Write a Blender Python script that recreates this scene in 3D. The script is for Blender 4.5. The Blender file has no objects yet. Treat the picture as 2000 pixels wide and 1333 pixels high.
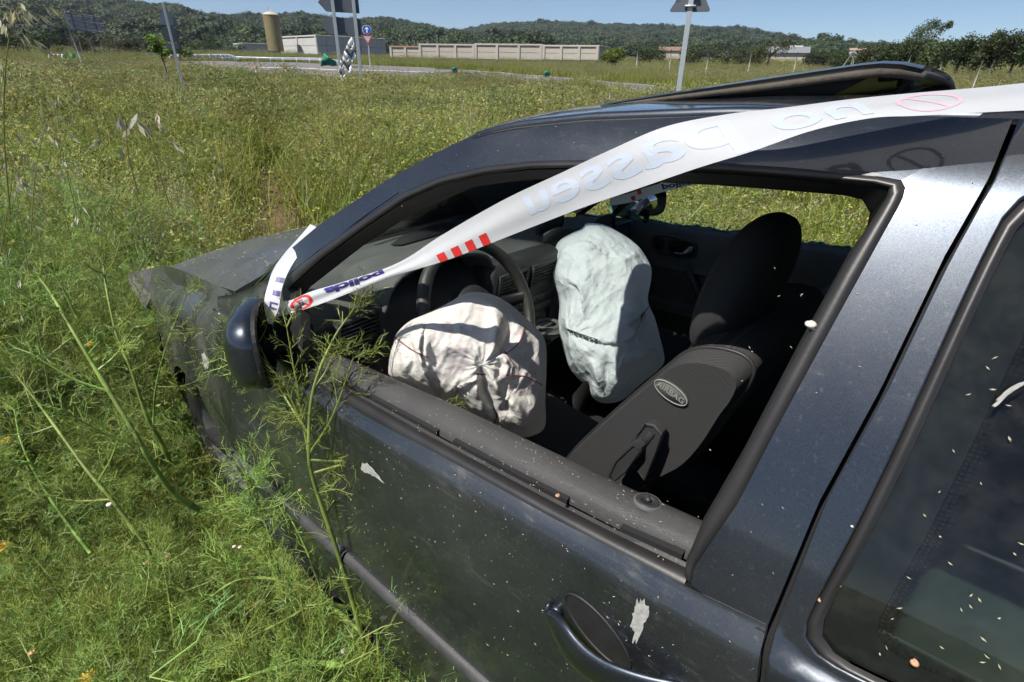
import bpy, bmesh, math, random
import numpy as np
from mathutils import Vector, Matrix, noise
R_ = random.Random(7)
RS = np.random.RandomState(11)
rad = math.radians
# ---------------------------------------------------------------- camera, sky, sun, exposure
# car frame: x = rearwards from the front bumper, y = to the car's right, z = up; the car stands a little tilted in the field
CAMC = np.array([2.6114, -1.3256, 1.4216])                     # camera place in the car frame
RC = np.array([[0.765761, 0.642234, 0.0338464], [0.2908759, -0.2989248, -0.9088648], [-0.5735863, 0.7058183, -0.4157154]])
UPC = np.array([0.0148823, -0.0479861, 0.9987371]); UPC /= np.linalg.norm(UPC)
xc = np.array([1.0, 0, 0]) - UPC * UPC[0]; xc /= np.linalg.norm(xc)
MW = np.array([xc, np.cross(UPC, xc), UPC])                    # car frame -> world rotation
def c2w(p): return MW @ np.asarray(p, float)
CAMW = c2w(CAMC); RW = RC @ MW.T                               # rows: right, down, forward in the world
FPX = 1050.0
sc = bpy.context.scene
cam = bpy.data.objects.new('camera', bpy.data.cameras.new('camera')); sc.collection.objects.link(cam)
cm = Matrix.Identity(4)
for i in range(3):
    cm[i][0] = RW[0][i]; cm[i][1] = -RW[1][i]; cm[i][2] = -RW[2][i]; cm[i][3] = CAMW[i]
cam.matrix_world = cm
cam.data.sensor_width = 36; cam.data.lens = 18.9; cam.data.clip_start = 0.02; cam.data.clip_end = 3000
sc.camera = cam
SUNC = np.array([-0.085, -0.585, 0.805]); SUNW = c2w(SUNC / np.linalg.norm(SUNC))
sun = bpy.data.objects.new('sun', bpy.data.lights.new('sun', 'SUN')); sc.collection.objects.link(sun)
sun.rotation_euler = Vector(SUNW).to_track_quat('Z', 'Y').to_euler()
sun.data.energy = 4.8; sun.data.angle = rad(0.53); sun.data.color = (1.0, 0.955, 0.88)
wd = bpy.data.worlds.new("World"); sc.world = wd; wd.use_nodes = True
nt = wd.node_tree; nt.nodes.clear()
sky = nt.nodes.new('ShaderNodeTexSky'); sky.sky_type = 'NISHITA'; sky.sun_disc = False
sky.sun_elevation = math.asin(SUNW[2]); sky.sun_rotation = math.atan2(SUNW[0], SUNW[1])
sky.air_density = 0.65; sky.dust_density = 0.3; sky.ozone_density = 5.0
bg = nt.nodes.new('ShaderNodeBackground'); bg.inputs[1].default_value = 0.073
wo = nt.nodes.new('ShaderNodeOutputWorld'); nt.links.new(sky.outputs[0], bg.inputs[0]); nt.links.new(bg.outputs[0], wo.inputs[0])
sc.view_settings.view_transform = 'Standard'; sc.view_settings.look = 'None'; sc.view_settings.gamma = 1
sc.view_settings.exposure = 0.60; sc.view_settings.use_curve_mapping = False
sc.cycles.use_adaptive_sampling = True; sc.cycles.adaptive_threshold = 0.035; sc.cycles.adaptive_min_samples = 20
sc.cycles.max_bounces = 5; sc.cycles.transparent_max_bounces = 12; sc.cycles.diffuse_bounces = 2; sc.cycles.glossy_bounces = 3; sc.cycles.transmission_bounces = 4; sc.cycles.volume_bounces = 0
sc.cycles.use_denoising = True
HAZE = 0.00020

# ---------------------------------------------------------------- small geometry library
def wray(px, py):
    """direction in the world seen at a place of the 2000 x 1333 frame"""
    d = RW.T @ np.array([(px - 1000) / FPX, (py - 666.5) / FPX, 1.0]); return d
def far(px, py, dist):
    """world point seen at (px, py), dist metres away along the ground"""
    d = wray(px, py); return CAMW + d * dist / math.hypot(d[0], d[1])
def cray(px, py): return RC.T @ np.array([(px - 1000) / FPX, (py - 666.5) / FPX, 1.0])
def cpl(px, py, ax, val):
    d = cray(px, py); return CAMC + d * (val - CAMC[ax]) / d[ax]
def cdp(px, py, depth): return CAMC + cray(px, py) * depth
def lerp(a, b, t): return a + (b - a) * t
def smooth(t): t = min(1, max(0, t)); return t * t * (3 - 2 * t)

class MB:
    def __init__(s): s.v = []; s.f = []; s.mi = []; s.cols = None
    def add(s, vs, fs, m=0):
        o = len(s.v); s.v.extend([tuple(map(float, p)) for p in vs]); s.f.extend([tuple(i + o for i in f) for f in fs]); s.mi.extend([m] * len(fs)); return o
    def grid(s, P, closeu=False, closev=False, m=0, flip=False):
        P = np.asarray(P, float); n, k = P.shape[:2]; fs = []
        for i in range(n if closeu else n - 1):
            for j in range(k if closev else k - 1):
                a, b, c, d = i * k + j, ((i + 1) % n) * k + j, ((i + 1) % n) * k + (j + 1) % k, i * k + (j + 1) % k
                fs.append((a, d, c, b) if flip else (a, b, c, d))
        return s.add(P.reshape(-1, 3), fs, m)
    def shell(s, P, t, side, m=0):
        """sheet with real thickness t towards 'side' (a point function or vector), rim closed"""
        P = np.asarray(P, float); n, k = P.shape[:2]
        du = np.gradient(P, axis=0); dv = np.gradient(P, axis=1); N = np.cross(du, dv); N /= (np.linalg.norm(N, axis=2, keepdims=True) + 1e-12)
        side = np.asarray(side, float)
        if (N.reshape(-1, 3) @ side).sum() < 0: N = -N; fl = True
        else: fl = False
        Q = P + N * t
        o = s.grid(P, m=m, flip=not fl); o2 = s.grid(Q, m=m, flip=fl)
        ring = [(i, 0) for i in range(n)] + [(n - 1, j) for j in range(1, k)] + [(i, k - 1) for i in range(n - 2, -1, -1)] + [(0, j) for j in range(k - 2, 0, -1)]
        for a, b in zip(ring, ring[1:] + ring[:1]):
            ia, ib = a[0] * k + a[1], b[0] * k + b[1]
            q = (o + ia, o + ib, o2 + ib, o2 + ia)
            s.f.append(q if fl else q[::-1]); s.mi.append(m)
    def tube(s, pts, r, n=8, cap=True, m=0, closed=False, sx=1.0, up=None):
        pts = [Vector(p) for p in pts]; k = len(pts)
        rr = r if hasattr(r, '__len__') else [r] * k
        P = []; prev = None
        for i, p in enumerate(pts):
            if closed: t = (pts[(i + 1) % k] - pts[i - 1])
            else: t = pts[min(i + 1, k - 1)] - pts[max(i - 1, 0)]
            if t.length < 1e-9: t = Vector((0, 0, 1))
            t.normalize()
            if up is not None: a = Vector(up)
            elif prev is None: a = Vector((0, 0, 1)) if abs(t.z) < .9 else Vector((1, 0, 0))
            else: a = prev
            u = (a - t * a.dot(t)); u = u.normalized() if u.length > 1e-6 else t.orthogonal().normalized()
            prev = u; w = t.cross(u)
            P.append([tuple(p + (u * math.cos(2 * math.pi * j / n) + w * math.sin(2 * math.pi * j / n) * sx) * rr[i]) for j in range(n)])
        o = s.grid(P, closeu=closed, closev=True, m=m, flip=True)
        if cap and not closed:
            s.f.append(tuple(o + j for j in range(n))); s.f.append(tuple(o + (k - 1) * n + j for j in reversed(range(n)))); s.mi += [m, m]
    def box(s, c, d, rot=None, m=0, bev=0.0):
        c = Vector(c); x, y, z = [a / 2 for a in d]
        if bev > 0:
            b = min(bev, x * .9, y * .9, z * .9); ring = []
            lay = [(-z, b), (-z + b, 0), (z - b, 0), (z, b)]
            P = []
            for zz, ins in lay:
                X, Y = x - ins, y - ins
                P.append([(-X + b * .6, -Y, zz), (X - b * .6, -Y, zz), (X, -Y + b * .6, zz), (X, Y - b * .6, zz), (X - b * .6, Y, zz), (-X + b * .6, Y, zz), (-X, Y - b * .6, zz), (-X, -Y + b * .6, zz)])
            vs = [Vector(p) for r_ in P for p in r_]
            if rot is not None: vs = [rot @ p for p in vs]
            vs = [p + c for p in vs]; fs = []
            for i in range(3):
                for j in range(8): fs.append((i * 8 + j, i * 8 + (j + 1) % 8, (i + 1) * 8 + (j + 1) % 8, (i + 1) * 8 + j))
            fs.append(tuple(reversed(range(8)))); fs.append(tuple(range(24, 32))); return s.add(vs, fs, m)
        vs = [Vector((i, j, k)) for i in (-x, x) for j in (-y, y) for k in (-z, z)]
        if rot is not None: vs = [rot @ p for p in vs]
        return s.add([p + c for p in vs], [(0, 1, 3, 2), (4, 6, 7, 5), (0, 4, 5, 1), (2, 3, 7, 6), (0, 2, 6, 4), (1, 5, 7, 3)], m)
    def prism(s, loop, vec, m=0):
        loop = [Vector(p) for p in loop]; n = len(loop); v = Vector(vec)
        o = s.add(loop + [p + v for p in loop], [(i, (i + 1) % n, n + (i + 1) % n, n + i) for i in range(n)], m)
        s.f.append(tuple(o + i for i in reversed(range(n)))); s.f.append(tuple(o + n + i for i in range(n))); s.mi += [m, m]
    def ball(s, c, r, n=10, k=7, m=0, rot=None):
        r = r if hasattr(r, '__len__') else (r, r, r); P = []
        for i in range(k + 1):
            th = math.pi * i / k * .998 + .001
            row = []
            for j in range(n):
                a = 2 * math.pi * j / n; p = Vector((r[0] * math.sin(th) * math.cos(a), r[1] * math.sin(th) * math.sin(a), r[2] * math.cos(th)))
                if rot is not None: p = rot @ p
                row.append(tuple(p + Vector(c)))
            P.append(row)
        return s.grid(P, closev=True, m=m)
    def lathe(s, prof, c, n=24, m=0, rot=None):
        P = []
        for r, z in prof:
            row = []
            for j in range(n):
                a = 2 * math.pi * j / n; p = Vector((r * math.cos(a), r * math.sin(a), z))
                if rot is not None: p = rot @ p
                row.append(tuple(p + Vector(c)))
            P.append(row)
        return s.grid(P, closev=True, m=m, flip=True)
    def mesh(s, name, mats, smooth=True):
        me = bpy.data.meshes.new(name); me.from_pydata(s.v, [], s.f); me.update()
        for m_ in (mats if isinstance(mats, (list, tuple)) else [mats]): me.materials.append(m_)
        if any(s.mi): me.polygons.foreach_set('material_index', s.mi)
        me.polygons.foreach_set('use_smooth', [smooth] * len(me.polygons)); return me
    def build(s, name, mats, parent=None, smooth=True, sharp=None, recalc=False):
        me = s.mesh(name, mats, smooth)
        if recalc:
            b = bmesh.new(); b.from_mesh(me); bmesh.ops.recalc_face_normals(b, faces=b.faces); b.to_mesh(me); b.free()
        if sharp: 
            me.set_sharp_from_angle(angle=rad(sharp))
        o = bpy.data.objects.new(name, me); sc.collection.objects.link(o)
        if parent is not None: o.parent = parent
        return o
def tag(o, label=None, cat=None, group=None, kind=None):
    for k_, v_ in (('label', label), ('category', cat), ('group', group), ('kind', kind)):
        if v_: o[k_] = v_
    return o
def empty(name, loc=(0, 0, 0), rz=0.0, parent=None):
    o = bpy.data.objects.new(name, None); o.empty_display_size = .1; sc.collection.objects.link(o); o.location = loc; o.rotation_euler = (0, 0, rz)
    if parent is not None: o.parent = parent
    return o
def copy_tree(o, parent=None):
    c = o.copy(); sc.collection.objects.link(c); c.parent = parent
    for ch in list(o.children): copy_tree(ch, c)
    return c
def resample(pts, n):
    pts = np.asarray(pts, float); d = np.r_[0, np.cumsum(np.linalg.norm(np.diff(pts, axis=0), axis=1))]
    t = np.linspace(0, d[-1], n); return np.stack([np.interp(t, d, pts[:, i]) for i in range(pts.shape[1])], 1)
def spline(pts, n):
    """Catmull-Rom through the points"""
    p = np.asarray(pts, float); p = np.vstack([2 * p[0] - p[1], p, 2 * p[-1] - p[-2]]); k = len(p) - 3; out = []
    for i in range(n):
        u = i / (n - 1) * k; j = min(int(u), k - 1); t = u - j
        a, b, c, d = p[j:j + 4]
        out.append(.5 * ((2 * b) + (c - a) * t + (2 * a - 5 * b + 4 * c - d) * t * t + (3 * b - a - 3 * c + d) * t ** 3))
    return np.array(out)
def text_mesh(body, size=1.0, bold=0.0, ext=0.0):
    cu = bpy.data.curves.new('lettering', 'FONT'); cu.body = body; cu.size = size; cu.align_x = 'CENTER'; cu.align_y = 'CENTER'; cu.offset = bold; cu.extrude = ext; cu.resolution_u = 5
    o = bpy.data.objects.new('lettering', cu); sc.collection.objects.link(o)
    dg = bpy.context.evaluated_depsgraph_get(); me = bpy.data.meshes.new_from_object(o.evaluated_get(dg))
    bpy.data.objects.remove(o); bpy.data.curves.remove(cu)
    vs = [tuple(v.co) for v in me.vertices]; fs = [tuple(p.vertices) for p in me.polygons]; bpy.data.meshes.remove(me); return vs, fs

# ---------------------------------------------------------------- materials
def mat(name):
    m = bpy.data.materials.new(name); m.use_nodes = True; n = m.node_tree.nodes; n.clear()
    out = n.new('ShaderNodeOutputMaterial'); return m, m.node_tree, out
def node(t, kind, **kw):
    n = t.nodes.new(kind)
    for k, v in kw.items():
        if k.startswith('_'): setattr(n, k[1:], v)
        else: n.inputs[k.replace('__', ' ')].default_value = v
    return n
def L(t, a, b): t.links.new(a, b)
def coords(t, scale=(1, 1, 1)):
    tc = node(t, 'ShaderNodeTexCoord'); mp = node(t, 'ShaderNodeMapping'); mp.inputs['Scale'].default_value = scale; L(t, tc.outputs['Object'], mp.inputs[0]); return mp.outputs[0]
def noise_(t, co, scale, detail=4, rough=.55, dist=0):
    n = node(t, 'ShaderNodeTexNoise', Scale=scale, Detail=detail, Roughness=rough, Distortion=dist); L(t, co, n.inputs['Vector']); return n.outputs['Fac']
def ramp(t, fac, stops):
    r = node(t, 'ShaderNodeValToRGB'); e = r.color_ramp.elements
    while len(e) < len(stops): e.new(.5)
    for i, (p, c) in enumerate(stops): e[i].position = p; e[i].color = (*c, 1) if len(c) == 3 else c
    L(t, fac, r.inputs[0]); return r.outputs[0]
def mixc(t, fac, a, b):
    m = node(t, 'ShaderNodeMix', _data_type='RGBA')
    for s, x in ((0, fac), (6, a), (7, b)):
        if isinstance(x, (int, float)): m.inputs[s].default_value = x
        elif isinstance(x, tuple): m.inputs[s].default_value = (*x, 1)
        else: L(t, x, m.inputs[s])
    return m.outputs[2]
def math_(t, op, a, b=0.0, c=0.0):
    m = node(t, 'ShaderNodeMath', _operation=op)
    for i, x in enumerate((a, b, c)):
        if isinstance(x, (int, float)): m.inputs[i].default_value = x
        else: L(t, x, m.inputs[i])
    return m.outputs[0]
def bump(t, h, strength, dist=.01, nrm=None):
    b = node(t, 'ShaderNodeBump', Strength=strength, Distance=dist); L(t, h, b.inputs['Height'])
    if nrm is not None: L(t, nrm, b.inputs['Normal'])
    return b.outputs[0]
def simple(name, col, rough=.6, metal=0.0, var=.25, nscale=8, bmp=0.0, bscale=60, coat=0.0, spec=.5, bdist=.003, trans=0.0):
    m, t, out = mat(name); p = node(t, 'ShaderNodeBsdfPrincipled', Roughness=rough, Metallic=metal)
    p.inputs['Specular IOR Level'].default_value = spec; p.inputs['Coat Weight'].default_value = coat
    co = coords(t); nz = noise_(t, co, nscale, 5)
    c = mixc(t, nz, tuple(x * (1 - var) for x in col), tuple(min(1, x * (1 + var)) for x in col)); L(t, c, p.inputs['Base Color'])
    rr = math_(t, 'MULTIPLY_ADD', nz, .25, rough - .12); L(t, rr, p.inputs['Roughness'])
    if bmp: L(t, bump(t, noise_(t, co, bscale, 4), bmp, bdist), p.inputs['Normal'])
    sh = p.outputs[0]
    if trans:
        tr = node(t, 'ShaderNodeBsdfTranslucent'); L(t, c, tr.inputs[0]); mx = node(t, 'ShaderNodeMixShader', Fac=trans); L(t, sh, mx.inputs[1]); L(t, tr.outputs[0], mx.inputs[2]); sh = mx.outputs[0]
    L(t, sh, out.inputs[0]); return m
def make_paint(name, mud, dust=.25, even=0.0):
    """dark blue metallic lacquer: clear coat, fine flake, dust film, scratches; mud: amount of dried mud film"""
    m, t, out = mat(name); co = coords(t)
    p = node(t, 'ShaderNodeBsdfPrincipled', Metallic=.9, Roughness=.33)
    p.inputs['Coat Weight'].default_value = 1.0; p.inputs['Coat Roughness'].default_value = .04
    v = node(t, 'ShaderNodeTexVoronoi', Scale=1400.0); L(t, co, v.inputs['Vector'])
    fl = ramp(t, v.outputs['Color'], [(0.0, (.026, .031, .040)), (1.0, (.054, .063, .080))])
    big = noise_(t, co, 3.5, 6, .6)
    film = ramp(t, big, [(.35, (0, 0, 0)), (.75, (1, 1, 1))])
    st = noise_(t, coords(t, (3, 3, 40)), 6, 5, .65, .6)                      # rain runs in the dust
    spk = noise_(t, co, 160, 3, .7); spk = ramp(t, spk, [(.60, (0, 0, 0)), (.70, (1, 1, 1))])
    mudm = ramp(t, math_(t, 'MULTIPLY', noise_(t, co, 9, 8, .72, .8), math_(t, 'ADD', st, .45)), [(.62 - .45 * mud, (0, 0, 0)), (.80 - .28 * mud, (1, 1, 1))])
    dustf = math_(t, 'MULTIPLY_ADD', film, dust, even)
    dustf = math_(t, 'ADD', dustf, math_(t, 'MULTIPLY', spk, .10 + .5 * mud))
    mf = math_(t, 'MULTIPLY', mudm, min(1.0, mud * 1.3)); tot = node(t, 'ShaderNodeClamp'); L(t, math_(t, 'ADD', dustf, mf), tot.inputs[0]); tot = tot.outputs[0]
    mudc = mixc(t, noise_(t, co, 30, 4), (.080, .082, .066), (.20, .195, .160))
    c = mixc(t, tot, fl, mudc); L(t, c, p.inputs['Base Color'])
    L(t, math_(t, 'MULTIPLY_ADD', tot, .45, .34), p.inputs['Roughness'])
    L(t, math_(t, 'SUBTRACT', 1.0, math_(t, 'MULTIPLY', tot, .85)), p.inputs['Coat Weight'])
    L(t, math_(t, 'MULTIPLY_ADD', tot, .35, .035), p.inputs['Coat Roughness'])
    L(t, math_(t, 'MULTIPLY', math_(t, 'SUBTRACT', 1.0, tot), .88), p.inputs['Metallic'])
    L(t, bump(t, noise_(t, co, 5, 2), .05, .02), p.inputs['Coat Normal'])
    L(t, p.outputs[0], out.inputs[0]); return m
M = {}
M['paint'] = make_paint('car_lacquer', .12, .16)
M['paint_mud'] = make_paint('car_lacquer_muddy', .30, .25, .20); M['paint_bonnet'] = make_paint('car_lacquer_dusty_top', .22, .25, .38)
M['paint_low'] = make_paint('car_lacquer_dusty', .24, .22, .07)
M['rubber'] = simple('black_rubber', (.015, .015, .015), .55, var=.5, nscale=30, bmp=.3, bscale=220, bdist=.001)
M['seal'] = simple('weathered_seal', (.020, .0185, .018), .40, var=.35, nscale=14, bmp=.1, bscale=200, bdist=.001)
M['plastic'] = simple('dark_plastic', (.028, .028, .029), .52, var=.3, nscale=20, bmp=.25, bscale=420, bdist=.0006)
M['plastic_dusty'] = simple('dusty_plastic', (.080, .083, .080), .7, var=.5, nscale=9, bmp=.35, bscale=380, bdist=.0008)
M['black'] = simple('unlit_black', (.008, .008, .009), .8, var=.2)
M['chrome'] = simple('satin_metal', (.55, .55, .56), .28, 1.0, var=.1)
M['white_mark'] = simple('bird_dropping', (.29, .29, .27), .9, var=.7, nscale=140)
M['metal_grey'] = simple('galvanised_metal', (.33, .35, .37), .5, .6, var=.2, nscale=20)
def make_leather():
    m, t, out = mat('grained_vinyl'); co = coords(t)
    v = node(t, 'ShaderNodeTexVoronoi', Scale=430.0); v.feature = 'DISTANCE_TO_EDGE'; L(t, co, v.inputs['Vector'])
    e = ramp(t, v.outputs['Distance'], [(0, (0, 0, 0)), (.12, (1, 1, 1))])
    p = node(t, 'ShaderNodeBsdfPrincipled', Roughness=.5); nz = noise_(t, co, 10, 6)
    L(t, mixc(t, nz, (.030, .029, .030), (.075, .073, .070)), p.inputs['Base Color'])
    L(t, math_(t, 'MULTIPLY_ADD', nz, .3, .36), p.inputs['Roughness'])
    L(t, bump(t, math_(t, 'ADD', e, math_(t, 'MULTIPLY', noise_(t, co, 90, 3), .8)), .55, .0008), p.inputs['Normal']); L(t, p.outputs[0], out.inputs[0]); return m
M['leather'] = make_leather()
def make_fabric():
    m, t, out = mat('ribbed_seat_cloth'); tc = node(t, 'ShaderNodeTexCoord')
    mp = node(t, 'ShaderNodeMapping'); mp.inputs['Rotation'].default_value = (0, rad(12), 0); L(t, tc.outputs['Object'], mp.inputs[0])
    w = node(t, 'ShaderNodeTexWave', Scale=230.0, Distortion=.3, Detail=2.0); w.bands_direction = 'Z'; w.inputs['Detail Scale'].default_value = 6; L(t, mp.outputs[0], w.inputs['Vector'])
    nz = noise_(t, tc.outputs['Object'], 500, 3)
    p = node(t, 'ShaderNodeBsdfPrincipled', Roughness=.92); p.inputs['Specular IOR Level'].default_value = .2
    L(t, mixc(t, w.outputs['Fac'], (.028, .028, .028), (.054, .053, .052)), p.inputs['Base Color'])
    L(t, bump(t, math_(t, 'ADD', w.outputs['Fac'], math_(t, 'MULTIPLY', nz, .5)), .6, .0012), p.inputs['Normal']); L(t, p.outputs[0], out.inputs[0]); return m
M['fabric'] = make_fabric()
def make_glass(name, tint, coat=1.0, dirt=.06):
    m, t, out = mat(name); co = coords(t)
    tr = node(t, 'ShaderNodeBsdfTransparent', Color=(*tint, 1)); gl = node(t, 'ShaderNodeBsdfGlossy', Roughness=.02)
    fr = node(t, 'ShaderNodeFresnel', IOR=1.5); f = math_(t, 'MULTIPLY_ADD', fr.outputs[0], coat, .01)
    mx = node(t, 'ShaderNodeMixShader'); L(t, f, mx.inputs[0]); L(t, tr.outputs[0], mx.inputs[1]); L(t, gl.outputs[0], mx.inputs[2])
    df = node(t, 'ShaderNodeBsdfDiffuse', Color=(.35, .35, .30, 1)); d = ramp(t, noise_(t, co, 30, 6, .7), [(.45, (0, 0, 0)), (.8, (1, 1, 1))])
    mx2 = node(t, 'ShaderNodeMixShader'); L(t, math_(t, 'MULTIPLY_ADD', d, dirt, dirt * .25), mx2.inputs[0]); L(t, mx.outputs[0], mx2.inputs[1]); L(t, df.outputs[0], mx2.inputs[2])
    L(t, mx2.outputs[0], out.inputs[0]); return m
M['glass'] = make_glass('dusty_windscreen_glass', (.90, .94, .92), 1.0, .06)
M['glass_dark'] = make_glass('tinted_side_glass', (.40, .48, .45), .9, .04)
M['glass_broken'] = simple('crazed_green_glass', (.16, .34, .33), .25, 0, var=.6, nscale=160, bmp=1.0, bscale=260, bdist=.003)
def make_cloth(name, col, stain, amt):
    m, t, out = mat(name); co = coords(t)
    p = node(t, 'ShaderNodeBsdfPrincipled', Roughness=.85); p.inputs['Specular IOR Level'].default_value = .25
    s1 = ramp(t, noise_(t, co, 7, 7, .68, 1.2), [(.50, (0, 0, 0)), (.62, (1, 1, 1))])
    s2 = ramp(t, noise_(t, coords(t, (1, 1, 3)), 22, 5, .7, .5), [(.46, (0, 0, 0)), (.68, (1, 1, 1))])
    f = math_(t, 'MULTIPLY', math_(t, 'MULTIPLY', s1, s2), amt)
    b = mixc(t, noise_(t, co, 5, 4), tuple(c * .88 for c in col), tuple(min(1, c * 1.08) for c in col))
    c = mixc(t, f, b, stain); L(t, c, p.inputs['Base Color'])
    wv = node(t, 'ShaderNodeTexBrick'); 
    hts = []
    for sc_, st_, dd_ in ((11, .9, .9), (27, .55, .8), (60, .25, .6)):                 # sharp crinkles: cells of slack cloth between creases
        wn = node(t, 'ShaderNodeTexNoise', Scale=sc_ * .6, Detail=2.0); L(t, co, wn.inputs['Vector']); va = node(t, 'ShaderNodeVectorMath', _operation='MULTIPLY_ADD'); L(t, wn.outputs['Color'], va.inputs[0]); va.inputs[1].default_value = (dd_ * .12,) * 3; L(t, co, va.inputs[2])
        vo = node(t, 'ShaderNodeTexVoronoi', Scale=sc_); L(t, va.outputs[0], vo.inputs['Vector']); hts.append(math_(t, 'MULTIPLY', vo.outputs['Distance'], st_ / (sc_ / 11)))
    L(t, bump(t, math_(t, 'ADD', hts[0], math_(t, 'ADD', hts[1], hts[2])), .85, .022), p.inputs['Normal'])
    tr = node(t, 'ShaderNodeBsdfTranslucent'); L(t, c, tr.inputs[0]); mx = node(t, 'ShaderNodeMixShader', Fac=.30); L(t, p.outputs[0], mx.inputs[1]); L(t, tr.outputs[0], mx.inputs[2]); L(t, mx.outputs[0], out.inputs[0]); return m
M['airbag_white'] = make_cloth('stained_cream_nylon', (.74, .72, .67), (.42, .24, .31), .7)
M['airbag_shade_tint'] = make_cloth('white_nylon_blue_shade', (.74, .78, .81), (.5, .5, .46), .15)  # white cloth, bluish sky-lit shade put into the colour
def make_tape():
    m, t, out = mat('white_barrier_film'); co = coords(t)
    p = node(t, 'ShaderNodeBsdfPrincipled', Roughness=.35); L(t, mixc(t, noise_(t, co, 6, 3), (.60, .61, .63), (.66, .67, .69)), p.inputs['Base Color'])
    L(t, bump(t, noise_(t, coords(t, (1, 1, 1)), 22, 3), .12, .006), p.inputs['Normal'])
    tr = node(t, 'ShaderNodeBsdfTranslucent', Color=(.92, .92, .94, 1)); mx = node(t, 'ShaderNodeMixShader', Fac=.35); L(t, p.outputs[0], mx.inputs[1]); L(t, tr.outputs[0], mx.inputs[2]); L(t, mx.outputs[0], out.inputs[0]); return m
M['tape'] = make_tape()
M['ink_navy'] = simple('navy_ink', (.035, .030, .16), .45, var=.15)
M['ink_red'] = simple('red_ink', (.55, .028, .025), .45, var=.15)
M['ink_pale'] = simple('blue_show_through', (.41, .455, .53), .45, var=.08)  # pale colour stands in for back print shining through the film
M['ink_palered'] = simple('red_show_through', (.55, .38, .43), .45, var=.08)  # red back print, paled the same way
# ---------------------------------------------------------------- the car: side surface and traced outlines, car frame, metres
WX = [.2, .5, .8, 1.25, 1.6, 2.0, 2.5, 3.2, 3.8, 4.1]; WY = [.66, .735, .775, .805, .825, .84, .847, .845, .80, .70]
LX = [.3, 1.2, 1.646, 1.854, 2.129, 2.49, 2.63, 4.0]; LZ = [.70, .845, .858, .868, .886, .907, .911, .93]
def yside(x, z, ledge=True):
    x = np.asarray(x, float); z = np.asarray(z, float); t = np.maximum(z - .92, 0)
    up = .30 * t + .27 * t * t + 6.6 * np.maximum(t - .43, 0) ** 2
    lo = np.where(z < .92, np.maximum(.022 * (1 - ((z - .60) / .32) ** 2), -.06), 0)
    y = -(np.interp(x, WX, WY) - up + lo)
    if ledge:
        s = np.clip((np.interp(x, LX, LZ) + .006 - z) / .016, 0, 1); y = y - .014 * s * s * (3 - 2 * s)
    return y
def on(px, py, off=0.0):
    d = cray(px, py); ts = np.linspace(.2, 6, 2400); P = CAMC + ts[:, None] * d
    s = P[:, 1] - (yside(P[:, 0], P[:, 2], False) + off); k = np.where((s[:-1] < 0) & (s[1:] >= 0))[0][0]
    a = s[k] / (s[k] - s[k + 1]); return P[k] + (P[k + 1] - P[k]) * a
def onl(L_, off=0.0): return np.array([on(a, b, off) for a, b in L_])
def side_pts(xz, off=0.0, m=1):
    xz = np.asarray(xz, float); y = yside(xz[..., 0], xz[..., 1]) + off
    return np.stack([xz[..., 0], y * m, xz[..., 1]], -1)
OUTW = (0, 1, 0)
car = empty('car'); car.matrix_world = Matrix([list(MW[0]) + [0], list(MW[1]) + [0], list(MW[2]) + [0], [0, 0, 0, 1]])
tag(car, 'dark blue three door hatchback with deployed airbags standing dusty in tall grass', 'car')
def ribbon(A, B, n, m, off=0.0, mir=1):
    """strip of body side between two traced lines"""
    a = resample(A, n)[:, [0, 2]]; b = resample(B, n)[:, [0, 2]]; t = np.linspace(0, 1, m)[None, :, None]
    return side_pts(a[:, None] * (1 - t) + b[:, None] * t, off, mir)
OUT1 = onl([(508, 556), (545, 510), (572, 483), (623, 440), (692, 394), (764, 347), (851, 299), (940, 257), (1000, 248), (1135, 233), (1270, 225), (1405, 224), (1588, 225), (1770, 226), (1978, 233)])
SL1 = onl([(535, 568), (557, 541), (620, 492), (710, 429), (785, 378), (860, 346), (950, 325), (1040, 315), (1200, 312), (1427, 320), (1560, 329), (1717, 345), (1745, 347), (1760, 352)])
OUT2 = onl([(1978, 233), (1930, 350), (1845, 500), (1720, 760), (1600, 980), (1500, 1220), (1492, 1246)])
SL2 = onl([(1760, 352), (1769, 368), (1762, 391), (1729, 450), (1600, 684), (1510, 850), (1442, 982), (1356, 1108), (1350, 1143)])
IN1 = onl([(545, 590), (570, 556), (628, 505), (716, 441), (790, 391), (863, 359), (952, 339), (1041, 329), (1200, 327), (1427, 336), (1560, 347), (1700, 359), (1727, 362), (1736, 368)])
IN2 = onl([(1736, 368), (1738, 374), (1730, 388), (1643, 529), (1544, 714), (1494, 807), (1445, 900), (1375, 1020), (1340, 1092)])
SEE = onl([(560, 625), (599, 564), (710, 477), (800, 420), (920, 366), (1010, 354), (1100, 348), (1396, 363), (1600, 379), (1666, 385), (1690, 395), (1697, 417)], .07)
SEE2 = onl([(1697, 417), (1690, 450), (1660, 489), (1560, 670), (1450, 880), (1372, 1015)], .07)
# matching sections along the frame so the strip stays even
def match(A, B, n=70):
    a = resample(A, n); b = resample(B, 400); idx = 0; out = []
    for i, p in enumerate(a):
        f = i / (n - 1); c = b[int(f * 399)]; out.append(c)
    return a, np.array(out)
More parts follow.
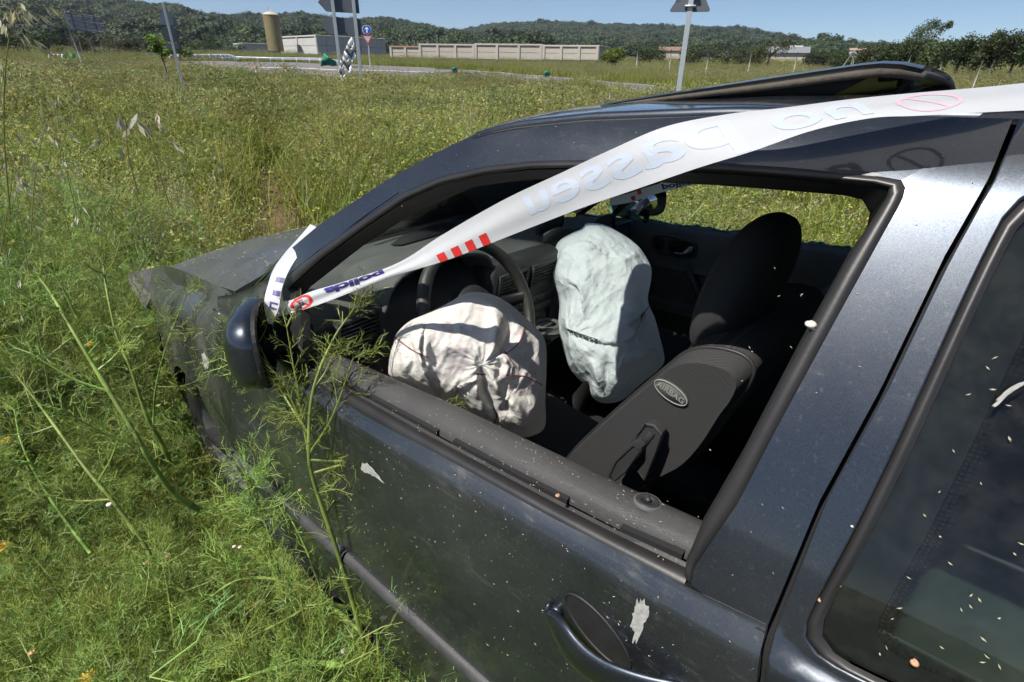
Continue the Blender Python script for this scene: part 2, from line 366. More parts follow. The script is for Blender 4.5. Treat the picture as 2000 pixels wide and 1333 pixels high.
# --- driver door
door = empty('door', parent=car)
def door_lower(mir=1):
    n, k = 60, 26; G = np.zeros((n, k, 3))
    zf = [.22, .45, .59, .74, .88, .95]; xf = [1.20, 1.16, 1.165, 1.185, 1.222, 1.25]
    xr = lambda z: np.interp(z, [.22, .5, .857, .93], [2.55, 2.598, 2.590, 2.578])
    for i in range(n):
        u = i / (n - 1)
        for j in range(k):
            v = j / (k - 1); v = 1 - (1 - v) ** 1.35
            x0 = lerp(1.2, 2.58, u); zt = np.interp(x0, [1.2, 1.35, 1.5, 1.646, 1.854, 2.128, 2.293, 2.487, 2.60], [.945, .945, .905, .872, .881, .895, .902, .918, .928])
            z = lerp(.235, zt, v); x = lerp(np.interp(z, zf, xf), xr(z), u); dent = -.0007 + .018 * math.exp(-((x - 1.38) / .12) ** 2 - ((z - .62) / .2) ** 2)
            G[i, j] = (x, (float(yside(x, z)) + dent) * mir, z)
    return G
b = MB(); b.shell(door_lower(), .012, (0, 1, 0)); b.build('door_skin', M['paint_low'], door, sharp=50)
b = MB()
a, c = match(OUT1, SL1); b.shell(ribbon(a, c, 70, 9), .010, (0, 1, 0))
a, c = match(OUT2, SL2, 50); b.shell(ribbon(a, c, 50, 12), .010, (0, 1, 0))
b.build('window_frame', M['paint'], door, sharp=50)
def bulged(A, B, n, m, h, off=0.0, base=0.0):
    g = ribbon(A, B, n, m, off); t = np.linspace(0, 1, m); g[:, :, 1] -= h * np.sin(np.pi * t) ** .6 + base; return g
b = MB()
a, c = match(SL1, IN1); g = bulged(a, c, 70, 7, .005, .001); b.shell(g, .012, (0, 1, 0))
a, c = match(SL2, IN2, 50); g = bulged(a, c, 50, 7, .005, .0012); b.shell(g, .012, (0, 1, 0))
b.build('window_seal', M['seal'], door, sharp=50)
b = MB()
a, c = match(IN1, SEE); t = np.linspace(0, 1, 8)[None, :, None]; g = a[:, None] * (1 - t) + c[:, None] * t; g[:, :, 1] += .006; b.shell(g, .02, (0, .3, 1))
a, c = match(IN2, SEE2, 50); g = a[:, None] * (1 - t) + c[:, None] * t; g[:, :, 1] += .006; b.shell(g, .02, (1, .3, .3))
b.build('inner_frame', M['rubber'], door)
# waist line: outer seal lip, groove with rusty clip rail, grained cap
xs = np.linspace(1.50, 2.490, 60)
zo = np.interp(xs, [1.5, 1.646, 1.854, 2.128, 2.293, 2.487], [.868, .872, .881, .894, .901, .914]); zc_ = np.interp(xs, [1.48, 1.598, 1.8, 2.2, 2.386, 2.49], [.872, .882, .886, .897, .906, .920])
yo = np.array([float(yside(x, z)) for x, z in zip(xs, zo)])
def waist(pr):  # pr: list of (f, dz) with f from outer edge 0 to cap edge 1
    return np.stack([np.stack([xs, yo + (-.797 - yo) * f, zo + (zc_ - zo) * f + dz], 1) for f, dz in pr], 1)
b = MB(); b.shell(waist([(-.03, -.004), (0, .002), (.10, .007), (.28, .009), (.42, .006), (.47, .000)]), .004, (0, 0, -1)); b.build('waist_seal', M['seal'], door, sharp=45)
b = MB(); b.shell(waist([(.45, -.004), (.50, .002), (.60, .0045), (.64, -.001)]), .003, (0, 0, -1)); b.build('waist_lip', M['rubber'], door, sharp=40)
b = MB(); b.shell(waist([(.63, -.010), (.66, -.007), (.82, -.007), (.85, -.011)]), .002, (0, 0, -1)); b.build('clip_rail', simple('rusty_rail', (.11, .085, .055), .7, .2, var=.6, nscale=60), door, sharp=40)
b = MB()
for x0, x1 in ((1.56, 1.70), (1.735, 2.03), (2.07, 2.30), (2.385, 2.47)):
    k_ = [(x, y, z) for x, y, z in zip(xs, yo, zo)]
    P = []
    for x in np.linspace(x0, x1, 10):
        y = np.interp(x, xs, yo); z = np.interp(x, xs, zo); z2 = np.interp(x, xs, zc_); f = lambda q, d: (x, y + (-.797 - y) * q, z + (z2 - z) * q + d)
        P.append([f(.80, -.006), f(.82, .0015), f(.97, .003), f(1.0, -.002)])
    b.shell(np.array(P), .003, (0, 0, -1))
b.build('glass_guide', M['black'], door, sharp=40)
# grained door cap and inner card
xs2 = np.linspace(1.47, 2.52, 56); P = []
for x in xs2:
    zt = np.interp(x, [1.47, 1.598, 1.8, 2.2, 2.386, 2.52], [.868, .883, .888, .900, .909, .926]); zi = np.interp(x, [1.47, 1.71, 2.03, 2.32, 2.52], [.862, .882, .904, .910, .920])
    e = smooth((x - 1.47) / .05); row = []
    for y, dz in ((-.800, -.012), (-.798, .000), (-.792, .008), (-.782, .014), (-.768, .017), (-.754, .0155), (-.742, .009), (-.733, -.001), (-.728, -.018), (-.725, -.05), (-.722, -.12), (-.715, -.2), (-.71, -.22), (-.712, -.45)):
        f = (y + .80) / .07; row.append((x + (1 - e) * 0, y, lerp(zt, zi, min(1, max(0, f))) + dz * (.35 + .65 * e if dz > 0 else 1)))
    P.append(row)
b = MB(); b.shell(np.array(P), .006, (0, -.2, -1)); b.build('door_cap', M['leather'], door, sharp=60)
# lock button escutcheon on the cap
c0 = Vector(cpl(1265, 981, 2, .929)); q = MB(); rt = Matrix.Rotation(rad(-8), 3, 'X')
q.lathe([(.0001, .001), (.008, .001), (.0085, .003), (.0155, .0035), (.017, .0015), (.0172, -.004)], c0, 24, rot=rt); lk = q.build('lock_button', M['plastic'], door)
q = MB(); q.lathe([(.0165, .0012), (.0172, .0030), (.0188, .0012), (.0188, -.003)], c0, 24, rot=rt); q.build('lock_ring', M['plastic_dusty'], lk)
q = MB(); q.ball(c0 + Vector((0, 0, .004)), (.0045, .0045, .004), 10, 6); q.box(c0 + Vector((-.001, .001, .0055)), (.002, .008, .003)); q.build('lock_pin', M['plastic'], lk)
# outer handle: flat oval, dark to imitate the shaded recess, and grip
hc = (2.405, .795)
def hp(dx, dz, o): 
    x, z = hc[0] + dx, hc[1] + dz; return (x, float(yside(x, z)) - o, z)
b = MB(); P = []
for i in range(6):
    f = i / 8; row = []
    for j in range(30):
        a_ = 2 * math.pi * j / 30; ex = .052 * (1 - f); ez = .025 * (1 - f); row.append(hp(ex * math.cos(a_) + .006 * math.sin(a_), ez * math.sin(a_) - .02 * math.cos(a_), .0022 - .0008 * math.sin(f * 1.57)))
    P.append(row)
b.grid(np.array(P), closev=True); b.add([P[-1][j] for j in range(30)], [tuple(range(30))]); 
b.tube([P[0][j] for j in range(30)], .0022, 6, closed=True); b.build('recess_shade', M['rubber'], door)
b = MB(); K = spline([tuple(on(a_, c_, -.028)[[0, 2]]) for a_, c_ in ((1068, 1193), (1096, 1222), (1130, 1256), (1170, 1286), (1215, 1312), (1262, 1338), (1310, 1362))], 26); P = []
for i, (x, z) in enumerate(K):
    f = i / 25; h = .021 * (math.sin(math.pi * min(1, f * 3.2 + .1) / 2) if f < .28 else 1.0); pr = .010 + .020 * math.sin(math.pi * min(1, f * 1.02)); row = []
    for j in range(14):
        a_ = 2 * math.pi * j / 14; row.append((x + .004 * math.sin(a_), float(yside(x, z)) - pr - .0085 * math.cos(a_), z + h * math.sin(a_) * 1.25))
    P.append(row)
b.grid(np.array(P), closev=True, flip=True)
for e in (0, -1): b.ball(P[e][0] if 0 else tuple(np.mean(P[e], axis=0)), (.006, .009, .012), 10, 6)
b.box(tuple(np.mean(P[-1], axis=0) + np.array([.005, .012, 0])), (.05, .03, .034), bev=.008); b.box(tuple(np.mean(P[1], axis=0) + np.array([.004, .01, 0])), (.018, .02, .02), bev=.005)
b.build('door_handle', M['paint'], door, recalc=True)
# rubbing strip, broken where the panel was hit
b = MB()
def strip(x0, x1, zfun, n, o=.0):
    P = []
    for i in range(n):
        x = lerp(x0, x1, i / (n - 1)); z = zfun(x); y = float(yside(x, z)) - o; P.append([(x, y + .004, z - .017), (x, y - .004, z - .0165), (x, y - .010, z - .011), (x, y - .0135, z - .003), (x, y - .0135, z + .004), (x, y - .010, z + .011), (x, y - .004, z + .0165), (x, y + .004, z + .017)])
    return np.array(P)
zst = lambda x: np.interp(x, [1.1, 1.48, 1.80, 2.0, 2.23, 2.6], [.415, .462, .488, .497, .497, .497])
b.shell(strip(1.14, 1.795, zst, 24, .004), .002, (0, 1, 0)); b.shell(strip(1.80, 2.60, zst, 26), .002, (0, 1, 0)); b.build('rubbing_strip', simple('dusty_strip', (.040, .040, .040), .55, var=.5, nscale=25, bmp=.2, bscale=200), door, sharp=50)
# --- body shell
b = MB(); n, k = 90, 14
P = np.zeros((n, k, 3))
for i in range(n):
    for j in range(k):
        x = lerp(1.1, 4.0, i / (n - 1)); z = lerp(.20, .86, j / (k - 1)); P[i, j] = (x, float(yside(x, z, False)) + .022, z)
b.grid(P); P2 = P.copy(); P2[:, :, 1] *= -1; b.grid(P2, flip=True)
b.build('inner_shell', M['black'], car)
b = MB(); b.shell(side_pts([[(x, z) for z in np.linspace(.80, 1.36, 20)] for x in (2.548, 2.60, 2.655)], .022), .006, (0, 1, 0)); b.build('gap_backing', M['black'], car)  # added black backing strip that keeps the door gap dark
def fender(mir=1):
    n, k = 40, 20; G = np.zeros((n, k, 3)); rs = np.random.RandomState(3)
    for i in range(n):
        u = i / (n - 1)
        x0 = lerp(.24, 1.21, u); xt = lerp(.295, 1.212, u)
        yt = -np.interp(xt, [.295, .5, .863, 1.17, 1.22], [.664, .653, .693, .742, .765]) - .004; zt = np.interp(xt, [.295, .5, .863, 1.17, 1.22], [.743, .778, .848, .910, .918])
        ab = .24 + math.sqrt(max(0, .30 ** 2 - (x0 - .80) ** 2)) if abs(x0 - .80) < .30 else .20
        for j in range(k):
            v = j / (k - 1); z = lerp(zt, max(ab, .24), v); xg = np.interp(z, [.24, .45, .59, .74, .88, .95], [1.19, 1.150, 1.155, 1.175, 1.212, 1.22]); x = lerp(lerp(.25, .225, v), min(xt if v == 0 else xg, xg), u)
            f = min(1, (zt - z) / .11); f = math.sin(f * math.pi / 2) ** .8; y = lerp(yt, float(yside(x, z, False)), f)
            cr = noise.noise(Vector((x * 3, z * 4, 3))) * .005
            fold = .008 * math.exp(-((x - .88 - .25 * (z - .6)) / .035) ** 2) * math.sin(min(1, f) * math.pi / 2)
            G[i, j] = (x, (y + (cr * f if mir == 1 else 0) + (fold if mir == 1 else 0)) * mir, z)
    return G
for s_ in (1, -1):
    b = MB(); b.shell(fender(s_), .006, (0, s_, 0)); b.build('fender', M['paint_mud'], car, sharp=40)
# wheel arch liners, wheels
def wheel(x, y, s_):
    w_ = empty('wheel', parent=car); w_.location = (x, y, .30); w_.rotation_euler = (rad(90), 0, 0)
    b = MB(); b.lathe([(.205, -.085), (.27, -.095), (.30, -.085), (.312, -.05), (.314, 0), (.312, .05), (.30, .085), (.27, .095), (.205, .085), (.2, 0), (.205, -.085)], (0, 0, 0), 40); b.build('tyre', M['rubber'], w_)
    b = MB(); b.lathe([(.205, -.08), (.19, -.06), (.185, .05), (.205, .08)], (0, 0, 0), 32); b.lathe([(.0001, .03 * s_), (.05, .035 * s_), (.06, .02 * s_)], (0, 0, 0), 20)
    for q_ in range(6):
        a_ = q_ * math.pi / 3; b.box((.12 * math.cos(a_), .12 * math.sin(a_), .02 * s_), (.15, .05, .02), Matrix.Rotation(a_, 3, 'Z'), bev=.006)
    b.build('rim', M['plastic_dusty'], w_)
wheel(.87, -.66, 1); wheel(.87, .70, -1); wheel(3.38, -.71, 1); wheel(3.38, .71, -1)
for s_ in (-1, 1):
    for cx in (.84, 3.38): b = MB(); b.grid([[(cx + .36 * math.cos(a_), s_ * y_, .30 + .36 * math.sin(a_)) for a_ in np.linspace(0, math.pi, 14)] for y_ in (.72, .50)]); b.build('wheel_well', M['black'], car)
# bonnet
def bonnet():
    n, k = 44, 50; G = np.zeros((n, k, 3)); Ls = [(.295, -.664, .748), (.5, -.653, .783), (.863, -.693, .853), (1.169, -.742, .916)]
    L2 = spline(Ls, n); Cc = spline([(.195, 0, .800), (.45, 0, .875), (.75, 0, .94), (1.075, 0, .982)], n)
    for i in range(n):
        for j in range(k):
            y = lerp(-1, 1, j / (k - 1)); f = 1 - abs(y) ** 2.4; p = L2[i] * (1 - f) + Cc[i] * f; p[1] = L2[i][1] * -y * (1 if y < 0 else 1)
            p[2] += noise.noise(Vector((i * .09, j * .08, 2))) * .005 * f + .012 * math.exp(-((abs(y) - .62) / .12) ** 2) * (i / n)
            G[i, j] = (p[0], -p[1] if y > 0 and p[1] > 0 and False else (abs(L2[i][1]) * y), p[2])
    return G
b = MB(); b.shell(bonnet(), .012, (0, 0, -1)); b.build('bonnet', M['paint_bonnet'], car, sharp=45)
# cowl, dark wiper tray and its plenum below the windscreen
b = MB(); P = []
for j in range(30):
    y = lerp(-.76, .76, j / 29); xb = 1.185 - .09 * (1 - (y / .74) ** 2); xw = 1.045 + .42 * abs(y) ** 1.6 + .04; P.append([(xb - .03, y, .90 + .065 * (1 - (y / .76) ** 2)), (xb + .03, y, .885 + .06 * (1 - (y / .76) ** 2)), (max(xw, xb + .05), y, .93 + .025 * (1 - (y / .76) ** 2))])
b.shell(np.array(P), .01, (0, 0, -1)); b.build('cowl_tray', M['black'], car)
# A-pillar foot plate between fender and mirror
b = MB(); g = ribbon(side_pts([(1.205, .925), (1.30, .955), (1.40, 1.00), (1.50, 1.055)]), side_pts([(1.205, .88), (1.30, .885), (1.40, .90), (1.50, .93)]), 14, 6, -.001); b.shell(g, .008, (0, 1, 0)); b.build('pillar_foot', M['paint_mud'], car)
# roof, seen almost edge-on
def ditch(x): return (-np.interp(x, [1.3, 1.53, 1.73, 1.92, 2.04, 2.16, 2.35, 2.62, 3.2, 3.7, 3.95], [.785, .742, .703, .660, .641, .625, .608, .597, .585, .57, .55]), np.interp(x, [1.3, 1.45, 1.60, 1.75, 1.92, 1.98, 2.04, 2.16, 2.35, 2.62, 3.2, 3.7, 3.95], [.955, 1.07, 1.17, 1.26, 1.345, 1.365, 1.379, 1.396, 1.411, 1.4185, 1.405, 1.35, 1.28]))
b = MB(); n, k = 60, 41; G = np.zeros((n, k, 3))
for i in range(n):
    x = lerp(1.965, 3.9, i / (n - 1)); y0, z0 = ditch(x)
    for j in range(k):
        t = lerp(-1, 1, j / (k - 1)); f = 1 - abs(t) ** 2.6; xx = x - .11 * (1 - t * t) * max(0, 1 - (x - 1.965) / .25); zz = z0 + .004 + np.interp(x, [1.96, 2.3, 3.3, 3.9], [.034, .030, .028, .04]) * f
        G[i, j] = (xx, (y0 + .007) * -t * -1 * -1 if False else (abs(y0) - .007) * t, zz)
fs = MB(); o = fs.grid(G)
keep = []
for f in fs.f:
    c = np.mean([fs.v[i] for i in f], axis=0)
    if not (2.045 < c[0] < 2.50 and abs(c[1]) < .375): keep.append(f)
b.v = fs.v; b.f = keep; b.mi = [0] * len(keep); rf = b.build('roof', M['paint'], car)
sm = rf.modifiers.new('thickness', 'SOLIDIFY'); sm.thickness = .012; sm.offset = 1 if False else -1
b = MB(); P = []
for x in np.linspace(1.97, 3.9, 50):
    y0, z0 = ditch(x); P.append([(x, y0 - .004, z0 - .002), (x, y0 + .004, z0 - .006), (x, y0 + .010, z0 + .001)])
b.shell(np.array(P), .004, (0, 1, -1)); b.build('drip_channel', M['rubber'], car); b = MB(); Q = np.array(P); Q[:, :, 1] *= -1; b.shell(Q, .004, (0, -1, -1)); b.build('drip_channel', M['rubber'], car)
b = MB(); P = []
for x in np.linspace(1.955, 3.7, 40):
    y0, z0 = ditch(x); P.append([(x - .10 * (1 - lerp(-1, 1, j / 16) ** 2) * max(0, 1 - (x - 1.955) / .3), lerp(-1, 1, j / 16) * (abs(y0) - .03), z0 - .035 + .02 * (1 - abs(lerp(-1, 1, j / 16)) ** 3)) for j in range(17)])
fs = MB(); fs.grid(np.array(P)); fs.f = [f for f in fs.f if not (2.05 < np.mean([fs.v[i][0] for i in f]) < 2.50 and abs(np.mean([fs.v[i][1] for i in f])) < .37)]; fs.mi = [0] * len(fs.f)
fs.build('headliner', simple('headliner_cloth', (.10, .10, .10), .95), car)
# tilted glass sunroof
b = MB(); n, k = 26, 30; G = np.zeros((n, k, 3))
for i in range(n):
    u = i / (n - 1); 
    for j in range(k):
        v = lerp(-1, 1, j / (k - 1)); hw = .415 - .07 * max(0, (u - .82) / .18) ** 3 - .05 * max(0, (.08 - u) / .08) ** 2
        x = lerp(1.99, 2.512, u) - .03 * (1 - v * v) * (1 - u) + .006 * (1 - v * v) * u
        z = 1.402 + .085 * (u ** .93) + .005 * (1 - v * v) - .010 * max(0, (u - .90) / .10) ** 2 - .004 * max(0, (abs(v) - .93) / .07) ** 2
        G[i, j] = (x, hw * v, z)
gl_ = MB(); gl_.shell(G, .012, (0, 0, -1)); sr = gl_.build('sunroof', simple('smoked_sunroof_glass', (.035, .042, .040), .38, coat=.3, var=.3, nscale=5), car)
b = MB(); P = []
ring = [G[i, 0] for i in range(n)] + [G[-1, j] for j in range(1, k)] + [G[i, -1] for i in range(n - 2, -1, -1)] + [G[0, j] for j in range(k - 2, 0, -1)]
b.tube([(p[0], p[1] * .997, p[2] - .003 - .008 * smooth((p[0] - 2.0) / .4)) for p in ring], [.0025 + .0030 * smooth((p[0] - 1.99) / .45) for p in ring], 8, closed=True); sr2 = b.build('sunroof_rim', simple('worn_rim_rubber', (.060, .050, .038), .75, var=.6, nscale=40, bmp=.5, bscale=150), car)
b = MB()
for s_ in (-1, 1):
    b.prism([(2.06, s_ * .385, 1.405), (2.46, s_ * .385, 1.462), (2.40, s_ * .385, 1.425), (2.08, s_ * .385, 1.395)], (0, -s_ * .012, 0))
    b.tube([(2.44, s_ * .33, 1.41), (2.49, s_ * .33, 1.435), (2.50, s_ * .33, 1.468)], .007, 8); b.ball((2.495, s_ * .31, 1.455), .012, 10, 6)
    b.tube([(2.46, s_ * .30, 1.462), (2.515, s_ * .22, 1.472), (2.52, 0, 1.475)], .005, 6)
b.build('tilt_mechanism', M['rubber'], car)
b = MB(); P = [[(x_, y_, z_) for (x_, y_, z_) in ((2.03, s * .40, 1.424), (2.51, s * .40, 1.442))] for s in (-1, 1)]
for a_, c_ in (((2.03, -.395, 1.418), (2.52, -.395, 1.434)), ((2.52, -.395, 1.434), (2.52, .395, 1.434)), ((2.52, .395, 1.434), (2.03, .395, 1.418)), ((2.02, .395, 1.418), (2.0, 0, 1.436)), ((2.0, 0, 1.436), (2.02, -.395, 1.418))): b.tube([Vector(a_) - Vector((0, 0, .014)), Vector(c_) - Vector((0, 0, .014))], .005, 8)
b.build('sunroof_seal', M['rubber'], car)
for y_ in (-.19, .19): b = MB(); b.ball((2.60, y_, 1.436), (.10, .10, .018), 16, 8); b.build('roof_swage', M['paint'], car)
# windscreen
b = MB(); n, k = 24, 31; G = np.zeros((n, k, 3)); Cw = spline([(1.055, 0, .955), (1.30, 0, 1.105), (1.60, 0, 1.275), (1.855, 0, 1.398)], n)
for i in range(n):
    x = lerp(1.30, 1.965, i / (n - 1)); y0, z0 = ditch(x)
    for j in range(k):
        t = lerp(-1, 1, j / (k - 1)); f = 1 - abs(t) ** 2.1; p = np.array([x, 0, z0]) * (1 - f) + Cw[i] * f; G[i, j] = (p[0], (abs(y0) - .012) * t, p[2] - .004)
b.shell(G, .004, (0, 0, -1)); wsn = b.build('windscreen', M['glass'], car)
WS = G
b = MB()
for j0, j1 in ((0, 1), (k - 1, k - 2)):
    P = [[tuple(G[i, j0] + np.array([0, 0, -.006])), tuple(G[i, j0] * .35 + G[i, j1] * .65 + np.array([0, 0, -.007]))] for i in range(n)]; b.grid(P)
P = [[tuple(G[i, j] + np.array([0, 0, -.007])) for j in range(k)] for i in (n - 1, n - 2)]; b.grid(P); b.build('windscreen_border', M['black'], wsn)
for y_, y2 in ((-.28, .22), (.30, .70)):
    wi = MB(); P = []
    j0, j1 = (y_ + .75) / 1.5 * (k - 1), (y2 + .75) / 1.5 * (k - 1)
    for q_ in np.linspace(0, 1, 8):
        j = int(round(lerp(j0, j1, q_))); p = G[2 + int(q_ * 1), j]; P.append((p[0] + .01, p[1], p[2] + .018))
    wi.tube(P, .006, 6); wi.tube([(p[0] - .012, p[1], p[2] - .006) for p in P], .004, 5); wi.build('wiper', M['rubber'], car)
# quarter panel with bonded side glass
QS = onl([(2016, 340), (1992, 368), (1965, 400), (1952, 450), (1889, 565), (1836, 686), (1792, 800), (1758, 850), (1670, 1042), (1587, 1180), (1567, 1225), (1570, 1250), (1590, 1275), (1631, 1296), (1697, 1328)])
_o2 = OUT2[OUT2[:, 2].argsort()]; GX = lambda z: float(np.interp(z, [.2, .5, .857] + [q_[2] for q_ in _o2] + [1.45], [2.558, 2.605, 2.598] + [q_[0] + (.0075 if q_[2] < 1.0 else .0045) for q_ in _o2] + [_o2[-1][0] + .006]))
def qwin():   # closed loop of the quarter window in (x, z)
    f = spline([(2.660, 1.364), (2.643, 1.346), (2.638, 1.32), (2.634, 1.27), (2.630, 1.20), (2.626, 1.13), (2.620, 1.05), (2.612, .975), (2.611, .948), (2.618, .932), (2.640, .926), (2.68, .929)], 60); f = f[::-1]                     # from bottom to top along the front edge
    bot = [(2.72, .933), (2.9, .94), (3.15, .955), (3.38, .985)]; top = [(3.30, 1.13), (3.15, 1.27), (3.05, 1.335), (2.95, 1.352), (2.75, 1.362), (2.66, 1.365)]
    return resample(np.array(list(f) + top[::-1] + top[::-1][:0] + [] ), 2) if False else np.array([tuple(p) for p in f] + top[::-1] + [(3.40, 1.03)][:0] + [(3.385, 1.0)] + bot[::-1][1:])
ql = qwin(); ql = resample(np.vstack([ql, ql[:1]]), 121)[:-1]
cq = np.array([2.98, 1.15])
def ray_to(p, tgt):      # outward point on the panel's outline
    return tgt
outl = []
for p in ql:
    d = p - cq; ok = None
    for s_ in np.linspace(1.0, 6, 4000):
        q_ = cq + d * s_; ya, zd = ditch(min(3.9, max(1.97, q_[0])))
        if q_[0] < GX(q_[1]) or q_[1] < .24 or q_[1] > zd - .004 or q_[0] > 3.95 - .25 * max(0, (q_[1] - .9)): break
        ok = q_
    outl.append(ok if ok is not None else p)
outl = np.array(outl); t = np.linspace(0, 1, 14)[None, :, None] ** 1.0
for s_ in (1, -1):
    b = MB(); g = side_pts(ql[:, None] * (1 - t) + outl[:, None] * t, 0, s_); b.grid(g, closeu=True, flip=s_ < 0); o_ = b.build('quarter_panel', M['paint'], car)
    sm = o_.modifiers.new('thickness', 'SOLIDIFY'); sm.thickness = .01; sm.offset = 0
    inn = cq + (ql - cq) * .966; fr = cq + (ql - cq) * .86
    tt = np.linspace(0, 1, 6)[None, :, None]; g = side_pts(ql[:, None] * (1 - tt) + inn[:, None] * tt, 0, s_); g[:, :, 1] -= s_ * .006 * np.sin(np.pi * np.linspace(0, 1, 6)) ** .6
    b = MB(); b.grid(g, closeu=True, flip=s_ < 0); b.build('quarter_seal', M['seal'], car)
    g = side_pts(np.stack([inn * (1 - q_) + cq * q_ for q_ in np.linspace(0, 1, 10)], 1), .003, s_); b = MB(); b.grid(g, closeu=True, flip=s_ < 0); qg = b.build('quarter_glass', M['glass_dark'], car)
    tt = np.linspace(0, 1, 3)[None, :, None]; b = MB(); g = side_pts(inn[:, None] * (1 - tt) + fr[:, None] * tt, .007, s_); b.grid(g, closeu=True, flip=s_ < 0); b.build('frit_band', M['black'], qg)
    if s_ == 1:
        b = MB()
        for q_ in range(3):
            sc_ = .853 - q_ * .012
            for p in resample(np.vstack([ql, ql[:1]]), 420)[:150]:
                p2 = cq + (p - cq) * sc_; y_ = float(yside(p2[0], p2[1])) + .007; r_ = .0019 - q_ * .0004
                b.add([(p2[0] + r_ * math.cos(a_), y_, p2[1] + r_ * math.sin(a_)) for a_ in np.linspace(0, 2 * math.pi, 7)[:-1]], [tuple(range(6))])
        tag(b.build('frit_dots', M['black'], qg), kind='stuff')
# far door, tail, sill, nose
b = MB(); b.shell(door_lower(-1), .012, (0, -1, 0)); a, c = match(OUT1, SL1); b.shell(ribbon(a, c, 70, 5, 0, -1), .010, (0, -1, 0)); a, c = match(OUT2, SL2, 50); b.shell(ribbon(a, c, 50, 6, 0, -1), .010, (0, -1, 0)); fd = b.build('door', M['paint'], car)
tag(fd, 'far side door with its window smashed out'); 
b = MB(); a, c = match(SL1, SEE); a = a * (1, -1, 1); c = c * (1, -1, 1); t = np.linspace(0, 1, 6)[None, :, None]; b.shell(a[:, None] * (1 - t) + c[:, None] * t, .02, (0, -.3, 1)); a, c = match(SL2, SEE2, 50); a = a * (1, -1, 1); c = c * (1, -1, 1); b.shell(a[:, None] * (1 - t) + c[:, None] * t, .02, (1, -.3, .3)); b.build('inner_frame', M['rubber'], fd)
P = []
for x in np.linspace(1.36, 2.56, 40):
    zt = .950 + .036 * (x - 1.477); P.append([(x, .835, zt - .03), (x, .825, zt - .006), (x, .80, zt), (x, .78, zt - .004), (x, .762, zt - .016), (x, .752, zt - .045), (x, .748, zt - .10), (x, .750, zt - .15), (x, .742, zt - .158), (x, .735, zt - .165), (x, .748, zt - .175), (x, .752, zt - .30), (x, .72, zt - .31), (x, .715, zt - .34), (x, .755, zt - .36), (x, .755, .38)])
b = MB(); b.shell(np.array(P), .01, (0, 1, 0)); dc = b.build('door_card', M['plastic_dusty'], fd, sharp=50)
def oval(c, rx, rz, y, n=28, p=3.0): return [(c[0] + rx * math.copysign(abs(math.cos(a_)) ** (2 / p), math.cos(a_)), y, c[1] + rz * math.copysign(abs(math.sin(a_)) ** (2 / p), math.sin(a_))) for a_ in np.linspace(0, 2 * math.pi, n + 1)[:-1]]
b = MB(); hcn = (1.752, .888); b.tube(oval(hcn, .095, .036, .742), .006, 6, closed=True); b.build('handle_bezel', M['plastic'], dc)
b = MB(); b.prism(oval((1.785, .886), .055, .028, .746), (0, -.004, 0)); b.prism(oval((1.690, .886), .024, .024, .746), (0, -.004, 0)); b.build('handle_bowl', M['black'], dc)
b = MB(); b.prism([(1.748, .728, .868), (1.80, .728, .872), (1.822, .728, .902), (1.838, .728, .904), (1.836, .728, .866), (1.80, .728, .858), (1.748, .728, .860)], (0, .010, 0)); b.build('door_lever', M['chrome'], dc)
b = MB(); b.tube([(1.83, .745, .80), (1.85, .71, .80), (1.90, .70, .74), (1.94, .71, .62), (1.95, .745, .60)], .014, 8); b.build('pull_handle', M['plastic'], dc)
b = MB(); b.tube([(1.593, .795, .945), (1.593, .795, 1.006)], .013, 10); b.build('mirror_adjuster', M['black'], dc)
b = MB(); rs = random.Random(5); g0 = None
xs3 = np.linspace(1.47, 2.40, 150); hts = [max(.002, .009 + .012 * noise.noise(Vector((x * 9, 0, 0))) + .010 * noise.noise(Vector((x * 40, 1, 0))) + .035 * math.exp(-((x - 2.07) / .075) ** 2) + .055 * max(0, 1 - (x - 1.47) / .10)) for x in xs3]
P = [[(x, .808, .950 + .036 * (x - 1.477) - .004), (x, .806, .950 + .036 * (x - 1.477) + h * .5), (x, .803, .950 + .036 * (x - 1.477) + h)] for x, h in zip(xs3, hts)]; b.shell(np.array(P), .004, (0, -1, 0)); b.build('glass_remnant', M['glass_broken'], fd)
b = MB(); P = np.array([[(1.415, .808, .955), (1.415, .79, 1.0), (1.42, .775, 1.05)], [(1.45, .808, .953), (1.45, .79, .995), (1.455, .777, 1.04)], [(1.50, .808, .952), (1.50, .795, .98), (1.50, .785, 1.005)]]); b.shell(P, .004, (0, 1, 0)); b.build('glass_remnant', M['glass_broken'], fd)
b = MB()
for j in range(60):
    x = R_.uniform(1.5, 2.4); b.box((x, .79 + R_.uniform(-.02, .02), .957 + .036 * (x - 1.477) + .004), [R_.uniform(.003, .007) for _ in range(3)], Matrix.Rotation(R_.random() * 3, 3, 'Z'))
tag(b.build('glass_crumbs', M['glass_broken'], fd, smooth=False), kind='stuff')
b = MB(); P = []
for j in range(25):
    y = lerp(-1, 1, j / 24); pl = 4.02 - .10 * abs(y) ** 3; P.append([(pl - .06, y * .78, .24), (pl + .05, y * .80, .35), (pl + .06, y * .80, .55), (pl + .02, y * .79, .62), (pl, y * .78, .92), (pl - .13, y * .68, 1.18), (pl - .22, y * .575, 1.30)])
b.shell(np.array(P), .01, (-1, 0, 0)); b.build('tailgate', M['paint'], car)
b = MB()
for s_ in (-1, 1): b.tube([(1.15, s_ * .78, .22), (2.0, s_ * .80, .21), (2.95, s_ * .80, .22)], .05, 8); 
b.box((2.3, 0, .24), (3.2, 1.5, .04)); b.build('sill', M['black'], car)
b = MB(); P = []
